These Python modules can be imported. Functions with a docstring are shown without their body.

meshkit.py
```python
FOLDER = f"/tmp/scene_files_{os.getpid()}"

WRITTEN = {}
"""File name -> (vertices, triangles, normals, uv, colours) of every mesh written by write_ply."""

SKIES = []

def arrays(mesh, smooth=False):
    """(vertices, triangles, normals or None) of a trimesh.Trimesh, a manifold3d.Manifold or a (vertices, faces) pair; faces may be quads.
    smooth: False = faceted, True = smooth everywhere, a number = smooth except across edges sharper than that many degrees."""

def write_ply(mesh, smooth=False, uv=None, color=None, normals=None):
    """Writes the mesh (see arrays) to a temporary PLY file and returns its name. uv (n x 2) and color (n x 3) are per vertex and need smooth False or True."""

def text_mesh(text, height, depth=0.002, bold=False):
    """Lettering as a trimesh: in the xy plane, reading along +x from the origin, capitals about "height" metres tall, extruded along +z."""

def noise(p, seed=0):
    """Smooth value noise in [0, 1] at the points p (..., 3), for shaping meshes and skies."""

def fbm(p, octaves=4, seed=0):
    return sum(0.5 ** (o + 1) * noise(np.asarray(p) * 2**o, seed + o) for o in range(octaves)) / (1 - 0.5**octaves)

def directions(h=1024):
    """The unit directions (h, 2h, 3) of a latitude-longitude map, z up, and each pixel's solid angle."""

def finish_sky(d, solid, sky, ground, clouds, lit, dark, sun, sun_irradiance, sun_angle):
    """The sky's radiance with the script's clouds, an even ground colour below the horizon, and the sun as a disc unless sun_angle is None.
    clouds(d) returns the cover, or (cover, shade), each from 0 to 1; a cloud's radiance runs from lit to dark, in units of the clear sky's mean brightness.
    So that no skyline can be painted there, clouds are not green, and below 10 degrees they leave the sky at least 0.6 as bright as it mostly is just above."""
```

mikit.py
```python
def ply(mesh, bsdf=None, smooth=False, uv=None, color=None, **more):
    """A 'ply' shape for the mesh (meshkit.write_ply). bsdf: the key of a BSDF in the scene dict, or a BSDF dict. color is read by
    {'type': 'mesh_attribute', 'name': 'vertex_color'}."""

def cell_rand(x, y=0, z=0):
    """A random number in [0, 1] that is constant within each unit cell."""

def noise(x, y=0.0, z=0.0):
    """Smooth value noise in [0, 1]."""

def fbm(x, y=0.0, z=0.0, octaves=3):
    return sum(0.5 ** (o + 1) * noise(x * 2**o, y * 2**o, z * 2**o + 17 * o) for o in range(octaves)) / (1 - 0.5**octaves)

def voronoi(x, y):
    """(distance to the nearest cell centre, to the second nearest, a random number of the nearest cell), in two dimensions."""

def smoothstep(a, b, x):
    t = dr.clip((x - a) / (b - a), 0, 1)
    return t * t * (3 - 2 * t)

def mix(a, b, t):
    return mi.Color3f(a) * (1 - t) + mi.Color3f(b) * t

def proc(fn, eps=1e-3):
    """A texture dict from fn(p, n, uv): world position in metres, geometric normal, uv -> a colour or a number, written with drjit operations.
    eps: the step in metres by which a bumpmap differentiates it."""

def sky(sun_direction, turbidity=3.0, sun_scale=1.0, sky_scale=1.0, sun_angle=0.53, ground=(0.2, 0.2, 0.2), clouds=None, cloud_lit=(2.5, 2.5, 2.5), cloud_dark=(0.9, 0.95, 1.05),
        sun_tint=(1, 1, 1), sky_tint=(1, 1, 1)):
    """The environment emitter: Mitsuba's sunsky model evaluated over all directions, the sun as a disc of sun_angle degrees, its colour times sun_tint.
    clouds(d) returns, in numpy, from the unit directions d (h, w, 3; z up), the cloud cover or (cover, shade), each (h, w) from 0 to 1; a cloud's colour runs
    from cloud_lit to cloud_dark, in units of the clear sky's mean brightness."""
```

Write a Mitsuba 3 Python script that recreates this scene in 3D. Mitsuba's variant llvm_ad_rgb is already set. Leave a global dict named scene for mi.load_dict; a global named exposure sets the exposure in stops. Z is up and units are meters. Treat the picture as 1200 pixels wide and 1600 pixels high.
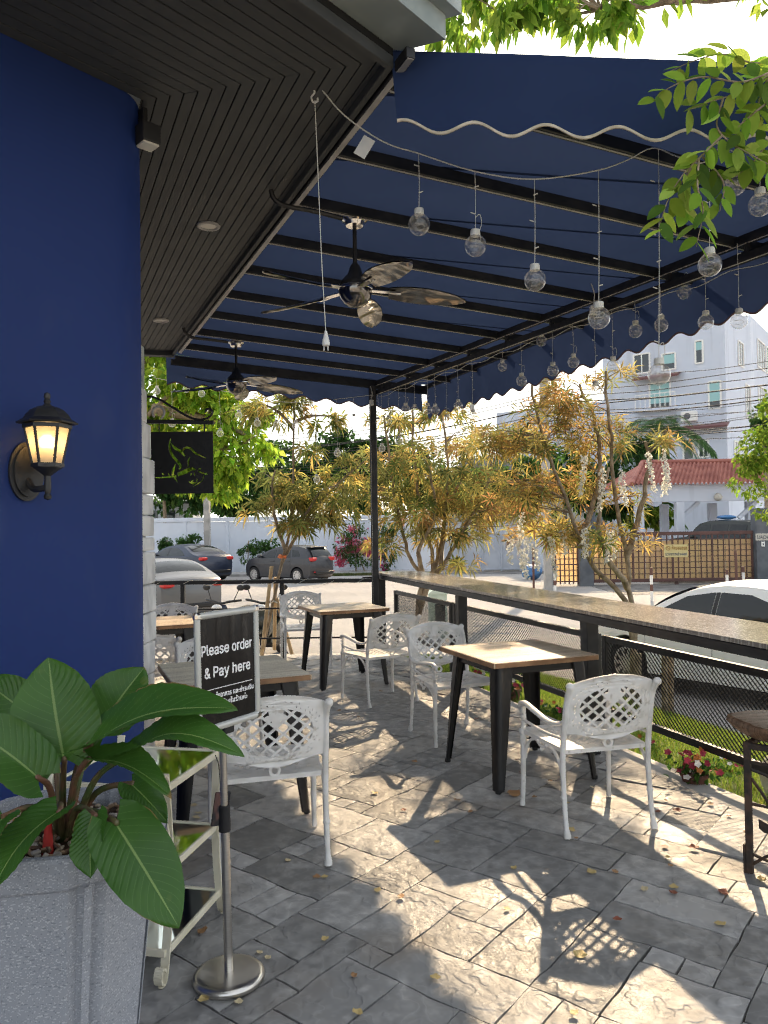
import math, random
import numpy as np, trimesh, mitsuba as mi, drjit as dr
import mikit, meshkit
from mikit import proc, noise, fbm, smoothstep, mix, voronoi
from shapely.geometry import Polygon, Point, LineString, MultiPolygon, box as sbox
from shapely import affinity, union_all
from scipy.spatial import ConvexHull
T = mi.ScalarTransform4f
scene, labels = {}, {}

# ------------------------------------------------------------------ camera, sky, exposure
F_PX, PITCH, ROLL = 1201.0, 0.02126, 0.0146
EYE = np.array([0, 0, 1.53])
_f = np.array([0, math.cos(PITCH), math.sin(PITCH)])
_u0 = np.cross([1.0, 0, 0], _f)
_up = _u0 * math.cos(ROLL) + np.array([1.0, 0, 0]) * math.sin(ROLL)
scene['camera'] = {'type': 'perspective', 'fov': 2 * math.degrees(math.atan(600 / F_PX)), 'fov_axis': 'x', 'near_clip': 0.05, 'far_clip': 3000.0,
                   'to_world': T().look_at(origin=EYE.tolist(), target=(EYE + _f).tolist(), up=_up.tolist())}
SUN = (0.268, 0.795, 0.544)


def haze_cover(d):
    n = meshkit.fbm(d * 2.3 + 5.0, 4, 3)
    return np.clip(0.55 + 0.9 * (n - 0.5), 0.25, 0.95)


scene['sky'] = mikit.sky(SUN, turbidity=4.5, sun_scale=0.85, sky_scale=1.0, sun_angle=0.6, clouds=haze_cover, cloud_lit=(2.3, 2.3, 2.3), cloud_dark=(1.2, 1.22, 1.26),
                         sky_tint=(1.04, 1.0, 0.95), sun_tint=(1.0, 0.95, 0.87), ground=(0.25, 0.24, 0.22))
exposure = 2.8

# ------------------------------------------------------------------ materials
def rgb(*c): return {'type': 'rgb', 'value': list(c)}


def principled(key, color, rough=0.5, metal=0.0, spec=0.5, two=True, bump=None, scale=1.0, **k):
    b = {'type': 'principled', 'base_color': color if isinstance(color, dict) else rgb(*color), 'roughness': rough, 'metallic': metal, **k}
    if not metal: b['specular'] = spec
    if bump is not None: b = {'type': 'bumpmap', 'arbitrary': bump, 'scale': scale, 'bsdf': b}
    scene[key] = {'type': 'twosided', 'bsdf': b} if two else b
    return key


def mottled(c0, c1, f=3.0, oct=3):
    return proc(lambda p, n, uv: mix(c0, c1, smoothstep(0.3, 0.7, fbm(p.x * f, p.y * f, p.z * f, oct))))


def slate(p, n, uv):
    a = fbm(p.x * 6.0 + 3.1, p.y * 6.0, 0.0, 4)
    q = a * 6.5
    f = dr.floor(q)
    ledge = (f + smoothstep(0.0, 0.22, q - f)) / 6.5
    return ledge * 0.018 + fbm(p.x * 38.0, p.y * 38.0, 1.0, 3) * 0.0048 + fbm(p.x * 130.0, p.y * 130.0, 2.0, 2) * 0.0008


def slate_col(v):
    def fn(p, n, uv):
        a = fbm(p.x * 1.3 + v * 7, p.y * 1.3, 0.0, 3)
        b = fbm(p.x * 6.0 + 3.1, p.y * 6.0, 0.0, 4)
        q = b * 6.5
        t = q - dr.floor(q)
        c = mix((0.200, 0.199, 0.196), (0.375, 0.370, 0.360), smoothstep(0.3, 0.72, a * 0.55 + fbm(p.x * 22, p.y * 22, 3.0, 3) * 0.45))
        c = c * (0.82 + 0.34 * v)
        c = mix(c, c * 1.13, smoothstep(0.1, 0.2, t) * (1 - smoothstep(0.2, 0.42, t)))  # painted highlight along the lip of each slate ledge
        return mix(c, (0.20, 0.17, 0.14), 0.40 * smoothstep(0.62, 0.8, fbm(p.x * 2.1 + 9, p.y * 2.1, 7.0, 3)))
    return fn


for i in range(3):
    principled(f'm_stone{i}', proc(slate_col(i * 0.5)), rough=proc(lambda p, n, uv: 0.42 + 0.3 * fbm(p.x * 9, p.y * 9, 0, 3)), spec=0.45, bump=proc(slate, eps=0.002), scale=1.0)
principled('m_grout', mottled((0.035, 0.032, 0.028), (0.085, 0.075, 0.06), 8, 4), 0.85)
principled('m_edge', mottled((0.30, 0.295, 0.285), (0.42, 0.41, 0.395), 5), 0.7, bump=proc(slate), scale=0.4)
principled('m_bluewall', proc(lambda p, n, uv: mix(mix((0.009, 0.027, 0.125), (0.012, 0.034, 0.155), fbm(p.x * 2.2, p.y * 2.2, p.z * 1.1, 4)), (0.03, 0.05, 0.15), 0.3 * smoothstep(0.62, 0.75, fbm(p.x * 7, p.y * 7, p.z * 2.5, 4)))), 0.62, spec=0.3,
           bump=proc(lambda p, n, uv: fbm(p.x * 60, p.y * 60, p.z * 60, 3), eps=0.004), scale=0.0012)
principled('m_plank', proc(lambda p, n, uv: mix((0.042, 0.045, 0.046), (0.066, 0.070, 0.070), fbm(p.x * 5, p.y * 5, p.z * 5, 3))), 0.58, spec=0.35)
principled('m_dark', (0.006, 0.006, 0.006), 0.8)
principled('m_concrete', mottled((0.26, 0.30, 0.29), (0.42, 0.46, 0.44), 6, 4), 0.85)
principled('m_blackpaint', mottled((0.013, 0.013, 0.014), (0.026, 0.026, 0.026), 9), 0.42, spec=0.5)
principled('m_greypaint_lit_edge', mottled((0.34, 0.33, 0.31), (0.48, 0.46, 0.43), 9), 0.5)  # plain grey paint, also the floor light painted onto awning frame undersides
scene['m_canvas'] = {'type': 'principledthin', 'base_color': proc(lambda p, n, uv: mix((0.025, 0.041, 0.100), (0.034, 0.054, 0.124), fbm(p.x * 3, p.y * 3, p.z * 3, 3))), 'roughness': 0.85, 'diff_trans': 0.55, 'spec_trans': 0.0, 'eta': 1.3}
principled('m_piping', mottled((0.40, 0.35, 0.26), (0.52, 0.46, 0.36), 30), 0.8)
principled('m_piping_dark', (0.16, 0.09, 0.08), 0.8)
principled('m_chrome', (0.72, 0.70, 0.66), 0.09, metal=1.0)
principled('m_blackchrome', (0.20, 0.19, 0.18), 0.10, metal=1.0)
principled('m_steel', proc(lambda p, n, uv: mix((0.60, 0.57, 0.52), (0.70, 0.67, 0.62), noise(p.x * 20, p.y * 20, p.z * 300))), 0.27, metal=1.0)
principled('m_alu', (0.66, 0.66, 0.63), 0.34, metal=1.0)
principled('m_white', (0.78, 0.77, 0.73), 0.45)
principled('m_whiteplastic', (0.72, 0.72, 0.69), 0.4)
principled('m_wire', (0.62, 0.60, 0.54), 0.5)
principled('m_rubber', (0.013, 0.013, 0.014), 0.7)
scene['m_globe'] = {'type': 'blendbsdf', 'weight': 0.05, 'bsdf_0': {'type': 'thindielectric', 'int_ior': 1.45},
                   'bsdf_1': {'type': 'principledthin', 'base_color': rgb(0.85, 0.85, 0.82), 'roughness': 0.4, 'diff_trans': 1.0, 'spec_trans': 0.0, 'eta': 1.4}}
scene['m_globecap'] = {'type': 'twosided', 'bsdf': {'type': 'principled', 'base_color': rgb(0.62, 0.62, 0.58), 'roughness': 0.45}}
principled('m_chair', proc(lambda p, n, uv: mix(mix((0.66, 0.645, 0.60), (0.78, 0.77, 0.74), smoothstep(0.25, 0.6, fbm(p.x * 14, p.y * 14, p.z * 14, 3))), (0.42, 0.37, 0.30), 0.6 * smoothstep(0.66, 0.80, fbm(p.x * 30, p.y * 30, p.z * 22, 3)))), 0.42, spec=0.5)
def wood(c0, c1, c2, ang, wx=9.0):
    ca, sa = math.cos(ang), math.sin(ang)
    def fn(p, n, uv):
        u, v = p.x * ca + p.y * sa, -p.x * sa + p.y * ca
        board = dr.floor(v * 7.5)
        w = fbm(u * 2.2 + mikit.cell_rand(board) * 20, v * 46, p.z * 9, 4)
        g = fbm(u * 5, v * 240, 2.0, 2)
        c = mix(c0, c1, smoothstep(0.3, 0.7, w))
        c = mix(c, c2, 0.45 * smoothstep(0.52, 0.75, g)) * (0.88 + 0.24 * mikit.cell_rand(board, 3))
        return c
    return proc(fn)
principled('m_wood_warm', wood((0.52, 0.40, 0.28), (0.68, 0.55, 0.41), (0.32, 0.21, 0.13), 0.38), 0.45, spec=0.4)
principled('m_wood_grey', wood((0.48, 0.42, 0.33), (0.62, 0.56, 0.45), (0.30, 0.24, 0.17), 0.40), 0.5, spec=0.35)
principled('m_wood_edge', mottled((0.20, 0.105, 0.05), (0.32, 0.18, 0.09), 12), 0.5)
principled('m_bark', mottled((0.19, 0.145, 0.10), (0.34, 0.27, 0.19), 14, 4), 0.85, bump=proc(lambda p, n, uv: fbm(p.x * 40, p.y * 40, p.z * 12, 3), eps=0.004), scale=0.012)
principled('m_bamboo', mottled((0.36, 0.25, 0.13), (0.50, 0.37, 0.21), 10), 0.6)
scene['m_leaf'] = {'type': 'principledthin', 'base_color': {'type': 'mesh_attribute', 'name': 'vertex_color'}, 'roughness': 0.45, 'diff_trans': 1.15, 'spec_trans': 0.0, 'eta': 1.4}
scene['m_paint_leaf'] = {'type': 'twosided', 'bsdf': {'type': 'principled', 'base_color': {'type': 'mesh_attribute', 'name': 'vertex_color'}, 'roughness': 0.6}}
principled('m_terrazzo', proc(lambda p, n, uv: mix(mix((0.25, 0.265, 0.30), (0.33, 0.345, 0.375), fbm(p.x * 6, p.y * 6, p.z * 6, 3)), (0.44, 0.45, 0.47), smoothstep(0.64, 0.76, noise(p.x * 260, p.y * 260, p.z * 260)))
           * (1 - 0.25 * smoothstep(0.70, 0.80, noise(p.x * 210 + 40, p.y * 210, p.z * 210)))), 0.62, spec=0.35, bump=proc(lambda p, n, uv: noise(p.x * 240, p.y * 240, p.z * 240), eps=0.001), scale=0.0006)

# ------------------------------------------------------------------ mesh helpers
def cat(*ms):
    vs, fs, at = [], [], 0
    for v, f in ms:
        vs.append(np.asarray(v, float)); fs.append(np.asarray(f, int) + at); at += len(v)
    return np.vstack(vs), np.vstack(fs)


_cv = np.array([[sx * (1 - (k != 0) * 0.3), sy * (1 - (k != 1) * 0.3), sz * (1 - (k != 2) * 0.3)] for sx in (-1, 1) for sy in (-1, 1) for sz in (-1, 1) for k in range(3)])
_cs = np.sign(_cv)
_ck = np.array([k for _ in range(8) for k in range(3)])
_cf = ConvexHull(_cv).simplices.copy()
for _i, _t in enumerate(_cf):
    _a, _b, _c = _cv[_t]
    if np.dot(np.cross(_b - _a, _c - _a), _a + _b + _c) < 0: _cf[_i] = _t[::-1]


def rotz(a):
    c, s = math.cos(a), math.sin(a)
    return np.array([[c, -s, 0], [s, c, 0], [0, 0, 1.0]])


def bbox(c, s, ch=0.004, R=None):
    """chamfered box: centre c, full sizes s."""
    h = np.asarray(s, float) / 2
    ch = min(ch, h.min() * 0.6)
    off = np.full((24, 3), ch); off[np.arange(24), _ck] = 0
    v = _cs * (h - off)
    if R is not None: v = v @ np.asarray(R).T
    return v + np.asarray(c, float), _cf


def frame(d, up=(0, 0, 1.0)):
    d = np.asarray(d, float) / np.linalg.norm(d)
    x = np.cross(up, d)
    if np.linalg.norm(x) < 1e-6: x = np.array([1.0, 0, 0])
    x /= np.linalg.norm(x)
    return np.stack([x, np.cross(d, x), d], 1)


def bar(p0, p1, w, h, ch=0.003, up=(0, 0, 1.0)):
    p0, p1 = np.asarray(p0, float), np.asarray(p1, float)
    return bbox((p0 + p1) / 2, (w, h, np.linalg.norm(p1 - p0)), ch, frame(p1 - p0, up))


def curve(pts, n=24):
    """Catmull-Rom through the points."""
    p = np.asarray(pts, float)
    p = np.vstack([2 * p[0] - p[1], p, 2 * p[-1] - p[-2]])
    out = []
    m = max(2, n // (len(p) - 3))
    for i in range(1, len(p) - 2):
        t = np.linspace(0, 1, m, endpoint=False)[:, None]
        a, b, c, d = p[i - 1], p[i], p[i + 1], p[i + 2]
        out.append(0.5 * (2 * b + (c - a) * t + (2 * a - 5 * b + 4 * c - d) * t * t + (3 * b - 3 * c + d - a) * t ** 3))
    return np.vstack(out + [p[-2:-1]])


def tube(path, r, n=8, cap=True, flat=1.0, up=(0, 0, 1.0)):
    p = np.asarray(path, float)
    r = np.broadcast_to(np.asarray(r, float), (len(p),))
    tan = np.gradient(p, axis=0); tan /= np.linalg.norm(tan, axis=1, keepdims=True) + 1e-12
    x = np.cross(up, tan[0])
    if np.linalg.norm(x) < 1e-3: x = np.array([1.0, 0, 0])
    rings = []
    a = np.arange(n) / n * 2 * np.pi
    for i in range(len(p)):
        x = x - tan[i] * np.dot(x, tan[i]); x /= np.linalg.norm(x) + 1e-12
        y = np.cross(tan[i], x)
        rings.append(p[i] + r[i] * (np.cos(a)[:, None] * x + flat * np.sin(a)[:, None] * y))
    v = np.vstack(rings)
    i, j = np.meshgrid(np.arange(len(p) - 1), np.arange(n), indexing='ij')
    q = lambda di, dj: ((i + di) * n + (j + dj) % n).ravel()
    f = np.vstack([np.stack([q(0, 0), q(0, 1), q(1, 1)], 1), np.stack([q(0, 0), q(1, 1), q(1, 0)], 1)])
    if cap:
        k = len(v); v = np.vstack([v, p[:1], p[-1:]])
        jj = np.arange(n); e = (len(p) - 1) * n
        f = np.vstack([f, np.stack([np.full(n, k), (jj + 1) % n, jj], 1), np.stack([np.full(n, k + 1), e + jj, e + (jj + 1) % n], 1)])
    return v, f


def lathe(prof, n=24, c=(0, 0, 0)):
    """profile [(r, z)] from bottom to top around +z."""
    p = np.asarray(prof, float)
    a = np.arange(n) / n * 2 * np.pi
    v = np.stack([p[:, None, 0] * np.cos(a), p[:, None, 0] * np.sin(a), np.broadcast_to(p[:, None, 1], (len(p), n))], -1).reshape(-1, 3)
    i, j = np.meshgrid(np.arange(len(p) - 1), np.arange(n), indexing='ij')
    q = lambda di, dj: ((i + di) * n + (j + dj) % n).ravel()
    f = np.vstack([np.stack([q(0, 0), q(0, 1), q(1, 1)], 1), np.stack([q(0, 0), q(1, 1), q(1, 0)], 1)])
    return v + np.asarray(c, float), f


def grid(P):
    """P (a, b, 3) -> surface."""
    a, b = P.shape[:2]
    i, j = np.meshgrid(np.arange(a - 1), np.arange(b - 1), indexing='ij')
    q = lambda di, dj: ((i + di) * b + j + dj).ravel()
    return P.reshape(-1, 3), np.vstack([np.stack([q(0, 0), q(1, 0), q(1, 1)], 1), np.stack([q(0, 0), q(1, 1), q(0, 1)], 1)])


def sphere(c, r, n=14, m=9):
    t = np.linspace(-np.pi / 2, np.pi / 2, m)
    return lathe(np.stack([np.maximum(np.cos(t), 1e-4) * r, np.sin(t) * r], 1), n, c)


def ext(poly, h, z=0.0):
    out = []
    for g in getattr(poly, 'geoms', [poly]):
        if g.area < 1e-9: continue
        m = trimesh.creation.extrude_polygon(g, h, engine='earcut')
        out.append((np.array(m.vertices) + [0, 0, z], np.array(m.faces)))
    return cat(*out)


def tf(m, R=None, t=(0, 0, 0)):
    v, f = m
    return (v @ np.asarray(R).T if R is not None else v) + np.asarray(t, float), f


def hull(pts):
    h = ConvexHull(pts)
    f = h.simplices.copy(); c = pts.mean(0)
    for i, t in enumerate(f):
        a, b, d = pts[t]
        if np.dot(np.cross(b - a, d - a), a - c) < 0: f[i] = t[::-1]
    return np.asarray(pts, float), f


def subdiv(m, size):
    v, f = trimesh.remesh.subdivide_to_size(m[0], m[1], size, max_iter=14)
    t = trimesh.Trimesh(v, f, process=True); t.merge_vertices()
    return np.array(t.vertices), np.array(t.faces)


STAND = np.array([[1, 0, 0], [0, 0, -1.0], [0, 1.0, 0]])   # xy drawing -> upright xz


# ------------------------------------------------------------------ scene entries
_used = {}


def numbered(key):
    n = _used.get(key, 0); _used[key] = n + 1
    return key if n == 0 else f'{key}_{n:03d}'


def tag(key, label=None, cat_=None, group=None, kind=None):
    d = labels.setdefault(key, {})
    for k, v in (('label', label), ('category', cat_), ('group', group), ('kind', kind)):
        if v: d[k] = v
    return key


def thing(name, label, cat_, group=None):
    return tag(numbered(name), label, cat_, group)


def part(parent, name, mesh, m, smooth=30, label=None, color=None, kind=None, to_world=None, **k):
    key = numbered(f'{parent}__{name}')
    if isinstance(mesh, list): mesh = cat(*mesh)
    if color is not None and smooth not in (True, False): smooth = False
    d = mikit.ply(mesh, m, smooth=smooth, color=color, **k)
    if to_world is not None: d['to_world'] = to_world
    scene[key] = d
    if label or kind: tag(key, label, kind=kind)
    return key


def solo(name, mesh, m, label, cat_, group=None, kind=None, smooth=30, color=None, **k):
    key = numbered(name)
    if isinstance(mesh, list): mesh = cat(*mesh)
    if color is not None and smooth not in (True, False): smooth = False
    scene[key] = mikit.ply(mesh, m, smooth=smooth, color=color, **k)
    return tag(key, label, cat_, group, kind)


def struct(name, mesh, m, smooth=False, **k):
    key = numbered(name)
    scene[key] = mikit.ply(cat(*mesh) if isinstance(mesh, list) else mesh, m, smooth=smooth, **k)
    return tag(key, kind='structure')


def kit(parts):
    """[(name, mesh, material, smooth)] -> reusable shape dicts"""
    return [(n, mikit.ply(cat(*m) if isinstance(m, list) else m, mt, smooth=s)) for n, m, mt, s in parts]


def stand(k, name, label, cat_, loc, rot=0.0, group=None):
    key = thing(name, label, cat_, group)
    w = T().translate(list(map(float, loc))).rotate([0, 0, 1], math.degrees(rot))
    for n, d in k: scene[numbered(f'{key}__{n}')] = {**d, 'to_world': w}
    return key

# ================================================================== THE SETTING
rng = np.random.default_rng(7)
principled('m_ground', mottled((0.20, 0.19, 0.17), (0.30, 0.285, 0.26), 0.6, 4), 0.9)
principled('m_road', proc(lambda p, n, uv: mix((0.22, 0.21, 0.20), (0.33, 0.315, 0.295), fbm(p.x * 0.5, p.y * 0.5, 0, 4)) * (0.86 + 0.28 * fbm(p.x * 14, p.y * 14, 0, 3))), 0.85)
principled('m_drive', mottled((0.10, 0.098, 0.095), (0.16, 0.155, 0.15), 3, 4), 0.8)
principled('m_soil', mottled((0.075, 0.10, 0.03), (0.12, 0.15, 0.05), 8), 0.95)
RZ = -0.67
struct('ground', grid(np.array([[[x, y, RZ - 0.03] for x in (-900, -60, 60, 900)] for y in (-900, -60, 80, 900)][::-1], float)), 'm_ground')
struct('road', grid(np.array([[[x, y, RZ] for y in (36.6, 12.9, -20)] for x in (-60, 0, 60)], float)[::-1]), 'm_road')
struct('driveway', ext(Polygon([(7.4, 24.2), (15.5, 23.6), (15.5, 28.4), (7.4, 28.4)]), 0.02, RZ - 0.014), 'm_drive')
struct('verge_pavement', ext(Polygon([(-14, 36.6), (2.6, 36.6), (2.6, 39), (-14, 39)]), 0.13, RZ - 0.01), 'm_edge')
struct('side_drive', ext(Polygon([(2.6, 36.2), (9.0, 35.0), (9.0, 39), (2.6, 39)]), 0.02, RZ - 0.012), 'm_drive')
# paved apron that falls from the terrace to the road
ap = np.array([[[x, y, -0.05 + (RZ + 0.045) * smooth] for y, smooth in ((9.4, 0), (10.6, 0.2), (12.0, 0.62), (13.2, 1.0), (14.5, 1.012))] for x in np.linspace(-12, 1.4, 12)], float)
principled('m_apron', proc(lambda p, n, uv: mix((0.26, 0.25, 0.235), (0.38, 0.365, 0.34), fbm(p.x * 3, p.y * 3, 0, 4)) * (1 - 0.4 * (1 - smoothstep(0.02, 0.06, voronoi(p.x * 2.6, p.y * 3.4)[1] - voronoi(p.x * 2.6, p.y * 3.4)[0])))), 0.7)
struct('apron_paving', grid(ap[::-1]), 'm_apron')
edge_x = lambda y: 2.06 - 0.36 * (y - 4.13)
# lawn that slopes from the terrace edge to the road
lw = np.array([[[edge_x(y) + 0.02 + d * 0.94, y + d * 0.34, -0.055 - 0.6 * (d / 2.7) ** 1.5] for d in (0, 0.5, 1.0, 1.5, 2.1, 2.7)] for y in np.linspace(-3, 9.6, 30)], float)
struct('lawn', grid(lw), 'm_soil')

TERR = Polygon([(-6, 9.4), (edge_x(9.4), 9.4), (edge_x(-2.5), -2.5), (-6, -2.5)])
BORDER = 0.17
inner = TERR.intersection(affinity.translate(TERR, -BORDER, -0.06))
struct('terrace_floor', [ext(TERR, 0.62, -0.645)], 'm_grout')
edge_strip = TERR.difference(affinity.translate(TERR, -BORDER - 0.004, -0.064)).intersection(sbox(-6, -2.5, 6, 9.6))
# building plan
APEX, S0 = np.array([-1.03, 3.33]), np.array([0.063, 3.055])
DA, DC = np.array([-0.410, 0.912]), np.array([0.640, 0.768])
NA, NC = np.array([0.912, 0.410]), np.array([0.768, -0.640])
def fillet(p, d0, d1, r, n=9):
    """arc between two lines that meet at p, arriving along d0 and leaving along d1"""
    th = math.acos(np.clip(np.dot(d0, d1), -1, 1)); t = r * math.tan(th / 2)
    a, b = p - d0 * t, p + d1 * t
    out = []
    for u in np.linspace(0, 1, n):
        ang = th * u
        c = a + np.array([-d0[1], d0[0]]) * r
        v = a - c
        out.append(c + np.array([v[0] * math.cos(ang) - v[1] * math.sin(ang), v[0] * math.sin(ang) + v[1] * math.cos(ang)]))
    return out
arc = fillet(APEX, DC, DA, 0.24)
WALL = [APEX - DC * 6.0] + arc + [APEX + DA * 4.9]
BUILD = Polygon(WALL + [np.array([-9, 7.8]), np.array([-9, -1.5])])

# flagstones of the stamped floor, laid in courses along P
P_, Q_ = np.array([0.61, 0.792]), np.array([0.778, -0.628])
cell = 0.122
occ = set(); stones = []
sizes = [(4, 2), (3, 2), (3, 3), (2, 2), (4, 3), (2, 3), (3, 2), (2, 1), (5, 2), (2, 4), (3, 1)]
rs = random.Random(4)
for iq in range(-62, 62):
    for ip in range(-34, 100):
        if (ip, iq) in occ: continue
        c0 = P_ * ip * cell + Q_ * iq * cell
        if not (-4.5 < c0[0] < 4.2 and 0.9 < c0[1] < 9.7): continue
        for _ in range(8):
            a, b = rs.choice(sizes)
            if all((ip + i, iq + j) not in occ for i in range(a) for j in range(b)): break
        else: a, b = 1, 1
        for i in range(a):
            for j in range(b): occ.add((ip + i, iq + j))
        stones.append((c0, a, b))
def stone(c0, a, b, near):
    j = 0.0035
    L, W = a * cell - 2 * j, b * cell - 2 * j
    n = (max(2, int(L / 0.035)), max(2, int(W / 0.035))) if near else (2, 2)
    u, w = np.meshgrid(np.linspace(0, L, n[0] + 1), np.linspace(0, W, n[1] + 1), indexing='ij')
    wob = 0.0035
    uu = u + j + wob * (meshkit.noise(np.stack([u * 9 + c0[0] * 5, w * 9 + c0[1] * 5, u * 0], -1)) - 0.5) * 2
    ww = w + j + wob * (meshkit.noise(np.stack([u * 9 + 40 + c0[0] * 5, w * 9 + c0[1] * 5, u * 0], -1)) - 0.5) * 2
    xy = c0 + uu[..., None] * P_ + ww[..., None] * Q_
    h = meshkit.fbm(np.concatenate([xy * 7.0, xy[..., :1] * 0], -1), 3, 5)
    z = -0.004 + (np.floor(h * 6) / 6 * 0.5 + h * 0.5 - 0.5) * 0.016
    rim = np.minimum(np.minimum(u, L - u), np.minimum(w, W - w))
    z = z - 0.0035 * (rim < 1e-6)
    top = np.concatenate([xy, z[..., None]], -1)
    ring = np.vstack([top[:, 0], top[-1, 1:], top[::-1, -1][1:], top[0, ::-1][1:-1]])
    low = ring.copy(); low[:, 2] = -0.026
    k = len(ring); i = np.arange(k); i2 = (i + 1) % k
    gv, gf = grid(top)
    return cat((gv, gf[:, ::-1]), (np.vstack([ring, low]), np.vstack([np.stack([i, i + k, i2 + k], 1), np.stack([i, i2 + k, i2], 1)])))
keep = []
floor_zone = inner.difference(BUILD.buffer(0.02))
for c0, a, b in stones:
    q = Polygon([c0, c0 + P_ * a * cell, c0 + P_ * a * cell + Q_ * b * cell, c0 + Q_ * b * cell])
    if not floor_zone.intersects(q): continue
    m = c0 + P_ * a * cell / 2 + Q_ * b * cell / 2
    if m[1] < 1.0: continue
    px = 600 + 1201 * m[0] / m[1]
    if not -700 < px < 1900: continue
    inside = floor_zone.contains(q)
    seen = -20 < px < 1220 and 1.53 * 1201 / m[1] < 800
    keep.append((inside and seen, m, c0, a, b, q, inside))
keep.sort(key=lambda k: (not k[0], k[1][1] - 0.6 * k[3] * k[4] * 0.1))
rest = {0: [], 1: [], 2: []}
for i, (seen, m, c0, a, b, q, inside) in enumerate(keep):
    if inside: ms = stone(c0, a, b, m[1] < 6.0)
    else:
        g = q.buffer(-0.0035).intersection(floor_zone)
        if g.area < 4e-4: continue
        ms = cat(*[ext(x, 0.024, -0.026) for x in getattr(g, 'geoms', [g]) if x.area > 2e-4])
    mt = rs.choice((0, 0, 1, 2, 2))
    if i < 300 and seen: part('terrace_floor', 'stone', ms, f'm_stone{mt}', smooth=28)
    else: rest[mt].append(ms)
for mt, ms in rest.items():
    if ms: part('terrace_floor', 'far_stone', ms, f'm_stone{mt}', smooth=28, kind='stuff')
# cast border strip, in lengths with narrow joints
for y0 in np.arange(-2.4, 9.3, 0.85):
    g = edge_strip.intersection(sbox(-6, y0 + 0.004, 6, y0 + 0.846))
    if g.area > 1e-3: part('terrace_floor', 'border_slab', ext(g, 0.02, -0.024), 'm_edge', smooth=False)

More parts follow.
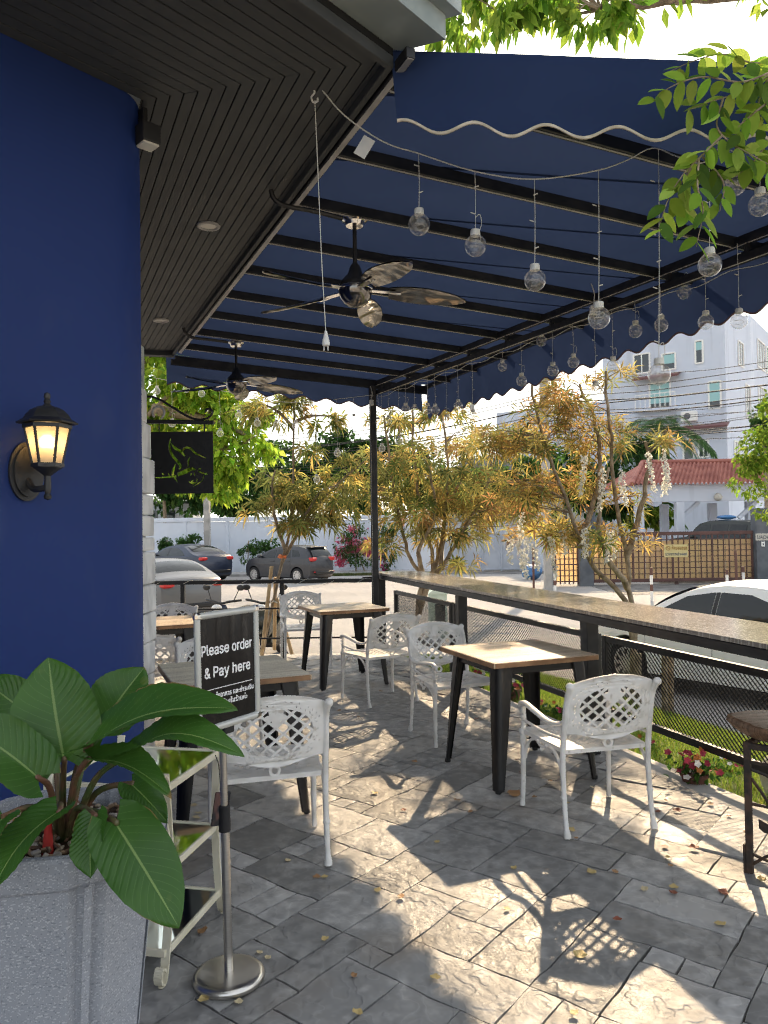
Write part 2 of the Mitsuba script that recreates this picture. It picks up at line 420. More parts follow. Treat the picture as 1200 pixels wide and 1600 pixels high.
# ================================================================== CAFE BUILDING
SZ = 3.42
cafe = thing('cafe_building', 'navy blue rendered cafe corner with black plank soffit and grey concrete eave', 'building')
w2 = np.array(WALL)
zs = np.linspace(-0.01, SZ + 0.01, 8)
part(cafe, 'wall', grid(np.array([[[x, y, z] for z in zs] for x, y in w2])), 'm_bluewall', smooth=40)
sof = numbered(f'{cafe}__soffit')
back = Polygon([tuple(APEX - DC * 6), tuple(APEX), tuple(APEX + DA * 4.9), tuple(S0 + DA * 5.55), tuple(S0), tuple(S0 - DC * 6)])
scene[sof] = mikit.ply(ext(back, 0.03, SZ + 0.012), 'm_dark')
NP = 17
for side, D, L in (('a', DA, 5.5), ('c', -DC, 5.6)):
    for k in range(NP):
        g = 0.0030
        p0 = APEX + (S0 - APEX) * k / NP; p1 = APEX + (S0 - APEX) * (k + 1) / NP
        e = (S0 - APEX) / NP * 0.055
        q = [p0 + e, p1 - e]
        far = [L - 0.45 * (1 - k / NP) if side == 'a' else L] * 2
        pg = Polygon([q[0], q[1], q[1] + D * far[1], q[0] + D * far[0]]).buffer(0)
        part(sof, 'plank', ext(pg, 0.016, SZ + rs.uniform(-0.0012, 0.0012)), 'm_plank', smooth=False)
# trim boards at the eave edge and across the far end of the soffit
for a, b in ((S0 - NA * 0.012, S0 - NA * 0.012 + DA * 5.5), (S0 - NC * 0.015, S0 - NC * 0.015 - DC * 5.6)):
    part(cafe, 'eave_trim', bar((*a, SZ - 0.012), (*b, SZ - 0.012), 0.03, 0.05), 'm_plank')
fe0, fe1 = APEX + DA * 5.03, S0 + DA * 5.5
part(cafe, 'end_trim', bar((*(fe0 - NA * .4), SZ - 0.018), (*fe1, SZ - 0.018), 0.10, 0.06), 'm_plank')
# concrete eave slab above, with a drip step
off1 = [S0 + NC * 0.19 - DC * 6, S0 + NC * 0.19 + DC * 0.10, S0 + NA * 0.02 + DA * 0.03, S0 + NA * 0.02 + DA * 5.6]
part(cafe, 'eave_slab', ext(Polygon([tuple(p) for p in off1] + [(-9, 8.5), (-9, -1.5)]), 0.10, SZ + 0.045), 'm_concrete', smooth=False)
off2 = [S0 + NC * 0.24 - DC * 6, S0 + NC * 0.24 + DC * 0.14, S0 + NA * 0.05 + DA * 0.05, S0 + NA * 0.05 + DA * 5.6]
part(cafe, 'eave_upstand', ext(Polygon([tuple(p) for p in off2] + [(-9, 8.5), (-9, -1.5)]), 0.9, SZ + 0.147), 'm_concrete', smooth=False)
part(cafe, 'upper_wall', ext(BUILD.buffer(-0.05), 3.2, SZ + 1.05), 'm_concrete', smooth=False)

# recessed downlights
scene['m_lens'] = {'type': 'twosided', 'bsdf': {'type': 'principled', 'base_color': rgb(0.62, 0.60, 0.52), 'roughness': 0.25}}
for (x, y), lb in (((-1.06, 4.72), 'round recessed downlight in the black soffit, the one nearer the camera'), ((-1.97, 6.83), 'round recessed downlight at the far end of the black soffit')):
    t = thing('downlight', lb, 'ceiling light', 'downlights in the soffit')
    part(t, 'ring', lathe([(0.050, -0.004), (0.056, -0.012), (0.068, -0.010), (0.072, 0.0)], 28, (x, y, SZ)), 'm_greypaint_lit_edge')
    part(t, 'lens', lathe([(0.0005, -0.003), (0.050, -0.003)], 28, (x, y, SZ))[0:2], 'm_lens')
# square wall lamp up at the corner
t = thing('square_wall_lamp', 'black cube lamp with pale frosted underside high on the blue wall corner', 'lamp')
c = np.array([-1.02, 3.36, 3.28]); Rl = rotz(math.atan2(DA[1], DA[0]) - math.pi / 2 + 0.35)
part(t, 'housing', bbox(c, (0.085, 0.085, 0.085), 0.004, Rl), 'm_blackpaint')
part(t, 'lens', bbox(c + [0, 0, -0.046], (0.074, 0.074, 0.012), 0.004, Rl), 'm_lens')
part(t, 'bracket', bbox(c + [-0.03, 0.03, 0.085], (0.022, 0.05, 0.10), 0.003, Rl), 'm_blackpaint')

# wall lantern, lit
scene['m_lamp_glass'] = {'type': 'principledthin', 'base_color': rgb(0.80, 0.72, 0.55), 'roughness': 0.35, 'spec_trans': 0.35, 'diff_trans': 1.2, 'eta': 1.45}
lan = thing('wall_lantern', 'lit black hexagonal lantern with frosted panes on the blue wall', 'lamp')
wb = np.array([-1.353, 2.942]); nw = NC
wb = wb - DC * 0.02
lc = np.array([*(wb + nw * 0.135 + DC * 0.020), 1.838])
Rw = np.stack([np.array([*DC, 0]), np.array([*-nw, 0]), np.array([0, 0, 1.0])], 1)
bp = ext(affinity.scale(Point(0, 0).buffer(1, 10), 0.066, 0.112), 0.014)
part(lan, 'backplate', [tf((bp[0][:, [0, 2, 1]] * [1, -1, 1], bp[1]), Rw, (*(wb + nw * 0.002), 1.765)), tf((bp[0][:, [0, 2, 1]] * [0.8, -1, 0.85], bp[1]), Rw, (*(wb + nw * 0.015), 1.765))], 'm_blackpaint')
b3 = lambda s, z: np.array([*(wb + nw * s), z])
part(lan, 'arm', tube(curve([b3(0.02, 1.735), b3(0.06, 1.70), b3(0.10, 1.695), np.array([lc[0], lc[1], 1.70])], 18), 0.012), 'm_blackpaint')
part(lan, 'stem', lathe([(0.0005, -0.165), (0.012, -0.160), (0.014, -0.150), (0.009, -0.140), (0.013, -0.125), (0.011, -0.075), (0.03, -0.06), (0.05, -0.045), (0.052, -0.035), (0.0005, -0.034)], 14, (lc[0], lc[1], lc[2] - 0.02)), 'm_blackpaint')
def hexring(r, z): return np.array([[lc[0] + r * math.cos(a), lc[1] + r * math.sin(a), lc[2] + z] for a in np.arange(6) * math.pi / 3 + 0.35])
lo, hi = hexring(0.050, -0.052), hexring(0.078, 0.085)
for k in range(6):
    a, b, c_, d = lo[k], lo[(k + 1) % 6], hi[(k + 1) % 6], hi[k]
    part(lan, 'pane', (np.array([a, b, c_, d]), np.array([[0, 1, 2], [0, 2, 3]])), 'm_lamp_glass', smooth=False)
    part(lan, 'glazing_bar', bar(lo[k], hi[k], 0.009, 0.009, 0.002), 'm_blackpaint')
for nm, r, z, h in (('base_ring', 0.058, -0.062, 0.014), ('top_ring', 0.086, 0.082, 0.014)):
    part(lan, nm, (lambda m: tf(m, None, (lc[0], lc[1], lc[2] + z)))(ext(Polygon([(r * math.cos(a), r * math.sin(a)) for a in np.arange(6) * math.pi / 3 + 0.35]).difference(Polygon([((r - 0.014) * math.cos(a), (r - 0.014) * math.sin(a)) for a in np.arange(6) * math.pi / 3 + 0.35])) if nm == 'top_ring' else Polygon([(r * math.cos(a), r * math.sin(a)) for a in np.arange(6) * math.pi / 3 + 0.35]), h)), 'm_blackpaint')
hx = lambda prof: tf((lambda v, f: (v @ rotz(0.35).T, f))(*lathe(prof, 6)), None, lc)
part(lan, 'roof', hx([(0.0005, 0.099), (0.106, 0.099), (0.108, 0.104), (0.084, 0.118), (0.074, 0.135), (0.058, 0.152), (0.036, 0.163), (0.0005, 0.168)]), 'm_blackpaint', smooth=20)
part(lan, 'finial', lathe([(0.014, 0.160), (0.016, 0.168), (0.010, 0.175), (0.013, 0.184), (0.009, 0.192), (0.012, 0.200), (0.010, 0.212), (0.0005, 0.218)], 12, lc), 'm_blackpaint')
kb = part(lan, 'bulb', sphere(lc + [0, 0, 0.030], 0.027), 'm_white')
scene[kb]['emitter'] = {'type': 'area', 'radiance': rgb(4.6, 2.9, 1.25)}
part(lan, 'bulb_holder', lathe([(0.022, -0.05), (0.024, 0.0), (0.018, 0.012), (0.0005, 0.012)], 14, lc), 'm_white')

# white stone-faced pilaster beyond the corner
principled('m_whitestone', proc(lambda p, n, uv: mix((0.52, 0.53, 0.53), (0.72, 0.73, 0.72), smoothstep(0.3, 0.65, fbm(p.x * 12, p.y * 12, p.z * 5, 4)))), 0.7, bump=proc(lambda p, n, uv: fbm(p.x * 30, p.y * 30, p.z * 18, 4), eps=0.003), scale=0.014)
pil = thing('stone_pilaster', 'white painted stone pilaster at the far edge of the blue wall', 'pilaster')
zc = [0, 0.17, 0.42, 0.66, 0.86, 1.04, 1.21, 1.41, 1.50, 1.63, 1.76, 1.98, 2.20, 2.42, 2.60, 2.72]
for i in range(len(zc) - 1):
    z0, z1 = zc[i], zc[i + 1]; zm = (z0 + z1) / 2
    xr = -1.432 + rs.uniform(-0.008, 0.008) - (max(0, zm - 1.95) ** 1.2) * 0.13
    part(pil, 'stone', bbox(((xr - 1.80) / 2, 4.62, zm), (xr + 1.80, 0.36 + rs.uniform(-0.012, 0.012), z1 - z0 - 0.008), 0.008), 'm_whitestone', smooth=False)
part(pil, 'core', bbox((-1.66, 4.62, 1.35), (0.36, 0.30, 2.66), 0.002), 'm_concrete')

# ================================================================== AWNING
BV = np.array([0.927, 0.372])
Li = lambda i: np.array([-0.243, 3.75]) + (i - 1) * np.array([-0.255, 0.567])
drop = 0.055
ztop = lambda t: 3.455 - drop * t
OUT = 3.05
out_t = lambda u: 3.32 - 0.27 * u
aw = thing('awning', 'navy canvas awning with scalloped valances on a black steel frame', 'awning')
near_y = 3.06
def canvas_pt(i, t):
    p = Li(i) + BV * t
    return p
NI = 37
rows = []
for u in np.linspace(0, 1, NI):
    row = []
    for t in np.linspace(0, out_t(u), 13):
        n0 = np.array([t * 0.927 + 0.063, near_y]); n1 = Li(9.02) + BV * t
        p = n0 * (1 - u) + n1 * u
        tt = float(np.dot(p - S0, NA)); 
        ph = u * 10.2
        row.append([p[0], p[1], 3.455 - drop * tt - 0.018 * abs(math.sin(math.pi * ph)) * math.sin(math.pi * min(1, t / out_t(u)))])
    rows.append(row)
rows = np.array(rows)
part(aw, 'canvas_roof', grid(rows), 'm_canvas', smooth=True)
for i_ in range(2, NI, 4):
    part(aw, 'canvas_seam', grid(np.stack([rows[i_] + [0, -0.012, -0.003], rows[i_] + [0, 0.012, -0.003]], 1)), 'm_canvas', smooth=True)
def valance(p0, p1, h, lam, amp, ph, lean=(0, 0), seed=1):
    p0, p1 = np.asarray(p0, float), np.asarray(p1, float)
    L = np.linalg.norm(p1 - p0); n = int(L / 0.02)
    s = np.linspace(0, L, n); v = np.linspace(0, 1, 9)
    bot = h - amp / 2 + amp / 2 * np.cos(2 * np.pi * (s / lam + ph))
    base = p0 + (p1 - p0) * (s / L)[:, None]
    P = base[:, None, :] - np.array([0, 0, 1.0]) * (bot[:, None] * v)[..., None]
    d = (p1 - p0) / L; nn = np.cross(d, [0, 0, 1.0])
    wv = 0.075 * (meshkit.fbm(np.stack([s[:, None] * 1.7 + v * 0.3, v + s[:, None] * 0, s[:, None] * 0 + v * 0 + seed], -1), 3, seed) - 0.5) * (0.15 + v)
    P = P + nn * wv[..., None] + np.array([*lean, 0]) * v[None, :, None]
    return P
def ribbon(P, w):
    e = P[:, -1]; d = e - P[:, -2]; d /= np.linalg.norm(d, axis=1, keepdims=True)
    s = np.gradient(e, axis=0); s /= np.linalg.norm(s, axis=1, keepdims=True)
    n = np.cross(s, d)
    a, b = e - d * w, e + d * 0.002
    return cat(grid(np.stack([a + n * 0.003, b + n * 0.003], 1)), grid(np.stack([b - n * 0.003, a - n * 0.003], 1)), grid(np.stack([b + n * 0.003, b - n * 0.003], 1)))
nl, nr = np.array([0.055, near_y, ztop(0.0) + 0.004]), np.array([3.32 * 0.927 + 0.063, near_y, ztop(3.32 * 0.86)])
for nm, p0, p1, ph, lean, pm in (('near_valance', nl, nr, 0.40, (0.02, -0.02), 'm_piping'),
                           ('side_valance', nr, np.array([*(Li(9.02) + BV * OUT), ztop(OUT)]), 0.1, (0.02, 0.01), 'm_piping_dark'),
                           ('far_valance', np.array([*(Li(9.02) + BV * (OUT - 0.06)), ztop(OUT) + 0.002]), np.array([*(Li(9.02) - BV * 0.05), ztop(0)]), 0.2, (0, 0.02), 'm_piping_dark')):
    P = valance(p0, p1, 0.43 if nm == 'side_valance' else 0.35, 0.285, 0.050, ph, lean, len(nm))
    vk = part(aw, nm, grid(P), 'm_canvas', smooth=True)
    part(vk, 'piping', ribbon(P, 0.010), pm, smooth=False)
rail = [S0 + DA * -0.1 + NA * 0.03, S0 + DA * 5.3 + NA * 0.03]
part(aw, 'wall_rail', bar((*rail[0], 3.395), (*rail[1], 3.395), 0.04, 0.045), 'm_blackpaint')
part(aw, 'rail_lit_strip', bar((*rail[0], 3.3705), (*rail[1], 3.3705), 0.028, 0.003, 0.001), 'm_greypaint_lit_edge')  # added pale strip that paints the lit underside of the rail
for i in range(0, 10):
    a, b = Li(i) + BV * 0.04, Li(i) + BV * (out_t(i / 9) - 0.03)
    if i == 0: a = a + BV * 0.0
    part(aw, 'rafter', bar((*a, ztop(0) - 0.052), (*b, ztop(OUT) - 0.052), 0.04, 0.062), 'm_blackpaint')
    part(aw, 'rafter_lit_strip', bar((*a, ztop(0) - 0.0847), (*b, ztop(OUT) - 0.0847), 0.012, 0.003, 0.001), 'm_greypaint_lit_edge')  # pale strip: sunlit floor reflected in the rafter bottom, put in as colour
TB = 2.39
b0, b1 = np.array([2.92, 3.32]), np.array([-0.12, 9.25])
chord_z = 3.232
part(aw, 'upper_chord', bar((*b0, chord_z + 0.028), (*b1, chord_z + 0.028), 0.05, 0.056), 'm_blackpaint')
part(aw, 'lower_chord', bar((*b0, chord_z - 0.082), (*b1, chord_z - 0.082), 0.05, 0.050), 'm_blackpaint')
for o in (0.0, -0.1075):
    part(aw, 'chord_lit_strip', bar((*(b0 - BV * 0.018), chord_z - 0.0015 + o), (*(b1 - BV * 0.018), chord_z - 0.0015 + o), 0.012, 0.003, 0.001), 'm_greypaint_lit_edge')  # pale strips painting the light caught under both chords
for k in range(11):
    p = b0 + (b1 - b0) * (0.04 + k * 0.092)
    part(aw, 'chord_spacer', bar((*p, chord_z - 0.057), (*p, chord_z), 0.03, 0.05), 'm_blackpaint')
part(aw, 'edge_beam', bar((*(np.array([3.32 * 0.927 + 0.03, near_y])), ztop(3.32 * 0.86) - 0.04), (*(Li(9) + BV * (OUT - 0.03)), ztop(OUT) - 0.04), 0.03, 0.05), 'm_blackpaint')
part(aw, 'near_beam', bar((0.08, near_y + 0.05, ztop(0.02) - 0.045), (3.30 * 0.927, near_y + 0.05, ztop(3.3 * 0.86) - 0.045), 0.04, 0.05), 'm_blackpaint')
part(aw, 'far_beam', bar((*Li(9.0), ztop(0) - 0.09), (*(Li(9.0) + BV * OUT), ztop(OUT) - 0.09), 0.04, 0.06), 'm_blackpaint')
post_xy = np.array([-0.115, 9.14])
part(aw, 'post', bar((*post_xy, 0), (*post_xy, chord_z + 0.0), 0.085, 0.085, 0.006, (1, 0, 0)), 'm_blackpaint')
part(aw, 'post_trim', bar((post_xy[0] - 0.028, post_xy[1] - 0.0445, 0), (post_xy[0] - 0.028, post_xy[1] - 0.0445, 3.1), 0.014, 0.004, 0.001, (1, 0, 0)), 'm_greypaint_lit_edge')
part(aw, 'base_plate', bbox((*post_xy, 0.006), (0.17, 0.17, 0.012), 0.003), 'm_blackpaint')

# ceiling fans
def fan(loc, rot, lb):
    t = thing('ceiling_fan', lb, 'ceiling fan', 'ceiling fans under the awning')
    x, y, zc_, zm = loc
    part(t, 'canopy_cup', lathe([(0.0005, 0.0), (0.075, 0.0), (0.078, -0.012), (0.060, -0.024), (0.056, -0.034), (0.052, -0.046), (0.0005, -0.048)], 28, (x, y, zc_)), 'm_chrome')
    part(t, 'downrod', tube([(x, y, zc_ - 0.04), (x, y, zm + 0.12)], 0.0125, 12), 'm_blackpaint')
    part(t, 'hub_cover', lathe([(0.098, 0.01), (0.094, 0.045), (0.070, 0.075), (0.045, 0.10), (0.028, 0.15), (0.016, 0.165)], 28, (x, y, zm)), 'm_blackpaint')
    part(t, 'motor_bowl', lathe([(0.0005, -0.098), (0.035, -0.092), (0.066, -0.073), (0.088, -0.045), (0.097, -0.015), (0.098, 0.012), (0.0995, 0.014)], 32, (x, y, zm)), 'm_blackchrome', smooth=60)
    part(t, 'trim_band', lathe([(0.1000, 0.004), (0.1035, 0.008), (0.1035, 0.018), (0.1000, 0.022)], 32, (x, y, zm)), 'm_chrome')
    for k in range(5):
        a = rot + k * 2 * math.pi / 5
        R = rotz(a)
        s = np.linspace(0, 1, 15); w = np.array([-1, -0.5, 0, 0.5, 1.0])
        r = 0.20 + 0.47 * s
        half = 0.030 + 0.048 * np.sin(np.pi * np.clip(s * 0.92 + 0.10, 0, 1)) ** 0.8
        half[-1] *= 0.35; half[-2] *= 0.78
        tw = -0.42 * (1 - 0.35 * s)
        yy = half[:, None] * w; zz = -0.004 + yy * np.sin(tw)[:, None] * 0.9 - 0.010 * (w ** 2)[None, :] - 0.03 * s[:, None]
        sweep = 0.05 * s ** 2
        P = np.stack([np.broadcast_to(r[:, None], yy.shape), yy * np.cos(tw)[:, None] + sweep[:, None], zz], -1)
        top, bot = P + [0, 0, 0.003], P - [0, 0, 0.003]
        bl = part(t, 'blade', tf(cat((grid(top)[0], grid(top)[1][:, ::-1]), grid(bot)), R, (x, y, zm + 0.005)), 'm_fanblade', smooth=40)
        iron = cat(bar((0.085, 0, 0.0), (0.24, 0.0, -0.012), 0.045, 0.007, 0.002), bar((0.20, -0.014, -0.012), (0.27, -0.014, -0.018), 0.016, 0.006, 0.001), bar((0.20, 0.016, -0.012), (0.27, 0.016, -0.018), 0.016, 0.006, 0.001))
        part(bl, 'blade_iron', tf(iron, R, (x, y, zm + 0.005)), 'm_chrome')
    return t
principled('m_fanblade', (0.30, 0.285, 0.26), 0.16, metal=1.0, bump=proc(lambda p, n, uv: fbm(p.x * 9, p.y * 9, p.z * 9, 2), eps=0.004), scale=0.03)
fan((-0.15, 4.52, 3.37, 2.935), 0.09, 'large chrome ceiling fan with five blades in the middle of the awning')
fan((-1.405, 7.38, 3.35, 2.935), 0.35, 'chrome ceiling fan hanging farther away near the far valance')
# black conduits from the soffit to the fans
for pts, lb in ((([-0.60, 4.21, 3.41], [-0.58, 4.22, 3.36], [-0.52, 4.25, 3.335], [-0.38, 4.32, 3.335], [-0.22, 4.43, 3.335]), 'black bent conduit from the soffit to the nearer fan'),
                (([-1.83, 7.06, 3.41], [-1.81, 7.08, 3.36], [-1.75, 7.12, 3.33], [-1.62, 7.2, 3.33], [-1.47, 7.3, 3.33]), 'black bent conduit from the soffit to the farther fan')):
    solo('conduit', tube(curve([np.array(p) for p in pts], 24), 0.014), 'm_blackpaint', lb, 'pipe', 'conduits to the fans')

# ================================================================== RAILINGS AND BAR
principled('m_granite', proc(lambda p, n, uv: mix(mix((0.17, 0.15, 0.13), (0.29, 0.265, 0.235), fbm(p.x * 5, p.y * 5, 0, 3)), (0.42, 0.39, 0.35), smoothstep(0.60, 0.72, noise(p.x * 130, p.y * 130, 0.0)))), 0.13, spec=0.6)
bc = thing('bar_counter', 'long polished brown granite bar counter on black steel legs along the fence', 'bar counter')
fx = lambda y: -0.15 + 0.297 * (9.47 - y)
gpoly = Polygon([(fx(9.47), 9.47), (fx(9.47) + 0.57, 9.45), (fx(1.9) + 0.57, 1.9), (fx(1.9), 1.9)])
part(bc, 'counter_top', ext(gpoly, 0.022, 0.978), 'm_granite', smooth=False)
part(bc, 'edge_beam', [bar((fx(9.44) + 0.03, 9.44, 0.949), (fx(1.95) + 0.03, 1.95, 0.949), 0.04, 0.05), bar((fx(9.4) + 0.52, 9.4, 0.949), (fx(1.95) + 0.52, 1.95, 0.949), 0.04, 0.05)], 'm_blackpaint')
for (x, y) in ((-0.05, 9.36), (0.728, 7.4), (1.372, 5.2), (2.03, 3.0)):
    part(bc, 'leg', bar((x, y, 0), (x, y, 0.924), 0.09, 0.09, 0.005, (0.957, 0.29, 0)), 'm_blackpaint')
    part(bc, 'leg_bracket', bar((x - 0.22, y - 0.06, 0.936), (x + 0.22, y + 0.065, 0.936), 0.04, 0.024, up=(0, 0, 1)), 'm_blackpaint')
pfx = lambda y: 0.117 + 0.337 * (10.07 - y)
def mesh_panel(y0, y1, z0, z1, lb):
    t = thing('mesh_fence_panel', lb, 'fence', 'expanded metal fence panels by the lawn')
    A, B = np.array([pfx(y0), y0, 0]), np.array([pfx(y1), y1, 0])
    d = (B - A) / np.linalg.norm(B - A); L = np.linalg.norm(B - A)
    up = np.array([0, 0, 1.0])
    part(t, 'top_rail', bar(A + up * (z1 - 0.02), B + up * (z1 - 0.02), 0.04, 0.045), 'm_blackpaint')
    part(t, 'bottom_rail', bar(A + up * (z0 + 0.02), B + up * (z0 + 0.02), 0.04, 0.045), 'm_blackpaint')
    for q in (A, B):
        part(t, 'post', bar(q - up * 0.05, q + up * (z1 + 0.004), 0.05, 0.05, 0.004, d), 'm_blackpaint')
    nx, nz = int((L - 0.05) / 0.0185), int((z1 - z0 - 0.08) / 0.0165)
    dx, dz = (L - 0.05) / nx, (z1 - z0 - 0.08) / nz
    i, j = np.meshgrid(np.arange(nx), np.arange(nz), indexing='ij'); i, j = i.ravel(), j.ravel()
    s = (i + j) % 2
    x0, xx1 = 0.025 + i * dx, 0.025 + (i + 1) * dx
    za, zb = z0 + 0.04 + (j + s) * dz, z0 + 0.04 + (j + 1 - s) * dz
    P0, P1 = A + d * x0[:, None] + up * za[:, None], A + d * xx1[:, None] + up * zb[:, None]
    n = np.cross(d, up); w = 0.0022
    tang = (P1 - P0) / np.linalg.norm(P1 - P0, axis=1, keepdims=True); side = np.cross(tang, n)
    side2 = side * 0.9 + n * 0.9
    k4 = np.stack([P0 - side2 * w, P0 + side2 * w, P1 + side2 * w, P1 - side2 * w], 1)
    v = np.concatenate([k4 + n * 0.0012, k4 - n * 0.0012], 1).reshape(-1, 3)
    o = (np.arange(len(i)) * 8)[:, None, None]
    f = (np.array([[0, 1, 2], [0, 2, 3], [4, 6, 5], [4, 7, 6], [0, 4, 1], [1, 4, 5], [2, 6, 3], [3, 6, 7]])[None] + o).reshape(-1, 3)
    part(t, 'mesh', (v, f), 'm_blackpaint', smooth=False, kind='stuff')
mesh_panel(10.0, 8.3, 0.16, 0.72, 'farthest black expanded metal fence panel by the awning post')
mesh_panel(8.2, 5.75, 0.16, 0.72, 'middle black expanded metal fence panel under the bar counter')
mesh_panel(5.64, 3.3, 0.16, 0.72, 'nearest black expanded metal fence panel behind the right chair')
rl = thing('terrace_railing', 'black steel railing across the far edge of the terrace', 'railing')
part(rl, 'top_rail', bar((-5.2, 9.31, 0.913), (-0.16, 9.2, 0.913), 0.05, 0.046, 0.004), 'm_blackpaint')
for z in (0.59, 0.235): part(rl, 'rail', bar((-5.2, 9.31, z), (-0.16, 9.2, z), 0.018, 0.018), 'm_blackpaint')
for x in (-4.9, -3.65, -2.43, -1.235): part(rl, 'post', bar((x, 9.31 - (x + 5.2) * 0.0218, 0), (x, 9.31 - (x + 5.2) * 0.0218, 0.892), 0.05, 0.05, 0.004, (1, 0, 0)), 'm_blackpaint')
hx_ = np.linspace(0, 1, 260)
hel = np.stack([-5.1 + 4.9 * hx_, 9.31 - 0.107 * hx_ + 0.031 * np.sin(hx_ * 88), 0.913 + 0.030 * np.cos(hx_ * 88) - 0.012 * (np.sin(hx_ * 44) > 0)], 1)
solo('fairy_light_wire', tube(hel, 0.0026, 5), 'm_wire', 'thin pale fairy light wire wound round the top rail', 'string light wire')
# ================================================================== CHAIRS
def diamonds(region, pitch, bw, ang=45.0, sx=1.0):
    """holes between the bars of a diamond lattice inside region"""
    x0, y0, x1, y1 = region.bounds; R = max(x1 - x0, y1 - y0)
    cells = []
    h = (pitch - bw) / 2
    n = int(R / pitch) + 2
    c = region.centroid
    for i in range(-n, n + 1):
        for j in range(-n, n + 1):
            q = sbox(i * pitch - h, j * pitch - h, i * pitch + h, j * pitch + h)
            q = affinity.translate(affinity.scale(affinity.rotate(q, ang, origin=(0, 0)), sx, 1, origin=(0, 0)), c.x, c.y)
            g = q.intersection(region)
            for a in getattr(g, 'geoms', [g]):
                if a.area > 2.5e-5: cells.append(a)
    return union_all(cells)
ch = []
rc = random.Random(11)
# back plate: drawn in (x, z) and bent
xs = np.linspace(-0.232, 0.232, 25)
top = [(x, 0.748 + 0.052 * math.cos(x / 0.232 * math.pi / 2) ** 0.8) for x in xs]
bot = [(x, 0.485 - 0.018 * math.cos(x / 0.232 * math.pi)) for x in xs[::-1]]
bot = [(x * 0.955, z) for x, z in bot]
plate = Polygon(top + bot)
oval = affinity.scale(Point(0, 0.628).buffer(1, 20), 0.172, 0.112)
cart = union_all([affinity.scale(Point(0, 0.735).buffer(1, 10), 0.034, 0.056), affinity.scale(Point(0, 0.690).buffer(1, 8), 0.02, 0.03), affinity.scale(Point(-0.035, 0.695).buffer(0.015, 8), 1, 1), Point(0.035, 0.695).buffer(0.015, 8)])
holes = diamonds(oval.difference(cart), 0.0420, 0.0105, 45, 1.15)
orn = []
for k in range(46):
    a = k / 46 * 2 * math.pi
    for rr in (1.10, 1.24):
        if rc.random() < 0.25: continue
        x, z = 0.176 * rr * math.cos(a + rc.uniform(-.03, .03)), 0.628 + 0.116 * (rr if abs(math.cos(a)) < 0.75 else rr) * math.sin(a)
        e = affinity.rotate(affinity.scale(Point(x, z).buffer(1, 5), rc.uniform(0.004, 0.0075), rc.uniform(0.0018, 0.003)), math.degrees(a) + rc.uniform(20, 80))
        if plate.buffer(-0.014).contains(e) and not cart.intersects(e): orn.append(e)
back2 = plate.difference(holes).difference(union_all(orn)).segmentize(0.018)
def bend(m):
    v, f = m
    x, z, t = v[:, 0], v[:, 1], v[:, 2]
    y = -0.232 - 0.035 * (1 - (x / 0.235) ** 2) - (z - 0.47) * 0.22 + t
    return np.stack([x, y, z], 1), f[:, ::-1]
# seat plate
seat = Polygon([(-0.225, -0.225), (0.225, -0.225), (0.262, 0.19), (0.245, 0.235), (0.12, 0.252), (-0.12, 0.252), (-0.245, 0.235), (-0.262, 0.19)]).buffer(-0.02).buffer(0.02, 6)
sh = diamonds(affinity.scale(Point(0, 0.01).buffer(1, 20), 0.175, 0.150), 0.040, 0.013, 45, 1.12)
so = []
for k in range(40):
    a = k / 40 * 2 * math.pi
    for rr in (1.13, 1.26):
        e = affinity.rotate(affinity.scale(Point(0.182 * rr * math.cos(a), 0.01 + 0.157 * rr * math.sin(a)).buffer(1, 5), 0.0075, 0.0032), math.degrees(a) + rc.uniform(20, 80))
        if seat.buffer(-0.016).contains(e): so.append(e)
seat2 = seat.difference(sh).difference(union_all(so))
ch.append(('seat', [ext(seat2, 0.009, 0.411), ext(seat.difference(seat.buffer(-0.014)), 0.022, 0.398)], 'm_chair', 35))
ch.append(('backrest', [bend(ext(back2, 0.009)), *[bend(tf(ext(affinity.scale(Point(0, z).buffer(1, 10), w, h_), 0.008), None, (0, 0, 0.008))) for z, w, h_ in ((0.735, 0.022, 0.043), (0.792, 0.013, 0.012))],
                        *[bend(ext(Point(s * 0.035, 0.695).buffer(0.013, 8).difference(Point(s * 0.035, 0.695).buffer(0.006, 6)), 0.017)) for s in (-1, 1)]], 'm_chair', 35))
ch.append(('back_ring', tf(ext(Point(0, 0).buffer(0.027, 10).difference(Point(0, 0).buffer(0.015, 8)), 0.012), STAND, (0, -0.236, 0.447)), 'm_chair', 35))
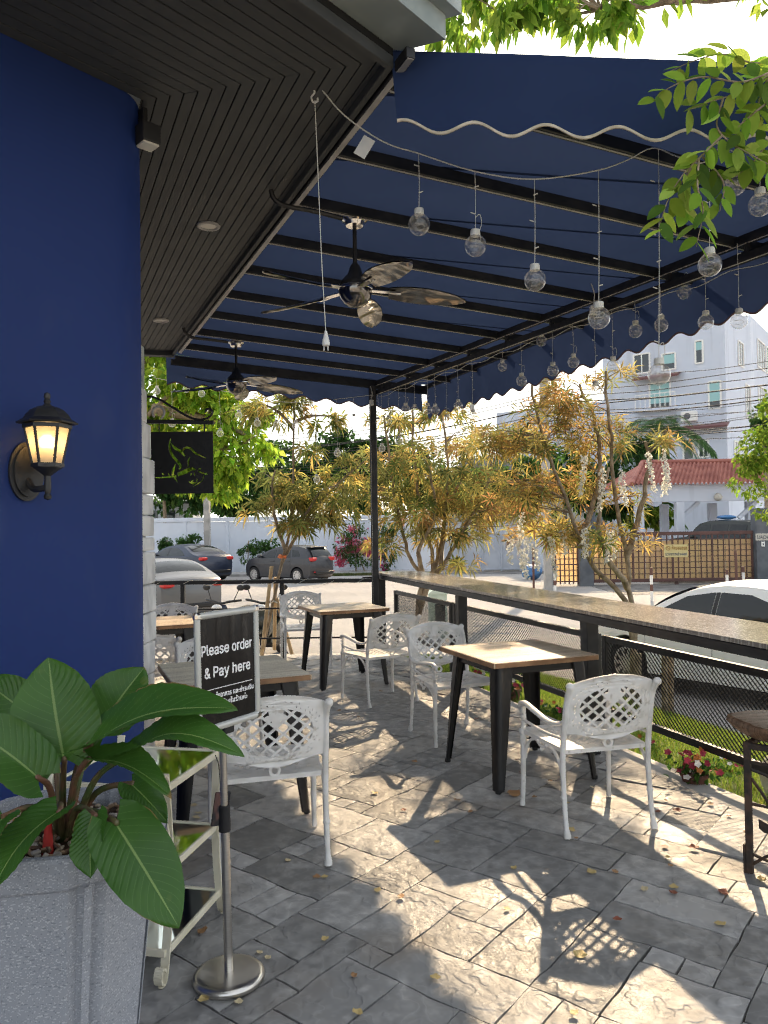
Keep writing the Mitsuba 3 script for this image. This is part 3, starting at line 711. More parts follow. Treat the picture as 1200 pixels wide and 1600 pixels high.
for s in (-1, 1):
    post = curve([(s * 0.238, -0.262, 0.0), (s * 0.237, -0.240, 0.10), (s * 0.236, -0.222, 0.28), (s * 0.236, -0.225, 0.42), (s * 0.235, -0.245, 0.55), (s * 0.232, -0.275, 0.68), (s * 0.235, -0.312, 0.745)], 36)
    r = np.interp(np.linspace(0, 1, len(post)), [0, 0.03, 0.08, 0.5, 0.9, 1], [0.019, 0.019, 0.0125, 0.0150, 0.016, 0.017])
    ch.append(('rear_leg', [tube(post, r, 8, up=(1, 0, 0)), sphere(post[-1] + [s * 0.003, -0.004, 0.004], 0.021, 10, 7)], 'm_chair', 50))
    leg = curve([(s * 0.262, 0.225, 0.0), (s * 0.259, 0.217, 0.12), (s * 0.256, 0.211, 0.40)], 14)
    ch.append(('front_leg', [tube(leg, np.interp(np.linspace(0, 1, len(leg)), [0, 0.06, 0.15, 0.9, 1], [0.016, 0.015, 0.0125, 0.016, 0.021]), 8, up=(1, 0, 0)), bbox((s * 0.256, 0.211, 0.405), (0.040, 0.040, 0.03), 0.006)], 'm_chair', 50))
    zz = np.linspace(0.42, 0.552, 22)
    ch.append(('arm_support', tube(np.stack([s * (0.256 + 0.003 * np.sin(zz * 160)), 0.211 + 0.003 * np.cos(zz * 160) - 0.012 * (zz - 0.42) / 0.13, zz], 1), 0.0135 + 0.0035 * np.sin(zz * 210), 8, up=(1, 0, 0)), 'm_chair', 50))
    armc = curve([(s * 0.236, -0.250, 0.575), (s * 0.243, -0.20, 0.545), (s * 0.254, -0.10, 0.535), (s * 0.262, 0.04, 0.555), (s * 0.262, 0.16, 0.570), (s * 0.260, 0.218, 0.560), (s * 0.259, 0.232, 0.535)], 36)
    ch.append(('armrest', tube(armc, np.interp(np.linspace(0, 1, len(armc)), [0, 0.3, 0.8, 1], [0.012, 0.019, 0.021, 0.015]), 10, flat=0.6, up=(0, 0, 1)), 'm_chair', 60))
    ch.append(('side_rail', tube(curve([(s * 0.238, -0.222, 0.475), (s * 0.246, -0.02, 0.462), (s * 0.256, 0.20, 0.470)], 14), 0.0085, 8), 'm_chair', 50))
    for sg, y0, y1 in ((1, 0.205, 0.03), (-1, -0.22, -0.05)):
        th = np.linspace(0, math.pi / 2, 11)
        brk = np.stack([np.full(11, s * 0.250 if sg > 0 else s * 0.237), y0 + (y1 - y0) * (1 - np.cos(th)), 0.262 + 0.142 * np.sin(th)], 1)
        ch.append(('bracket', tube(brk, np.linspace(0.011, 0.0075, 11), 6, up=(1, 0, 0)), 'm_chair', 50))
    ch.append(('apron', [tube(np.stack([np.full(9, s * 0.245), np.linspace(-0.06, 0.06, 9), 0.400 - 0.022 * np.cos(np.linspace(-1, 1, 9) * 1.5)], 1), 0.008, 6, up=(1, 0, 0)), sphere((s * 0.245, 0, 0.366), 0.012, 8, 6)], 'm_chair', 50))
    ch.append(('knuckle', sphere((s * 0.238, -0.228, 0.185), 0.018, 8, 6), 'm_chair', 50))
CH = kit(ch)
def facing(dx, dy): return math.atan2(dy, dx) - math.pi / 2
def put_chair(x, y, d, lb):
    return stand(CH, 'garden_armchair', lb, 'chair', (x, y, 0), facing(*d), 'white cast metal lattice armchairs')
put_chair(1.045, 4.10, (-0.11, 0.46), 'white lattice armchair seen from behind at the right, nearest the fence panel')
put_chair(-0.575, 3.72, (-0.12, 0.43), 'white lattice armchair seen from behind, standing next to the order sign')
put_chair(0.495, 5.69, (0.155, -0.38), 'white lattice armchair facing the camera, tucked behind the nearest table')
put_chair(-0.065, 6.93, (-0.255, 0.46), 'white lattice armchair turned away, right of the far table')
put_chair(-0.93, 8.86, (0.14, -0.5), 'white lattice armchair beside the far railing, left of the far table')
put_chair(-1.80, 5.83, (-0.12, 0.5), 'white lattice armchair seen from behind, half hidden by the stone pilaster')
put_chair(-1.12, 5.10, (0.15, -0.45), 'white lattice armchair facing the camera, partly hidden behind the order sign')
put_chair(-2.10, 7.55, (0.12, -0.5), 'white lattice armchair of which only the back top shows beyond the leftmost table')

# ================================================================== TABLES
def table_kit(top_m):
    p = []
    s = 0.36
    p.append(('tabletop', [bbox((0, 0, 0.733), (2 * s, 2 * s, 0.032), 0.004)], top_m, False))
    p.append(('edge_band', [bbox((x, y, 0.732), (a, b, 0.028), 0.001) for x, y, a, b in ((s, 0, 0.006, 2 * s - 0.012), (-s, 0, 0.006, 2 * s - 0.012), (0, s, 2 * s - 0.012, 0.006), (0, -s, 2 * s - 0.012, 0.006))], 'm_wood_edge', False))
    fr = 0.285
    for x, y, a, b in ((fr, 0, 0.02, 2 * fr), (-fr, 0, 0.02, 2 * fr), (0, fr, 2 * fr - 0.02, 0.02), (0, -fr, 2 * fr - 0.02, 0.02)):
        p.append(('apron', bbox((x, y, 0.690), (a, b, 0.054), 0.004), 'm_blackmetal', False))
    for sx in (-1, 1):
        for sy in (-1, 1):
            a, b = np.array([sx * 0.300, sy * 0.300, 0.712]), np.array([sx * 0.345, sy * 0.345, 0.012])
            rows = []
            for u in np.linspace(0, 1, 10):
                c = a + (b - a) * u
                w = (0.092 * (1 - u) + 0.040 * u) * (1 if u > 0.02 else 1)
                prof = [(0, w), (-0.010, w * 0.98), (-0.008, 0.030), (0.0, 0.012), (0.012, 0.0), (0.030, -0.008), (w * 0.98, -0.010), (w, 0)]
                rows.append([(c[0] - sx * q0, c[1] - sy * q1, c[2]) for q0, q1 in prof])
            P = np.array(rows)
            if sx * sy < 0: P = P[:, ::-1]
            inn = P.copy(); ctr = np.array([(a + (b - a) * u) for u in np.linspace(0, 1, 10)]); 
            inn[:, :, 0] -= sx * 0.004; inn[:, :, 1] -= sy * 0.004
            p.append(('leg', [grid(P), (lambda g: (g[0], g[1][:, ::-1]))(grid(inn))], 'm_blackmetal', 40))
            p.append(('foot', lathe([(0.0005, 0), (0.017, 0), (0.019, 0.006), (0.017, 0.022), (0.0005, 0.024)], 12, (b[0] - sx * 0.014, b[1] - sy * 0.014, 0)), 'm_rubber', 40))
    return kit(p)
principled('m_blackmetal', mottled((0.008, 0.008, 0.009), (0.014, 0.014, 0.014), 7), 0.36, spec=0.5)
TW, TG = table_kit('m_wood_warm'), table_kit('m_wood_grey')
put_table = lambda k, x, y, r, lb: stand(k, 'cafe_table', lb, 'table', (x, y, 0), r, 'square wood topped cafe tables with black steel legs')
put_table(TW, 0.822, 4.87, 0.37, 'square wooden cafe table with splayed black legs in front of the right chair')
put_table(TG, -0.43, 7.76, 0.40, 'square wooden cafe table in the middle distance near the awning post')
put_table(TG, -0.875, 4.36, 0.40, 'greyish wooden cafe table half hidden behind the order sign')
put_table(TW, -2.02, 6.72, 0.40, 'wooden cafe table cut off by the stone pilaster, leftmost of the tables')

# ================================================================== ORDER SIGN
sg = thing('sign_stand', 'order sign with black poster in a silver snap frame on a round steel base', 'sign')
bx, by = -0.550, 2.645
part(sg, 'base', lathe([(0.0005, 0.0), (0.104, 0.0), (0.117, 0.006), (0.122, 0.016), (0.119, 0.026), (0.110, 0.033), (0.094, 0.0365), (0.05, 0.039), (0.0005, 0.040)], 48, (bx, by, 0)), 'm_steel', smooth=60)
lean = np.array([-0.017, 0.0, 0])
part(sg, 'lower_pole', tube([(bx, by, 0.038), (bx - 0.0085, by, 0.53)], 0.0150, 16), 'm_steel', smooth=60)
part(sg, 'upper_pole', tube([(bx - 0.0085, by, 0.50), (bx - 0.0145, by, 0.90)], 0.0125, 16), 'm_steel', smooth=60)
part(sg, 'collar', lathe([(0.0150, 0.505), (0.0200, 0.506), (0.0205, 0.545), (0.0185, 0.549), (0.0190, 0.590), (0.0150, 0.594)], 20, (bx - 0.009, by, 0)), 'm_rubber', smooth=40)
SD = np.array([0.52, 0.854, 0]); SN = np.array([0.854, -0.52, 0]); SU = np.array([-0.012, 0.0, 1.0])
Rs = np.stack([SD, SU, SN], 1)
sc = np.array([bx - 0.004, by, 1.062]) + SN * 0.014
SW, SH = 0.148, 0.192
def on_sign(m, off=0.0): return tf(m, Rs, sc + SN * off)
def wav(v):
    x, y = v[:, 0], v[:, 1]
    tt = np.clip((y + 0.02) / (SH + 0.02), 0, 1)
    z = 0.0035 * tt ** 2 * np.sin(x * 95 + 1.1 * np.sin(y * 14)) + 0.0022 * np.sin(x * 21 + y * 9) * (1 - np.clip(np.abs(x) / SW, 0, 1) ** 4) + 0.0015 * np.clip(-(y + 0.1) / 0.1, 0, 1) * np.sin(x * 70 + 2)
    w = v.copy(); w[:, 2] = v[:, 2] + z
    return w
gx, gy = np.meshgrid(np.linspace(-SW + 0.008, SW - 0.008, 60), np.linspace(-SH + 0.008, SH - 0.008, 70), indexing='ij')
principled('m_poster', (0.006, 0.006, 0.007), 0.26, spec=0.38)
principled('m_print', (0.80, 0.80, 0.80), 0.35)
pv, pf = grid(np.stack([gx, gy, gx * 0 + 0.003], -1))
po = part(sg, 'poster', on_sign((wav(pv), pf)), 'm_poster', smooth=True)
part(sg, 'back_panel', on_sign(bbox((0, 0, -0.0055), (2 * SW - 0.01, 2 * SH - 0.01, 0.005), 0.001)), 'm_alu', smooth=False)
def rail_prof(a, b, r=0.0155):
    m = tube([a, b], r, 14, flat=0.62, up=(0, 0, 1)); return m
for nm, a, b in (('frame_top', (-SW + 0.012, SH - 0.004, 0.004), (SW - 0.012, SH - 0.004, 0.004)), ('frame_bottom', (-SW + 0.012, -SH + 0.004, 0.004), (SW - 0.012, -SH + 0.004, 0.004)),
                 ('frame_side', (-SW + 0.004, -SH + 0.012, 0.004), (-SW + 0.004, SH - 0.012, 0.004)), ('frame_side', (SW - 0.004, -SH + 0.012, 0.004), (SW - 0.004, SH - 0.012, 0.004))):
    part(sg, nm, on_sign(tube([a, b], 0.0120, 14, flat=0.85, up=(0, 0, 1) if 'side' not in nm else (0, 0, 1))), 'm_satin', smooth=60)
principled('m_satin', (0.52, 0.53, 0.50), 0.38, metal=0.35)
for sx in (-1, 1):
    for sy in (-1, 1):
        part(sg, 'corner_cap', on_sign(bbox((sx * (SW - 0.004), sy * (SH - 0.004), 0.004), (0.027, 0.027, 0.024), 0.008)), 'm_chrome' , smooth=30)
part(sg, 'clamp', on_sign(bbox((0.0, -SH - 0.016, -0.006), (0.05, 0.03, 0.02), 0.004)), 'm_rubber')
def put_text(m, x, y, s=1.0, wx=1.0):
    v = np.array(m.vertices) if hasattr(m, 'vertices') else m[0]
    f = np.array(m.faces) if hasattr(m, 'faces') else m[1]
    v = v * [s * wx, s, 1]
    v = v + [x - (v[:, 0].min() + v[:, 0].max()) / 2, y, 0.0036]
    v, f = subdiv((v, f), 0.012)
    return on_sign((wav(v), f))
for nm, tx, y, h, wx in (('line_one', 'Please order', 0.055, 0.034, 0.92), ('line_two', '& Pay here', -0.020, 0.034, 0.95)):
    m = meshkit.text_mesh(tx, h, 0.0008, True)
    w = np.ptp(np.array(m.vertices)[:, 0])
    part(po, 'lettering', put_text(m, -0.002, y, 1.0, 0.248 / w if tx[0] == 'P' else 0.222 / w), 'm_print', smooth=False)
part(po, 'rule_line', put_text((lambda b: (b[0], b[1]))(bbox((0, 0, 0.0004), (0.236, 0.0026, 0.0008), 0.0002)), 0, -0.060), 'm_print', smooth=False)
THAI = {"a":[[[[528,5],[528,26],[535,26],[535,9],[538,5],[542,5],[544,7],[544,10],[545,11],[545,26],[552,26],[552,0],[546,0],[545,2],[541,-1],[534,-1],[530,1]]],[[[499,25],[498,26],[506,26],[506,22],[507,22],[508,15],[509,15],[510,8],[512,6],[513,6],[516,10],[516,17],[513,21],[509,22],[509,26],[517,26],[522,22],[522,19],[523,19],[523,9],[520,3],[514,0],[506,0],[505,1],[504,8],[502,11],[502,15],[501,15],[500,21],[499,21]]],[[[499,30],[499,33],[503,35],[521,35],[521,30]]],[[[486,2],[486,26],[493,26],[493,5],[494,4],[497,4],[497,0],[496,-1],[490,-1]]],[[[468,16],[467,22],[468,23],[473,23],[473,20],[480,20],[480,15],[470,15]]],[[[468,3],[467,9],[468,10],[473,10],[473,7],[480,7],[480,2],[470,2]]],[[[442,1],[443,7],[445,7],[448,5],[455,5],[456,7],[455,9],[450,10],[443,14],[442,16],[442,22],[447,26],[460,26],[461,25],[461,19],[456,20],[456,21],[452,21],[449,20],[449,19],[450,17],[455,16],[462,12],[463,10],[463,4],[462,2],[457,-1],[447,-1],[447,0],[443,0]]],[[[420,20],[420,25],[421,26],[432,26],[435,24],[436,22],[436,-1],[429,-1],[429,19],[426,21]]],[[[404,31],[405,37],[407,38],[413,38],[415,37],[416,35],[416,31],[412,28],[408,28]],[[408,33],[411,31],[412,34],[409,35]]],[[[392,22],[392,26],[401,26],[403,24],[403,18],[400,13],[400,7],[402,5],[407,5],[408,8],[408,15],[407,17],[405,17],[405,21],[407,21],[409,23],[409,26],[416,26],[416,22],[415,20],[413,19],[415,17],[415,5],[411,0],[408,0],[408,-1],[400,-1],[400,0],[397,0],[394,3],[393,5],[393,14],[396,18],[396,20]]],[[[376,16],[375,22],[376,23],[381,23],[381,20],[388,20],[388,15],[378,15]]],[[[376,3],[375,9],[376,10],[381,10],[381,7],[388,7],[388,2],[378,2]]],[[[346,4],[346,9],[350,14],[352,15],[359,15],[359,16],[362,17],[362,19],[359,21],[354,21],[351,19],[348,19],[348,24],[349,25],[351,26],[364,26],[368,23],[369,21],[369,-1],[362,-1],[362,10],[355,10],[353,8],[354,4],[359,4],[359,0],[358,-1],[351,-1],[349,0]]],[[[332,26],[339,26],[339,6],[343,3],[343,0],[342,-1],[335,-1],[332,2]]],[[[317,26],[324,26],[324,6],[325,4],[328,4],[328,0],[327,-1],[321,-1],[317,2]]],[[[278,1],[279,7],[281,7],[284,5],[291,5],[292,7],[291,9],[286,10],[279,14],[278,16],[278,22],[283,26],[296,26],[297,25],[297,19],[292,20],[292,21],[288,21],[285,20],[285,19],[286,17],[291,16],[298,12],[299,10],[299,4],[298,2],[293,-1],[283,-1],[283,0],[279,0]]],[[[255,20],[255,25],[257,26],[268,26],[271,24],[272,22],[272,-1],[265,-1],[265,19],[262,21]]],[[[229,0],[229,26],[236,26],[237,18],[240,20],[240,22],[244,26],[252,26],[247,20],[247,18],[249,18],[252,14],[252,0],[245,0],[245,11],[244,13],[242,13],[236,9],[236,0]]],[[[204,20],[204,25],[206,26],[217,26],[220,24],[221,22],[221,-1],[214,-1],[214,19],[211,21]]],[[[178,6],[178,15],[190,15],[190,10],[185,10],[185,7],[187,5],[192,5],[195,10],[195,16],[192,20],[190,21],[186,21],[185,20],[179,19],[179,25],[182,25],[182,26],[195,26],[200,22],[201,17],[202,17],[202,8],[201,8],[200,3],[197,0],[194,0],[194,-1],[185,-1],[181,1]]],[[[123,4],[123,9],[127,14],[129,15],[136,15],[136,16],[139,16],[139,19],[136,21],[131,21],[128,19],[125,19],[125,24],[128,26],[141,26],[142,28],[148,28],[149,26],[157,26],[157,22],[159,19],[159,15],[160,15],[161,8],[162,6],[164,6],[167,10],[167,17],[164,21],[160,22],[160,26],[168,26],[170,25],[173,22],[173,19],[174,19],[174,9],[171,3],[165,0],[157,0],[156,1],[155,8],[153,11],[153,15],[152,15],[151,21],[150,21],[150,25],[149,25],[147,25],[146,22],[146,0],[139,0],[138,10],[132,10],[130,8],[131,4],[136,4],[136,0],[134,-1],[128,-1],[125,1]]],[[[132,37],[133,38],[138,38],[138,41],[145,41],[145,35],[150,35],[150,30],[135,30],[133,31],[132,33]]],[[[100,20],[100,25],[102,26],[113,26],[116,24],[117,22],[117,-1],[110,-1],[110,19],[107,21]]],[[[58,16],[58,20],[62,25],[64,26],[76,26],[77,24],[79,24],[79,22],[81,21],[81,7],[83,5],[87,5],[89,9],[89,26],[96,26],[96,0],[91,0],[89,2],[85,-1],[79,-1],[77,0],[74,4],[74,19],[71,21],[69,21],[65,19],[65,17],[69,16],[69,12],[66,12],[65,6],[66,4],[69,4],[69,0],[68,-1],[62,-1],[58,2],[58,11],[61,14]]],[[[32,16],[32,22],[35,25],[37,26],[50,26],[51,25],[51,19],[46,20],[46,21],[42,21],[39,20],[39,19],[40,17],[45,16],[52,12],[53,10],[53,4],[52,2],[47,-1],[37,-1],[37,0],[33,0],[32,1],[33,7],[35,7],[37,5],[44,5],[46,7],[43,10],[40,10],[34,13]]],[[[43,-4],[49,-4],[51,-6],[51,-13],[45,-13],[45,-8],[43,-8]]],[[[3,0],[3,11],[6,15],[6,16],[3,16],[3,22],[8,26],[20,26],[24,24],[24,22],[26,21],[26,0],[19,0],[19,18],[18,20],[15,21],[12,21],[10,19],[10,17],[14,16],[14,13],[11,12],[10,10],[10,0]]]],"b":[[[[241,3],[240,9],[241,10],[246,10],[246,7],[253,7],[253,2],[243,2]]],[[[241,16],[240,22],[241,23],[246,23],[246,20],[253,20],[253,15],[243,15]]],[[[210,19],[211,19],[211,22],[216,26],[228,26],[230,25],[234,20],[234,0],[227,0],[227,18],[226,20],[223,21],[220,21],[218,19],[217,13],[224,14],[224,8],[219,8],[218,7],[217,5],[217,0],[210,0]]],[[[227,41],[234,41],[234,30],[227,30]]],[[[179,5],[179,26],[186,26],[186,9],[189,5],[193,5],[195,7],[195,10],[196,11],[196,26],[203,26],[203,0],[197,0],[196,2],[192,-1],[185,-1],[181,1]]],[[[155,20],[155,25],[157,26],[168,26],[171,24],[172,22],[172,-1],[165,-1],[165,19],[162,21]]],[[[132,1],[133,7],[135,7],[138,5],[145,5],[146,7],[145,9],[140,10],[133,14],[132,16],[132,22],[137,26],[150,26],[151,25],[151,19],[146,20],[146,21],[142,21],[139,20],[139,19],[140,17],[145,16],[152,12],[153,10],[153,4],[152,2],[147,-1],[137,-1],[137,0],[133,0]]],[[[137,30],[137,33],[139,33],[140,35],[140,37],[137,37],[137,40],[138,41],[144,41],[146,39],[146,35],[153,35],[153,30]]],[[[102,5],[102,26],[109,26],[109,9],[112,5],[116,5],[118,7],[118,10],[119,11],[119,26],[126,26],[126,0],[120,0],[119,2],[115,-1],[108,-1],[104,1]]],[[[83,34],[83,39],[84,40],[95,40],[98,37],[98,31],[93,24],[93,6],[94,4],[97,4],[97,0],[96,-1],[90,-1],[86,2],[86,26],[91,32],[89,35]]],[[[54,5],[54,26],[61,26],[61,9],[64,5],[68,5],[70,7],[70,10],[71,11],[71,26],[78,26],[78,0],[72,0],[71,2],[67,-1],[60,-1],[56,1]]],[[[30,20],[30,25],[32,26],[43,26],[46,24],[47,22],[47,-1],[40,-1],[40,19],[37,21]]],[[[12,30],[12,33],[14,33],[15,35],[15,37],[12,37],[12,40],[13,41],[19,41],[21,39],[21,35],[28,35],[28,30]]],[[[2,7],[2,18],[3,18],[3,21],[7,25],[9,26],[21,26],[25,24],[27,20],[27,-1],[20,-1],[20,18],[19,20],[17,21],[11,20],[9,15],[9,9],[11,5],[16,5],[16,-1],[9,-1],[5,1]]]],"c":[[[[164,2],[164,9],[167,12],[164,14],[164,18],[166,21],[168,22],[179,22],[183,19],[184,17],[184,-1],[178,-1],[177,0],[177,15],[176,17],[172,17],[171,15],[171,14],[174,13],[174,11],[171,9],[171,4],[174,3],[174,0],[173,-1],[167,-1]]],[[[142,1],[144,6],[147,6],[151,4],[154,6],[153,8],[150,8],[146,10],[143,13],[143,18],[144,20],[147,22],[159,22],[159,16],[151,17],[150,16],[151,14],[154,14],[158,12],[161,9],[161,4],[160,2],[156,-1],[147,-1],[147,0]]],[[[117,6],[117,15],[118,15],[118,18],[122,22],[134,22],[137,19],[138,17],[138,-1],[132,-1],[131,0],[131,15],[130,17],[126,17],[124,14],[124,6],[129,4],[129,-1],[122,-1],[118,3],[118,6]]],[[[93,5],[93,13],[104,13],[104,9],[100,9],[100,6],[101,5],[106,5],[107,8],[107,13],[106,16],[103,17],[94,16],[94,21],[96,22],[108,22],[112,19],[113,14],[114,14],[114,7],[111,1],[107,-1],[99,-1],[97,0]]],[[[70,16],[70,20],[72,22],[84,22],[86,21],[89,18],[89,14],[90,14],[89,4],[84,0],[73,0],[73,9],[71,9],[71,13],[79,13],[79,5],[80,5],[83,8],[83,14],[82,16],[80,17]]],[[[46,22],[53,22],[53,7],[54,5],[56,5],[60,6],[60,22],[67,22],[67,5],[64,0],[62,-1],[56,-1],[52,1],[51,1],[51,-1],[46,-1]]],[[[26,17],[26,21],[27,22],[38,22],[40,20],[41,18],[41,0],[34,0],[34,16],[33,17],[28,17],[27,16]]],[[[3,22],[10,22],[11,17],[15,20],[15,22],[23,22],[19,17],[19,15],[23,11],[23,0],[16,0],[16,9],[14,11],[12,10],[12,8],[10,7],[10,0],[3,0]]],[[[9,25],[12,29],[12,31],[9,32],[9,34],[16,34],[17,33],[17,29],[22,29],[22,25]]]],"d":[[[[275,0],[275,9],[277,12],[275,14],[276,20],[279,22],[290,22],[292,21],[295,17],[295,0],[288,0],[288,15],[286,17],[283,17],[282,16],[282,14],[285,13],[285,11],[282,9],[282,0]]],[[[250,5],[250,13],[261,13],[261,9],[257,9],[257,6],[258,5],[263,5],[264,8],[264,13],[263,16],[260,17],[251,16],[251,21],[253,22],[265,22],[269,19],[270,14],[271,14],[271,7],[268,1],[264,-1],[256,-1],[251,3]]],[[[226,5],[226,13],[237,13],[237,9],[233,9],[233,6],[234,5],[239,5],[240,8],[240,13],[239,16],[236,17],[227,16],[227,21],[229,22],[241,22],[245,19],[246,14],[247,14],[247,7],[244,1],[240,-1],[232,-1],[230,0]]],[[[212,13],[223,13],[223,8],[212,8]]],[[[194,17],[194,21],[195,22],[206,22],[208,20],[209,18],[209,0],[202,0],[202,16],[201,17],[196,17],[195,16]]],[[[170,19],[171,22],[179,22],[180,21],[181,16],[178,12],[178,5],[183,5],[183,22],[190,22],[190,4],[187,0],[184,0],[184,-1],[176,-1],[172,2],[171,4],[171,11],[174,16],[171,17]]],[[[177,25],[180,29],[180,31],[177,32],[177,34],[184,34],[185,33],[185,29],[190,29],[190,25]]],[[[157,2],[157,22],[164,22],[164,5],[167,4],[167,0],[166,-1],[160,-1],[158,0]]],[[[132,21],[131,22],[138,22],[139,21],[141,9],[142,9],[142,6],[143,6],[145,6],[146,8],[146,14],[145,16],[141,17],[141,22],[147,22],[152,18],[153,8],[150,2],[148,2],[147,0],[137,0],[135,11],[133,14]]],[[[114,17],[114,21],[115,22],[126,22],[128,20],[129,18],[129,0],[122,0],[122,16],[121,17],[116,17],[115,16]]],[[[90,0],[90,22],[95,22],[95,20],[96,20],[99,22],[107,22],[109,21],[111,17],[111,0],[104,0],[104,15],[102,17],[99,17],[97,15],[97,0]]],[[[65,21],[64,22],[71,22],[72,21],[74,9],[75,9],[75,6],[76,6],[78,6],[79,8],[79,14],[78,16],[74,17],[74,22],[80,22],[85,18],[86,8],[83,2],[81,2],[80,0],[70,0],[68,11],[66,14]]],[[[47,17],[47,21],[48,22],[59,22],[61,20],[62,18],[62,0],[55,0],[55,16],[54,17],[49,17],[48,16]]],[[[27,0],[28,6],[29,5],[35,5],[37,8],[37,13],[36,16],[34,17],[27,16],[27,21],[28,22],[38,22],[40,21],[43,18],[43,14],[44,14],[43,4],[41,3],[41,1],[37,-1]]],[[[2,19],[3,22],[11,22],[12,21],[13,16],[10,12],[10,5],[15,5],[15,22],[22,22],[22,4],[19,0],[16,0],[16,-1],[8,-1],[4,2],[3,4],[3,11],[6,16],[3,17]]]]}
def thai(k, h, cap, depth=0.0008):
    g = union_all([Polygon(r[0], r[1:]).buffer(0) for r in THAI[k]])
    return ext(affinity.scale(g, h / cap, h / cap, origin=(0, 0)), depth)
for k, y, w in (('a', -0.092, 0.240), ('b', -0.120, 0.120)):
    m = thai(k, 0.0135, 26.0)
    part(po, 'lettering', put_text(m, 0.004 if k == 'a' else 0.03, y, 1.0, w / np.ptp(m[0][:, 0])), 'm_print', smooth=False)
# dark tag on a cord that hangs behind the sign pole from the shelf
tg = thing('hanging_tag', 'small dark patterned tag on a black cord hanging beside the sign pole', 'tag')
part(tg, 'cord', tube(curve([(-0.672, 3.02, 0.655), (-0.655, 3.00, 0.62), (-0.648, 2.99, 0.55), (-0.648, 2.99, 0.525)], 20), 0.0022, 5), 'm_rubber')
principled('m_tag', proc(lambda p, n, uv: mix((0.012, 0.014, 0.02), (0.10, 0.05, 0.045), smoothstep(0.5, 0.6, fbm(p.x * 30, p.y * 30, p.z * 16, 2)))), 0.25)
part(tg, 'card', tf(bbox((0, 0, 0), (0.075, 0.012, 0.125), 0.005), rotz(0.9) @ np.array([[math.cos(.2), 0, math.sin(.2)], [0, 1, 0], [-math.sin(.2), 0, math.cos(.2)]]), (-0.645, 2.985, 0.46)), 'm_tag')

# ================================================================== CREAM SHELF STAND
principled('m_cream', mottled((0.62, 0.58, 0.43), (0.70, 0.66, 0.52), 10), 0.42)
principled('m_mirror', (0.62, 0.66, 0.60), 0.04, metal=1.0)
et = thing('shelf_stand', 'cream metal shelf stand with three glass shelves and scrolled feet behind the planter', 'shelf')
e0, e1 = np.array([-0.765, 2.645]), np.array([-0.675, 3.085])     # front right and rear right legs
ed = (e1 - e0) / np.linalg.norm(e1 - e0); es = np.array([-ed[1], ed[0]])
EW = 0.42
def flatbar(path, w, t):
    """flat strip: width w across es, thickness t in the curve's plane"""
    p = np.asarray(path, float)
    tan = np.gradient(p, axis=0); tan /= np.linalg.norm(tan, axis=1, keepdims=True)
    s3 = np.array([*es, 0]); n = np.cross(tan, s3)
    q = np.stack([p + s3 * w / 2 + n * t / 2, p - s3 * w / 2 + n * t / 2, p - s3 * w / 2 - n * t / 2, p + s3 * w / 2 - n * t / 2, p + s3 * w / 2 + n * t / 2], 1)
    return cat(grid(q)[0:2], (q[0, :4], np.array([[0, 1, 2], [0, 2, 3]])), (q[-1, :4], np.array([[0, 2, 1], [0, 3, 2]])))
def leg_curve(base, out):
    """bowed strip leg in the plane of ed; out = +1 curls away along ed"""
    o3, u3 = np.array([*ed, 0]) * out, np.array([0, 0, 1.0])
    pts = [(-0.005, 0.70), (-0.012, 0.66), (-0.03, 0.50), (-0.035, 0.36), (-0.025, 0.22), (-0.002, 0.09), (0.012, 0.03), (0.028, 0.010), (0.047, 0.020), (0.053, 0.042), (0.044, 0.062), (0.029, 0.060), (0.022, 0.046)]
    return curve([np.array([*base, 0]) + o3 * a + u3 * b for a, b in pts], 60)
for nm, b, o in (('leg', e0, -1), ('leg', e1, 1), ('leg', e0 + es * EW, -1), ('leg', e1 + es * EW, 1)):
    part(et, nm, flatbar(leg_curve(b, o), 0.030, 0.007), 'm_cream', smooth=40)
    part(et, 'foot', lathe([(0.0005, 0), (0.011, 0), (0.011, 0.006), (0.0005, 0.007)], 10, (*(b + ed * o * 0.03), 0)), 'm_cream')
# upper scrolls that loop over the top shelf
for b, o in ((e0, -1), (e0 + es * EW, -1)):
    o3 = np.array([*ed, 0]) * o
    pts = [(-0.005, 0.68), (0.010, 0.700), (0.028, 0.690), (0.036, 0.655), (0.030, 0.60), (0.012, 0.55), (-0.012, 0.48)]
    part(et, 'scroll', flatbar(curve([np.array([*b, 0]) + o3 * a + np.array([0, 0, c_]) for a, c_ in pts], 30), 0.030, 0.007), 'm_cream', smooth=40)
for z, ins in ((0.645, 0.0), (0.365, 0.03), (0.095, 0.0)):
    c0, c1 = e0 + ed * ins, e1 - ed * ins
    q = [c0, c1, c1 + es * EW, c0 + es * EW]
    ctr = sum(q) / 4
    part(et, 'shelf_frame', [bar((*q[i], z), (*q[(i + 1) % 4], z), 0.012, 0.026, 0.002) for i in range(4)], 'm_cream')
    part(et, 'shelf_glass', ext(Polygon([tuple(ctr + (p - ctr) * 0.97) for p in q]), 0.004, z + 0.004), 'm_mirror', smooth=False)

# ================================================================== HANGING SIGN WITH BIRD
hs = thing('hanging_sign', 'square black hanging sign with a cut out hummingbird on a branch', 'sign')
D_ = 5.2
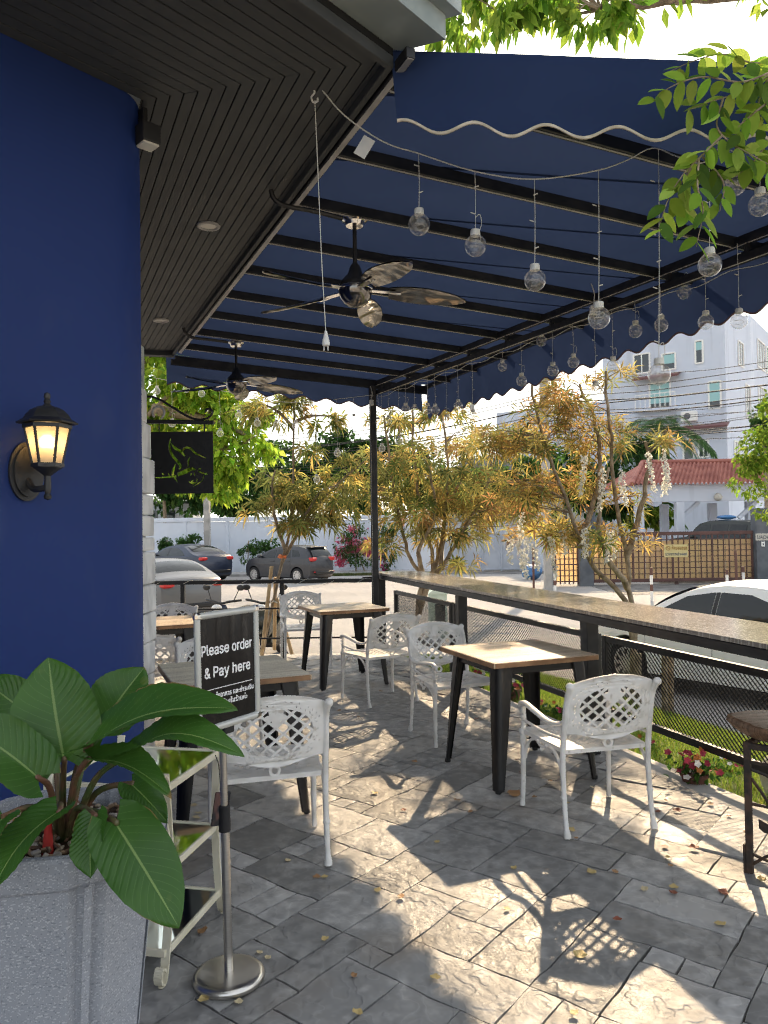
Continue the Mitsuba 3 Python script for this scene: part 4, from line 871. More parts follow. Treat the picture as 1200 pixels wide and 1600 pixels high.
# board drawn in its own plane, frontal, 0.43 m wide
bxL, bxR, bzT, bzB = -1.572, -1.152, 2.205, 1.795
def stroke(pts, w0, w1=None, n=20):
    c = curve(np.array([(x, y, 0) for x, y in pts], float), n)[:, :2]; w0 = [q * 1.3 for q in w0]
    w = np.linspace(w0, w1 if w1 is not None else w0, len(c)) if np.isscalar(w0) else np.interp(np.linspace(0, 1, len(c)), np.linspace(0, 1, len(w0)), w0)
    t = np.gradient(c, axis=0); t /= np.linalg.norm(t, axis=1, keepdims=True); nn = np.stack([-t[:, 1], t[:, 0]], 1)
    return Polygon(np.vstack([c + nn * w[:, None], (c - nn * w[:, None])[::-1]])).buffer(0)
B = lambda pts: [((x - 45) / 455, (490 - y) / 455) for x, y in pts]
cuts = [stroke(B([(190, 535), (180, 600), (200, 660), (235, 705), (262, 745), (248, 768)]), [0.003, 0.014, 0.016, 0.018, 0.016, 0.008]),
        stroke(B([(190, 570), (220, 610), (262, 635), (295, 672)]), [0.003, 0.016, 0.018, 0.008]),
        stroke(B([(272, 632), (300, 608), (335, 615), (365, 645), (400, 665), (450, 688)]), [0.012, 0.012, 0.013, 0.012, 0.008, 0.002]),
        stroke(B([(332, 675), (318, 705), (318, 750)]), [0.004, 0.012, 0.010]),
        stroke(B([(225, 728), (208, 770), (206, 810), (240, 862)]), [0.006, 0.016, 0.016, 0.003]),
        stroke(B([(75, 825), (150, 824), (230, 815)]), [0.006, 0.008, 0.014]),
        stroke(B([(238, 806), (300, 782), (340, 765), (372, 772)]), [0.022, 0.030, 0.022, 0.006]),
        stroke(B([(386, 780), (420, 796), (460, 808)]), [0.008, 0.007, 0.003]),
        stroke(B([(432, 812), (418, 850), (390, 872), (352, 895)]), [0.004, 0.007, 0.007, 0.002]),
        stroke(B([(318, 858), (350, 870), (385, 862)]), [0.003, 0.014, 0.003]),
        *[affinity.rotate(affinity.scale(Point(*B([q])[0]).buffer(1, 8), 0.026, 0.012), a) for q, a in (((132, 800), -30), ((175, 803), -60), ((345, 855), 30), ((380, 848), 80), ((338, 805), 60), ((362, 803), 100), ((400, 765), 10), ((445, 803), 40))]]
board = sbox(0, -1, 1, 0).difference(union_all(cuts))
sW = bxR - bxL
bd = ext(affinity.scale(board, sW, sW, origin=(0, 0)), 0.006)
part(hs, 'board', tf(bd, STAND, (bxL, D_, bzT)), 'm_signblack', smooth=False)
principled('m_signblack', (0.010, 0.011, 0.012), 0.5)
part(hs, 'bracket_bar', bar((bxL - 0.12, D_, bzT + 0.075), (bxR + 0.005, D_, bzT + 0.060), 0.024, 0.026), 'm_blackpaint')
part(hs, 'scroll', tube(curve([(-1.66, D_, bzT + 0.20), (-1.595, D_, bzT + 0.242), (-1.52, D_, bzT + 0.225), (-1.42, D_, bzT + 0.165), (-1.33, D_, bzT + 0.108), (-1.255, D_, bzT + 0.082), (-1.185, D_, bzT + 0.092), (-1.155, D_, bzT + 0.125), (-1.168, D_, bzT + 0.152), (-1.192, D_, bzT + 0.150), (-1.204, D_, bzT + 0.128)], 70), 0.0075, 8), 'm_blackpaint')
part(hs, 'inner_scroll', tube(np.array([(-1.527 + 0.040 * math.cos(a), D_ + 0.02, bzT + 0.135 + 0.043 * math.sin(a)) for a in np.linspace(-1.2, 3.9, 26)]), 0.008, 8), 'm_greypaint_lit_edge')
for x in (-1.517, -1.209):
    part(hs, 'hook', [tube(np.array([(x, D_ + 0.011 * math.cos(a), bzT + 0.030 + 0.016 * math.sin(a)) for a in np.linspace(0, 2 * math.pi, 14)]), 0.003, 6), tube([(x, D_, bzT - 0.012), (x, D_, bzT + 0.02)], 0.0035, 6), tube([(x, D_, bzT + 0.042), (x, D_, bzT + 0.062)], 0.0035, 6)], 'm_blackpaint')

# ================================================================== STRING LIGHTS
GL = lambda c, r: sphere(c, r, 18, 12)
def globe(parent, c, r, top):
    """glass globe with its frosted neck and the wire that holds it"""
    c = np.asarray(c, float)
    g = part(parent, 'globe', GL(c, r), 'm_globe', smooth=True)
    part(g, 'cap', lathe([(0.0005, r * 0.86), (r * 0.42, r * 0.88), (r * 0.46, r * 0.93), (r * 0.44, r * 1.40), (r * 0.40, r * 1.46), (0.0005, r * 1.47)], 14, c), 'm_globecap', smooth=40)
    k = int(abs(c[0] * 977)) % 5
    a = np.linspace(0, 9, 30)
    rr = r * 0.52 * np.sqrt(np.clip(1 - ((a - 4.5) / 5.0) ** 2, 0, 1))
    part(g, 'filament', tube(np.stack([c[0] + rr * np.cos(a * 1.9 + k), c[1] + rr * np.sin(a * 1.9 + k), c[2] + r * (0.75 - a / 9 * 1.45)], 1), max(0.0007, r * 0.020), 4), 'm_wire', smooth=True)
    w = [np.array(top, float), (np.array(top) + c + [0, 0, r * 1.4]) / 2 + [0.002, 0, 0], c + [0, 0, r * 1.45]]
    ms = [tube(curve(w, 10), 0.0016, 5)]
    L = top[2] - c[2] - r
    for q in range(int(max(1, L / 0.13))):
        z = c[2] + r * 1.7 + (q + 0.5) * 0.12
        if z < top[2] - 0.02: ms.append(bar((c[0], c[1], z), (c[0] + (0.020 if (q + k) % 2 else -0.020), c[1], z + 0.007), 0.0045, 0.0045, 0.001))
    if k in (0, 2):
        ms.append(tube(curve([c + [0.002, 0, r * 2.6], c + [0.022, 0.004, r * 2.9], c + [0.030, 0.006, r * 2.1], c + [0.020, 0.003, r * 1.4], c + [0.026, 0.01, r * 0.3]], 16), 0.0016, 5))
    part(parent, 'drop_wire', ms, 'm_wire', smooth=40)
NEAR_GLOBES = [[[0.1757,3.4,2.8817],0.049,[0.1778,3.4,3.2018]],[[0.4252,3.4,2.7831],0.049,[0.4281,3.4,3.1172]],[[0.6875,3.4,2.6242],0.049,[0.6932,3.4,3.0787]],[[0.969,3.4,2.4509],0.049,[0.9797,3.4,3.112]],[[1.2309,3.4,2.1956],0.049,[1.2505,3.4,3.2091]],[[1.3806,3.2,2.6139],0.049,[1.3881,3.2,3.0446]],[[1.543,3.3,2.9979],0.049,[1.5469,3.3,3.2727]],[[1.6239,3.25,2.8859],0.049,[1.6308,3.25,3.2723]]]
st = thing('string_lights', 'clear globe string lights with long drops in front of the near valance', 'string lights', 'strings of clear globe lights under the awning')
part(st, 'main_wire', tube(curve(np.array([[-0.2462,3.27,3.428],[-0.1416,3.3,3.3201],[0.0239,3.36,3.2358],[0.1807,3.4,3.2017],[0.4309,3.4,3.1172],[0.6875,3.4,3.0788],[0.9654,3.4,3.1122],[1.1093,3.4,3.1591],[1.2249,3.4,3.2123],[1.299,3.3,3.122],[1.3802,3.2,3.0529],[1.5497,3.3,3.2726],[1.6335,3.25,3.2723],[1.7765,3.25,3.2979]]), 60), 0.0030, 6), 'm_wire')
part(st, 'hook', tube(curve(np.array([0, 0, 0]) + np.array([-0.275, 3.27, 3.42]) + np.array([(0, 0, 0.0), (0.002, 0, -0.012), (-0.012, 0, -0.03), (-0.004, 0, -0.052), (0.014, 0, -0.048), (0.016, 0, -0.034)]), 20), 0.0042, 6), 'm_whiteplastic')
for c, r, t in NEAR_GLOBES: globe(st, c, r, t)
st = thing('string_lights', 'clear globe string lights clipped along the awning beam by the fence', 'string lights', 'strings of clear globe lights under the awning')
bw0, bw1 = np.array([*(b0 + (b1 - b0) * 0.10), chord_z - 0.112]), np.array([*(b0 + (b1 - b0) * 0.985), chord_z - 0.112])
bwp = [bw0 + (bw1 - bw0) * u + np.array([0.02, 0, -0.028 * (i % 2) - 0.01]) for i, u in enumerate(np.linspace(0, 1, 25))]
part(st, 'main_wire', tube(curve(np.array(bwp), 100), 0.0028, 5), 'm_wire')
for c, r, t in [[[2.0377,5.1315,3.0845],0.047,[2.0376,5.1315,3.12]],[[1.8171,5.4677,2.9152],0.0501,[1.8165,5.4677,3.12]],[[1.878,5.1315,2.8663],0.047,[1.8773,5.1315,3.12]],[[1.9975,4.7039,2.7707],0.047,[1.9965,4.7039,3.12]],[[2.033,4.3421,2.6798],0.047,[2.0317,4.3421,3.12]],[[1.7118,5.6665,2.7061],0.0472,[1.7105,5.6665,3.12]],[[1.6246,5.8267,2.5457],0.0534,[1.6229,5.8267,3.12]],[[1.5152,6.0521,2.8212],0.0454,[1.5143,6.0521,3.12]],[[1.4017,6.2746,2.8026],0.047,[1.4007,6.2746,3.12]],[[1.3392,6.4051,3.078],0.0453,[1.339,6.4051,3.12]],[[1.086,6.8976,2.9704],0.0431,[1.0855,6.8976,3.12]],[[1.2107,6.6454,2.7926],0.047,[1.2097,6.6454,3.12]],[[-0.0529,9.1135,2.7901],0.0417,[-0.0539,9.1135,3.12]],[[0.0674,8.8792,2.7783],0.0407,[0.0663,8.8792,3.12]],[[-0.0117,9.0245,2.4676],0.0413,[-0.0137,9.0245,3.12]],[[0.1846,8.6419,2.5045],0.0432,[0.1828,8.6419,3.12]],[[0.2583,8.5084,2.8516],0.046,[0.2575,8.5084,3.12]],[[0.3499,8.3274,2.8081],0.0451,[0.349,8.3274,3.12]],[[0.4748,8.0842,2.7756],0.0471,[0.4738,8.0842,3.12]],[[0.546,7.9418,2.7458],0.0463,[0.5448,7.9418,3.12]],[[0.6469,7.743,2.6034],0.0451,[0.6453,7.743,3.12]],[[0.7467,7.5502,2.7268],0.044,[0.7456,7.5502,3.12]],[[0.8628,7.3188,2.59],0.04,[0.8612,7.3188,3.12]]]: globe(st, c, r, t)
st = thing('string_lights', 'clear globe string lights strung above the far railing', 'string lights', 'strings of clear globe lights under the awning')
part(st, 'main_wire', tube(curve(np.array([[-2.6853,9.0,3.3411],[-2.2347,9.0,3.2439],[-1.7092,9.0,3.138],[-1.184,9.0,3.0322],[-0.6574,9.0,3.0472],[-0.1077,9.0,3.0995]]), 60), 0.0030, 5), 'm_wire')
for c, r, t in [[[-2.649,9.0,3.182],0.042,[-2.6553,9.0,3.3331]],[[-2.3028,9.0,3.1996],0.042,[-2.3097,9.0,3.2676]],[[-2.1228,9.0,3.1441],0.042,[-2.1296,9.0,3.2213]],[[-2.4719,9.0,2.7948],0.042,[-2.475,9.0,3.2942]],[[-1.9095,9.0,2.6735],0.042,[-1.9119,9.0,3.1775]],[[-1.6894,9.0,2.8813],0.042,[-1.6942,9.0,3.1336]],[[-1.4724,9.0,2.7877],0.042,[-1.4766,9.0,3.0898]],[[-1.2473,9.0,2.7618],0.042,[-1.2515,9.0,3.0444]],[[-1.022,9.0,2.7509],0.042,[-1.026,9.0,3.037]],[[-0.5379,9.0,2.4201],0.042,[-0.5369,9.0,3.0595]],[[-0.3373,9.0,2.8163],0.042,[-0.3412,9.0,3.0781]],[[-0.7821,9.0,2.1155],0.042,[-0.7778,9.0,3.0441]]]: globe(st, c, r, t)
for c, lb in (((1.55, 5.58, 3.10), 'small grey plug adaptor clipped to the awning beam near the right end'), ((-0.13, 9.08, 3.02), 'small white plug adaptor at the top of the awning post'), ((1.03, 8.78, 2.90), 'white plug adaptor hanging on a cable under the awning beam')):
    t = thing('plug_adaptor', lb, 'adaptor')
    part(t, 'body', bbox(c, (0.05, 0.035, 0.065), 0.006), 'm_whiteplastic')
    part(t, 'cable', tube(curve([np.array(c) + [0, 0, 0.03], np.array(c) + [0.01, 0, 0.12], np.array(c) + [-0.01, 0.01, 0.20]], 10), 0.004, 5), 'm_wire')
t = thing('hanging_plug', 'white two pin plug hanging on a long thin cord from the soffit hook', 'plug')
pz = 2.345
part(t, 'cord', tube(curve([(-0.272, 3.27, 3.375), (-0.262, 3.27, 3.05), (-0.252, 3.27, 2.70), (-0.238, 3.27, pz + 0.03)], 30), 0.0022, 5), 'm_wire')
part(t, 'plug_body', [lathe([(0.0005, -0.030), (0.016, -0.030), (0.0175, -0.018), (0.010, 0.012), (0.006, 0.032), (0.0005, 0.034)], 12, (-0.238, 3.27, pz))], 'm_whiteplastic')
for s in (-1, 1): part(t, 'pin', tube([(-0.238 + s * 0.0085, 3.27, pz - 0.03), (-0.238 + s * 0.0085, 3.27, pz - 0.052)], 0.0024, 6), 'm_whiteplastic')
solo('paper_tag', tf(bbox((0, 0, 0), (0.055, 0.002, 0.092), 0.0006), np.array([[math.cos(.55), 0, math.sin(.55)], [0, 1, 0], [-math.sin(.55), 0, math.cos(.55)]]), (-0.062, 3.30, 3.185)), 'm_whiteplastic', 'small blank white card tied to the string light wire', 'tag', smooth=False)

# ================================================================== LIVE EDGE TABLE
_a = -0.66
def rt(m):
    m = cat(*m) if isinstance(m, list) else m
    return tf((m[0] - [1.585, 3.41, 0.022], m[1]), rotz(_a), (1.585, 3.41, 0))
lt = thing('side_table', 'live edge wood slab side table on a rusty iron leg frame with vine ornament', 'table')
principled('m_slab', wood((0.15, 0.085, 0.05), (0.27, 0.16, 0.095), (0.06, 0.03, 0.015), 0.2), 0.5)
principled('m_iron', mottled((0.022, 0.018, 0.015), (0.07, 0.04, 0.025), 20, 4), 0.65)
ang = np.linspace(0, 2 * np.pi, 60, endpoint=False)
sr = 1 + 0.10 * (meshkit.fbm(np.stack([np.cos(ang) * 2.2, np.sin(ang) * 2.2, ang * 0 + 4], 1), 3) - 0.5) * 2
cx, cy = 1.985, 3.60
ringp = []
for z, k in ((0.585, 0.80), (0.60, 0.93), (0.635, 1.0), (0.655, 0.985), (0.660, 0.95)):
    ww = 1 + 0.05 * (meshkit.fbm(np.stack([np.cos(ang) * 6, np.sin(ang) * 6, ang * 0 + z * 40], 1), 2) - 0.5)
    ringp.append(np.stack([cx - 0.0 + 0.51 * sr * ww * k * np.cos(ang), cy + 0.27 * sr * ww * k * np.sin(ang), ang * 0 + z], 1))
ringp = np.array(ringp); ringp = np.concatenate([ringp, ringp[:, :1]], 1)
tv, tfc = grid(ringp)
capv = np.vstack([[[cx, cy, 0.661]], ringp[-1]]); capf = np.array([[0, i, i + 1] for i in range(1, 61)])
botv = np.vstack([[[cx, cy, 0.584]], ringp[0]]); botf = np.array([[0, i + 1, i] for i in range(1, 61)])
part(lt, 'slab_top', rt([(tv, tfc[:, ::-1]), (capv, capf), (botv, botf)]), 'm_slab', smooth=35)
lx = [(1.585, 3.41), (2.36, 3.40), (2.38, 3.80), (1.62, 3.82)]
for x, y in lx: part(lt, 'leg', rt(bar((x, y, 0), (x, y, 0.588), 0.028, 0.028, 0.003, (1, 0, 0))), 'm_iron')
for i in range(4):
    a, b = lx[i], lx[(i + 1) % 4]
    part(lt, 'frame_rail', rt(bar((*a, 0.572), (*b, 0.572), 0.026, 0.026)), 'm_iron')
    if i % 2 == 0: part(lt, 'stretcher', rt(bar((*a, 0.50), (*b, 0.50), 0.014, 0.014)), 'm_iron')
part(lt, 'side_plate', rt(bbox((1.566, 3.41, 0.075), (0.010, 0.03, 0.13), 0.002)), 'm_iron')
vr = random.Random(5)
for pts in ([(1.60, 3.41, 0.43), (1.66, 3.43, 0.33), (1.70, 3.42, 0.22), (1.72, 3.40, 0.15)], [(1.60, 3.41, 0.06), (1.68, 3.40, 0.12), (1.80, 3.40, 0.13), (1.95, 3.41, 0.10)], [(1.72, 3.40, 0.13), (1.76, 3.41, 0.25), (1.82, 3.41, 0.36), (1.86, 3.42, 0.50)],
            [(1.60, 3.41, 0.47), (1.68, 3.42, 0.44), (1.75, 3.42, 0.36), (1.90, 3.41, 0.27)], [(1.60, 3.41, 0.10), (1.70, 3.42, 0.07), (1.9, 3.41, 0.02)], [(1.59, 3.41, 0.32), (1.70, 3.41, 0.31), (1.84, 3.41, 0.24)]):
    part(lt, 'vine', rt(tube(curve(np.array(pts), 20), np.linspace(0.0075, 0.005, 20 if False else len(curve(np.array(pts), 20))), 6)), 'm_iron', smooth=50)
for x, z, a in ((1.665, 0.205, 0.6), (1.70, 0.19, -0.7), (1.80, 0.31, 1.2), (1.88, 0.17, 0.2)):
    lf = Polygon([(0, 0), (0.014, 0.012), (0.022, 0.035), (0.012, 0.05), (0, 0.068), (-0.012, 0.05), (-0.022, 0.035), (-0.014, 0.012)])
    part(lt, 'iron_leaf', rt(tf(ext(affinity.rotate(lf, math.degrees(a), origin=(0, 0)), 0.003), STAND, (x, 3.405, z))), 'm_iron')
principled('m_palestone', mottled((0.36, 0.38, 0.30), (0.50, 0.52, 0.43), 6, 4), 0.85)
gs = [np.array([0.30 * math.cos(a) * math.cos(b), 0.24 * math.sin(a) * math.cos(b), 0.24 * math.sin(b)]) for a in np.linspace(0, 6.28, 26)[:-1] for b in np.linspace(-1.5, 1.5, 14)]
gs = np.array(gs); gs *= (0.92 + 0.3 * (meshkit.fbm(gs * 5 + 3, 3) - 0.5))[:, None]
hv, hf = hull(gs)
solo('garden_boulder', (hv + [2.42, 4.42, 0.06], hf), 'm_palestone', 'pale greenish boulder on the lawn edge behind the slab table', 'stone', smooth=50)
# ================================================================== PLANTER WITH PHILODENDRON
pc = np.array([-0.905, 2.10]); PZ = 0.755
pt = thing('planter', 'tall grey terrazzo planter with ribbed sides at the lower left', 'planter')
def hexlobe(R, k, rib):
    """plan of the planter: six flat faces with a stepped groove at each corner"""
    out = []
    for i in range(6):
        a = i * math.pi / 3 + 0.17 - math.pi / 2
        c, s = np.array([math.cos(a), math.sin(a)]), np.array([-math.sin(a), math.cos(a)])
        hw = R * math.tan(math.pi / 6)
        for u, d in ((-0.98, -rib), (-0.74, -rib), (-0.62, 0), (0.62, 0), (0.74, -rib), (0.98, -rib)):
            out.append(c * (R + d) + s * hw * u * (1 - 0.1 * rib))
    return np.array(out)
rows = []
for z, R, rib in ((0.0, 0.185, 0.02), (0.03, 0.190, 0.022), (0.60, 0.243, 0.024), (0.665, 0.249, 0.024), (0.675, 0.262, 0.018), (0.685, 0.266, 0.016), (0.742, 0.270, 0.014), (0.752, 0.266, 0.014), (0.755, 0.258, 0.013), (0.752, 0.243, 0.012), (0.70, 0.238, 0.012)):
    q = hexlobe(R, 0, rib); rows.append(np.concatenate([q, np.full((len(q), 1), z)], 1))
rows = np.array(rows); rows = np.concatenate([rows, rows[:, :1]], 1) + [pc[0], pc[1], 0]
gv, gf = grid(rows)
part(pt, 'body', (gv, gf[:, ::-1]), 'm_terrazzo', smooth=24)
a = np.linspace(0, 2 * np.pi, 40, endpoint=False)
disc = np.array([[[pc[0] + r * math.cos(t) * 0.245, pc[1] + r * math.sin(t) * 0.245, 0.695 + 0.02 * (1 - r)] for t in np.append(a, a[0])] for r in (0.001, 0.4, 0.7, 1.0)])
disc[..., 2] += 0.012 * (meshkit.noise(disc * 40) - 0.5)
principled('m_potsoil', mottled((0.05, 0.03, 0.018), (0.10, 0.06, 0.035), 40), 0.95)
part(pt, 'soil', grid(disc), 'm_potsoil', smooth=True)
rp = np.random.default_rng(3)
cv, cf, cc = [], [], []
for i in range(360):
    r, t = 0.235 * math.sqrt(rp.random()), rp.random() * 6.283
    b = bbox((0, 0, 0), (rp.uniform(0.010, 0.034), rp.uniform(0.008, 0.022), rp.uniform(0.005, 0.012)), 0.004)
    A = rp.normal(size=(3, 3)) * 0.35; q, _ = np.linalg.qr(np.eye(3) + A); q = rotz(rp.random() * 6.28) @ q
    cv.append(b[0] @ q.T + [pc[0] + r * math.cos(t), pc[1] + r * math.sin(t), 0.712 + 0.014 * rp.random() + 0.01 * (1 - r / 0.235)]); cf.append(b[1] + 24 * i)
    cc.append(np.tile(np.array([[0.16, 0.09, 0.05], [0.30, 0.20, 0.12], [0.40, 0.33, 0.24], [0.10, 0.06, 0.04], [0.33, 0.30, 0.26]][rp.integers(5)]) * rp.uniform(0.7, 1.2), (24, 1)))
part(pt, 'wood_chips', (np.vstack(cv), np.vstack(cf)), 'm_paint_leaf', smooth=False, color=np.vstack(cc), kind='stuff')

def philo_col(p, n, uv):
    w = dr.abs(uv.y)
    mid = 1 - smoothstep(0.018, 0.045, w)
    ph = uv.x * 13.0 - w * 3.6
    v = dr.abs(ph - dr.floor(ph) - 0.5)
    vein = (1 - smoothstep(0.02, 0.07, v)) * smoothstep(0.02, 0.1, w) * (1 - smoothstep(0.75, 0.98, w))
    c = mix((0.032, 0.098, 0.016), (0.066, 0.160, 0.025), fbm(p.x * 9, p.y * 9, p.z * 9, 3))
    c = mix(c, (0.10, 0.20, 0.055), 0.45 * vein)
    c = mix(c, (0.22, 0.33, 0.10), 0.8 * mid)
    tipb = smoothstep(0.955, 0.99, dr.maximum(w, uv.x * 0.985 + 0.02)) * smoothstep(0.58, 0.70, fbm(p.x * 14, p.y * 14, p.z * 14, 2))
    c = mix(c, (0.24, 0.16, 0.06), tipb)
    return mix(c, (0.22, 0.24, 0.05), 0.5 * smoothstep(0.72, 0.80, noise(p.x * 30, p.y * 30, p.z * 30)) * smoothstep(0.5, 0.8, fbm(p.x * 5, p.y * 5, p.z * 5, 2)))
_pc = proc(philo_col)
scene['m_philo'] = {'type': 'blendbsdf', 'weight': 0.30, 'bsdf_0': {'type': 'twosided', 'bsdf': {'type': 'principled', 'base_color': _pc, 'roughness': 0.34, 'specular': 0.42}},
                    'bsdf_1': {'type': 'principledthin', 'base_color': _pc, 'roughness': 0.3, 'diff_trans': 1.5, 'spec_trans': 0.0, 'eta': 1.5}}
principled('m_petiole', mottled((0.06, 0.10, 0.03), (0.16, 0.08, 0.05), 14), 0.4)
principled('m_redshoot', mottled((0.38, 0.02, 0.02), (0.50, 0.05, 0.04), 14), 0.35)
ph = thing('philodendron', 'large leafed philodendron growing in the grey terrazzo planter', 'plant')
def big_leaf(base, tip, W, nrm, droop=0.2, fold=0.25, wave=0.006, curl=0.0, nu=44, nw=22):
    base, tip, nrm = map(lambda q: np.asarray(q, float), (base, tip, nrm))
    d = tip - base; L = np.linalg.norm(d); d /= L
    s = np.cross(d, nrm); s /= np.linalg.norm(s); n = np.cross(s, d)
    u = np.linspace(0, 1, nu)[:, None]; w = np.linspace(-1, 1, nw)[None, :]
    half = W / 2 * np.interp(u, [0, .06, .16, .30, .45, .62, .78, .90, .97, 1], [.44, .78, .97, 1.0, .98, .88, .65, .36, .13, 0.0])
    along = u * L - 0.17 * L * np.abs(w) ** 1.3 * (1 - u) ** 5 + 0.02 * L * np.abs(w) * (1 - u)
    side = w * half * np.cos(fold * np.abs(w))
    up = np.abs(w) * half * np.sin(fold) - 0.25 * curl * (w ** 2) * half
    ph_ = u * 13.0 - np.abs(w) * 3.6
    up = up + 0.0021 * np.cos(2 * np.pi * ph_) * np.minimum(np.abs(w) * 3, 1) * (half / (W / 2)) + wave * np.sin(u * 9 + w * 2.2) * np.abs(w) ** 1.5
    up = up + droop * L * (np.sin(np.pi * u) * 0.5) - 0.0
    P = base + along[..., None] * d + side[..., None] * s + up[..., None] * n
    uv = np.stack(np.broadcast_arrays(u, w), -1).reshape(-1, 2)
    return grid(P), uv
root = np.array([pc[0] + 0.02, pc[1], 0.70])
for base, tip, W, nrm, dr_, fo, pet in [[[-0.832,1.99,0.947],[-0.897,2.05,1.2],0.225,[0.12,-0.95,0.25],0.1,0.18,0],[[-0.805,2.2,0.991],[-0.708,2.26,1.133],0.175,[-0.1,-0.9,0.35],0.08,0.18,0],[[-0.762,1.98,0.985],[-0.357,1.84,1.106],0.18,[0.0,-0.42,0.9],0.2,0.35,0],[[-0.64,1.93,0.973],[-0.327,1.76,1.019],0.125,[0.1,-0.45,0.88],0.34,0.35,0],[[-0.867,1.92,0.924],[-1.047,1.86,1.084],0.16,[-0.3,-0.5,0.8],0.15,0.3,0],[[-0.934,2.15,0.984],[-1.156,2.2,1.119],0.15,[0,-0.9,0.4],0.1,0.2,0],[[-0.799,1.88,0.855],[-0.874,1.7,0.741],0.15,[-0.35,-0.55,0.75],0.22,0.3,0],[[-0.75,1.94,0.959],[-0.503,1.8,0.913],0.105,[0.3,-0.35,0.88],0.22,0.55,0],[[-0.656,1.86,0.834],[-0.472,1.74,0.642],0.165,[0.35,-0.85,0.4],0.14,0.18,0],[[-0.713,1.88,0.843],[-0.692,1.8,0.728],0.1,[-0.25,-0.9,0.35],0.12,0.3,0],[[-0.89,1.8,0.875],[-0.909,1.7,0.822],0.12,[-0.3,-0.8,0.5],0.12,0.25,0],[[-0.67,2.02,0.873],[-0.55,1.93,0.806],0.085,[0.2,-0.8,0.5],0.2,0.3,0]]:
    m, uv = big_leaf(base, tip, W, nrm, dr_, fo)
    k = part(ph, 'leaf', m, 'm_philo', smooth=True, uv=uv)
    b = np.array(base, float); dd = b - root
    c = curve([root + [dd[0] * 0.12, dd[1] * 0.12, 0], root + dd * 0.5 + [0, 0, 0.05], b - (np.array(tip) - b) * 0.015, b + (np.array(tip) - b) * 0.02], 18)
    part(ph, 'petiole', tube(c, np.linspace(0.010, 0.0055, len(c)), 8), 'm_petiole', smooth=60)
part(ph, 'new_shoot', tube(curve([(-0.875, 1.99, 0.70), (-0.872, 1.985, 0.77), (-0.870, 1.98, 0.84)], 12), np.linspace(0.016, 0.004, 13)[:len(curve([(-0.875, 1.99, 0.70), (-0.872, 1.985, 0.77), (-0.870, 1.98, 0.84)], 12))], 8), 'm_redshoot', smooth=60)

# ================================================================== LEAF CLOUDS
UPV = np.array([0, 0, 1.0])
def unit(v): return v / (np.linalg.norm(v, axis=-1, keepdims=True) + 1e-12)
def leaf_mesh(base, d, n, L, W, droop, col):
    """folded, drooping leaves: 5 vertices and 4 triangles each"""
    d = unit(d); s = unit(np.cross(d, n)); n = np.cross(s, d)
    L, W, droop = (np.broadcast_to(np.asarray(x, float), (len(base),))[:, None] for x in (L, W, droop))
    m = base + d * L * 0.48 - UPV * droop * L * 0.22
    v = np.stack([base, m + s * W / 2 + n * W * 0.16, m - s * W / 2 + n * W * 0.16, m, base + d * L - UPV * droop * L * 0.85], 1)
    k = len(base)
    f = (np.array([[0, 1, 3], [0, 3, 2], [1, 4, 3], [3, 4, 2]])[None] + (np.arange(k) * 5)[:, None, None]).reshape(-1, 3)
    return (v.reshape(-1, 3), f), np.repeat(col, 5, axis=0)
def tint(r, k, cols, var=0.25, p=None):
    c = np.array(cols)[r.choice(len(cols), k, p=p)]
    return np.clip(c * (1 + var * r.normal(size=(k, 1))) * (1 + 0.06 * r.normal(size=(k, 3))), 0.004, 0.9)
def blob_points(r, blobs, n, thin=0.42, scale=1.0, seed=0):
    """points inside ellipsoids (x, y, z, rx, ry, rz), denser outward, with gaps"""
    bl = np.array(blobs, float)
    vol = bl[:, 3] * bl[:, 4] * bl[:, 5]; vol = vol ** 0.8
    k = r.choice(len(bl), n * 2, p=vol / vol.sum())
    q = unit(r.normal(size=(n * 2, 3))) * (r.random((n * 2, 1)) ** 0.45) * scale
    p = bl[k, :3] + q * bl[k, 3:6]
    g = meshkit.fbm(p * (1.6 / np.mean(bl[:, 3:6])) + seed * 3.7, 3, seed)
    o = np.argsort(-(g + 0.12 * r.random(len(g))))
    keep = o[:n]
    return p[keep], q[keep]
def whorl_leaves(r, blobs, nw, per, L, W, cols, droop=0.35, p=None, seed=0, flat=0.4):
    c, q = blob_points(r, blobs, nw, seed=seed)
    b = np.repeat(c, per, 0)
    ax = unit(np.repeat(unit(q * [1, 1, 0.5]) + [0, 0, 0.5], per, 0))
    a = np.tile(np.arange(per) / per * 2 * np.pi, nw) + np.repeat(r.random(nw) * 6.28, per)
    x = unit(np.cross(ax, [0.3, 0.1, 0.9])); y = np.cross(ax, x)
    el = r.uniform(0.0, 0.9, len(b))[:, None]
    d = (x * np.cos(a)[:, None] + y * np.sin(a)[:, None]) * np.cos(el) + ax * np.sin(el)
    kcol = tint(r, nw, cols, 0.22, p)
    col = np.repeat(kcol, per, 0) * (1 + 0.18 * r.normal(size=(len(b), 1)))
    return leaf_mesh(b + ax * r.uniform(-0.03, 0.03, (len(b), 1)), d, ax + 0.01, L * r.uniform(0.7, 1.2, len(b)), W * r.uniform(0.8, 1.2, len(b)), droop * r.uniform(0.4, 1.5, len(b)), np.clip(col, 0.004, 0.9)), c
def cloud_leaves(r, blobs, n, L, W, cols, droop=0.3, p=None, seed=0, hang=0.5):
    c, q = blob_points(r, blobs, n, seed=seed)
    d = unit(unit(q) * 0.6 + r.normal(size=c.shape) * 0.7 - UPV * hang)
    nn = unit(r.normal(size=c.shape) + UPV * 0.9)
    return leaf_mesh(c, d, nn, L * r.uniform(0.65, 1.25, n), W * r.uniform(0.7, 1.2, n), droop, tint(r, n, cols, 0.25, p)), c
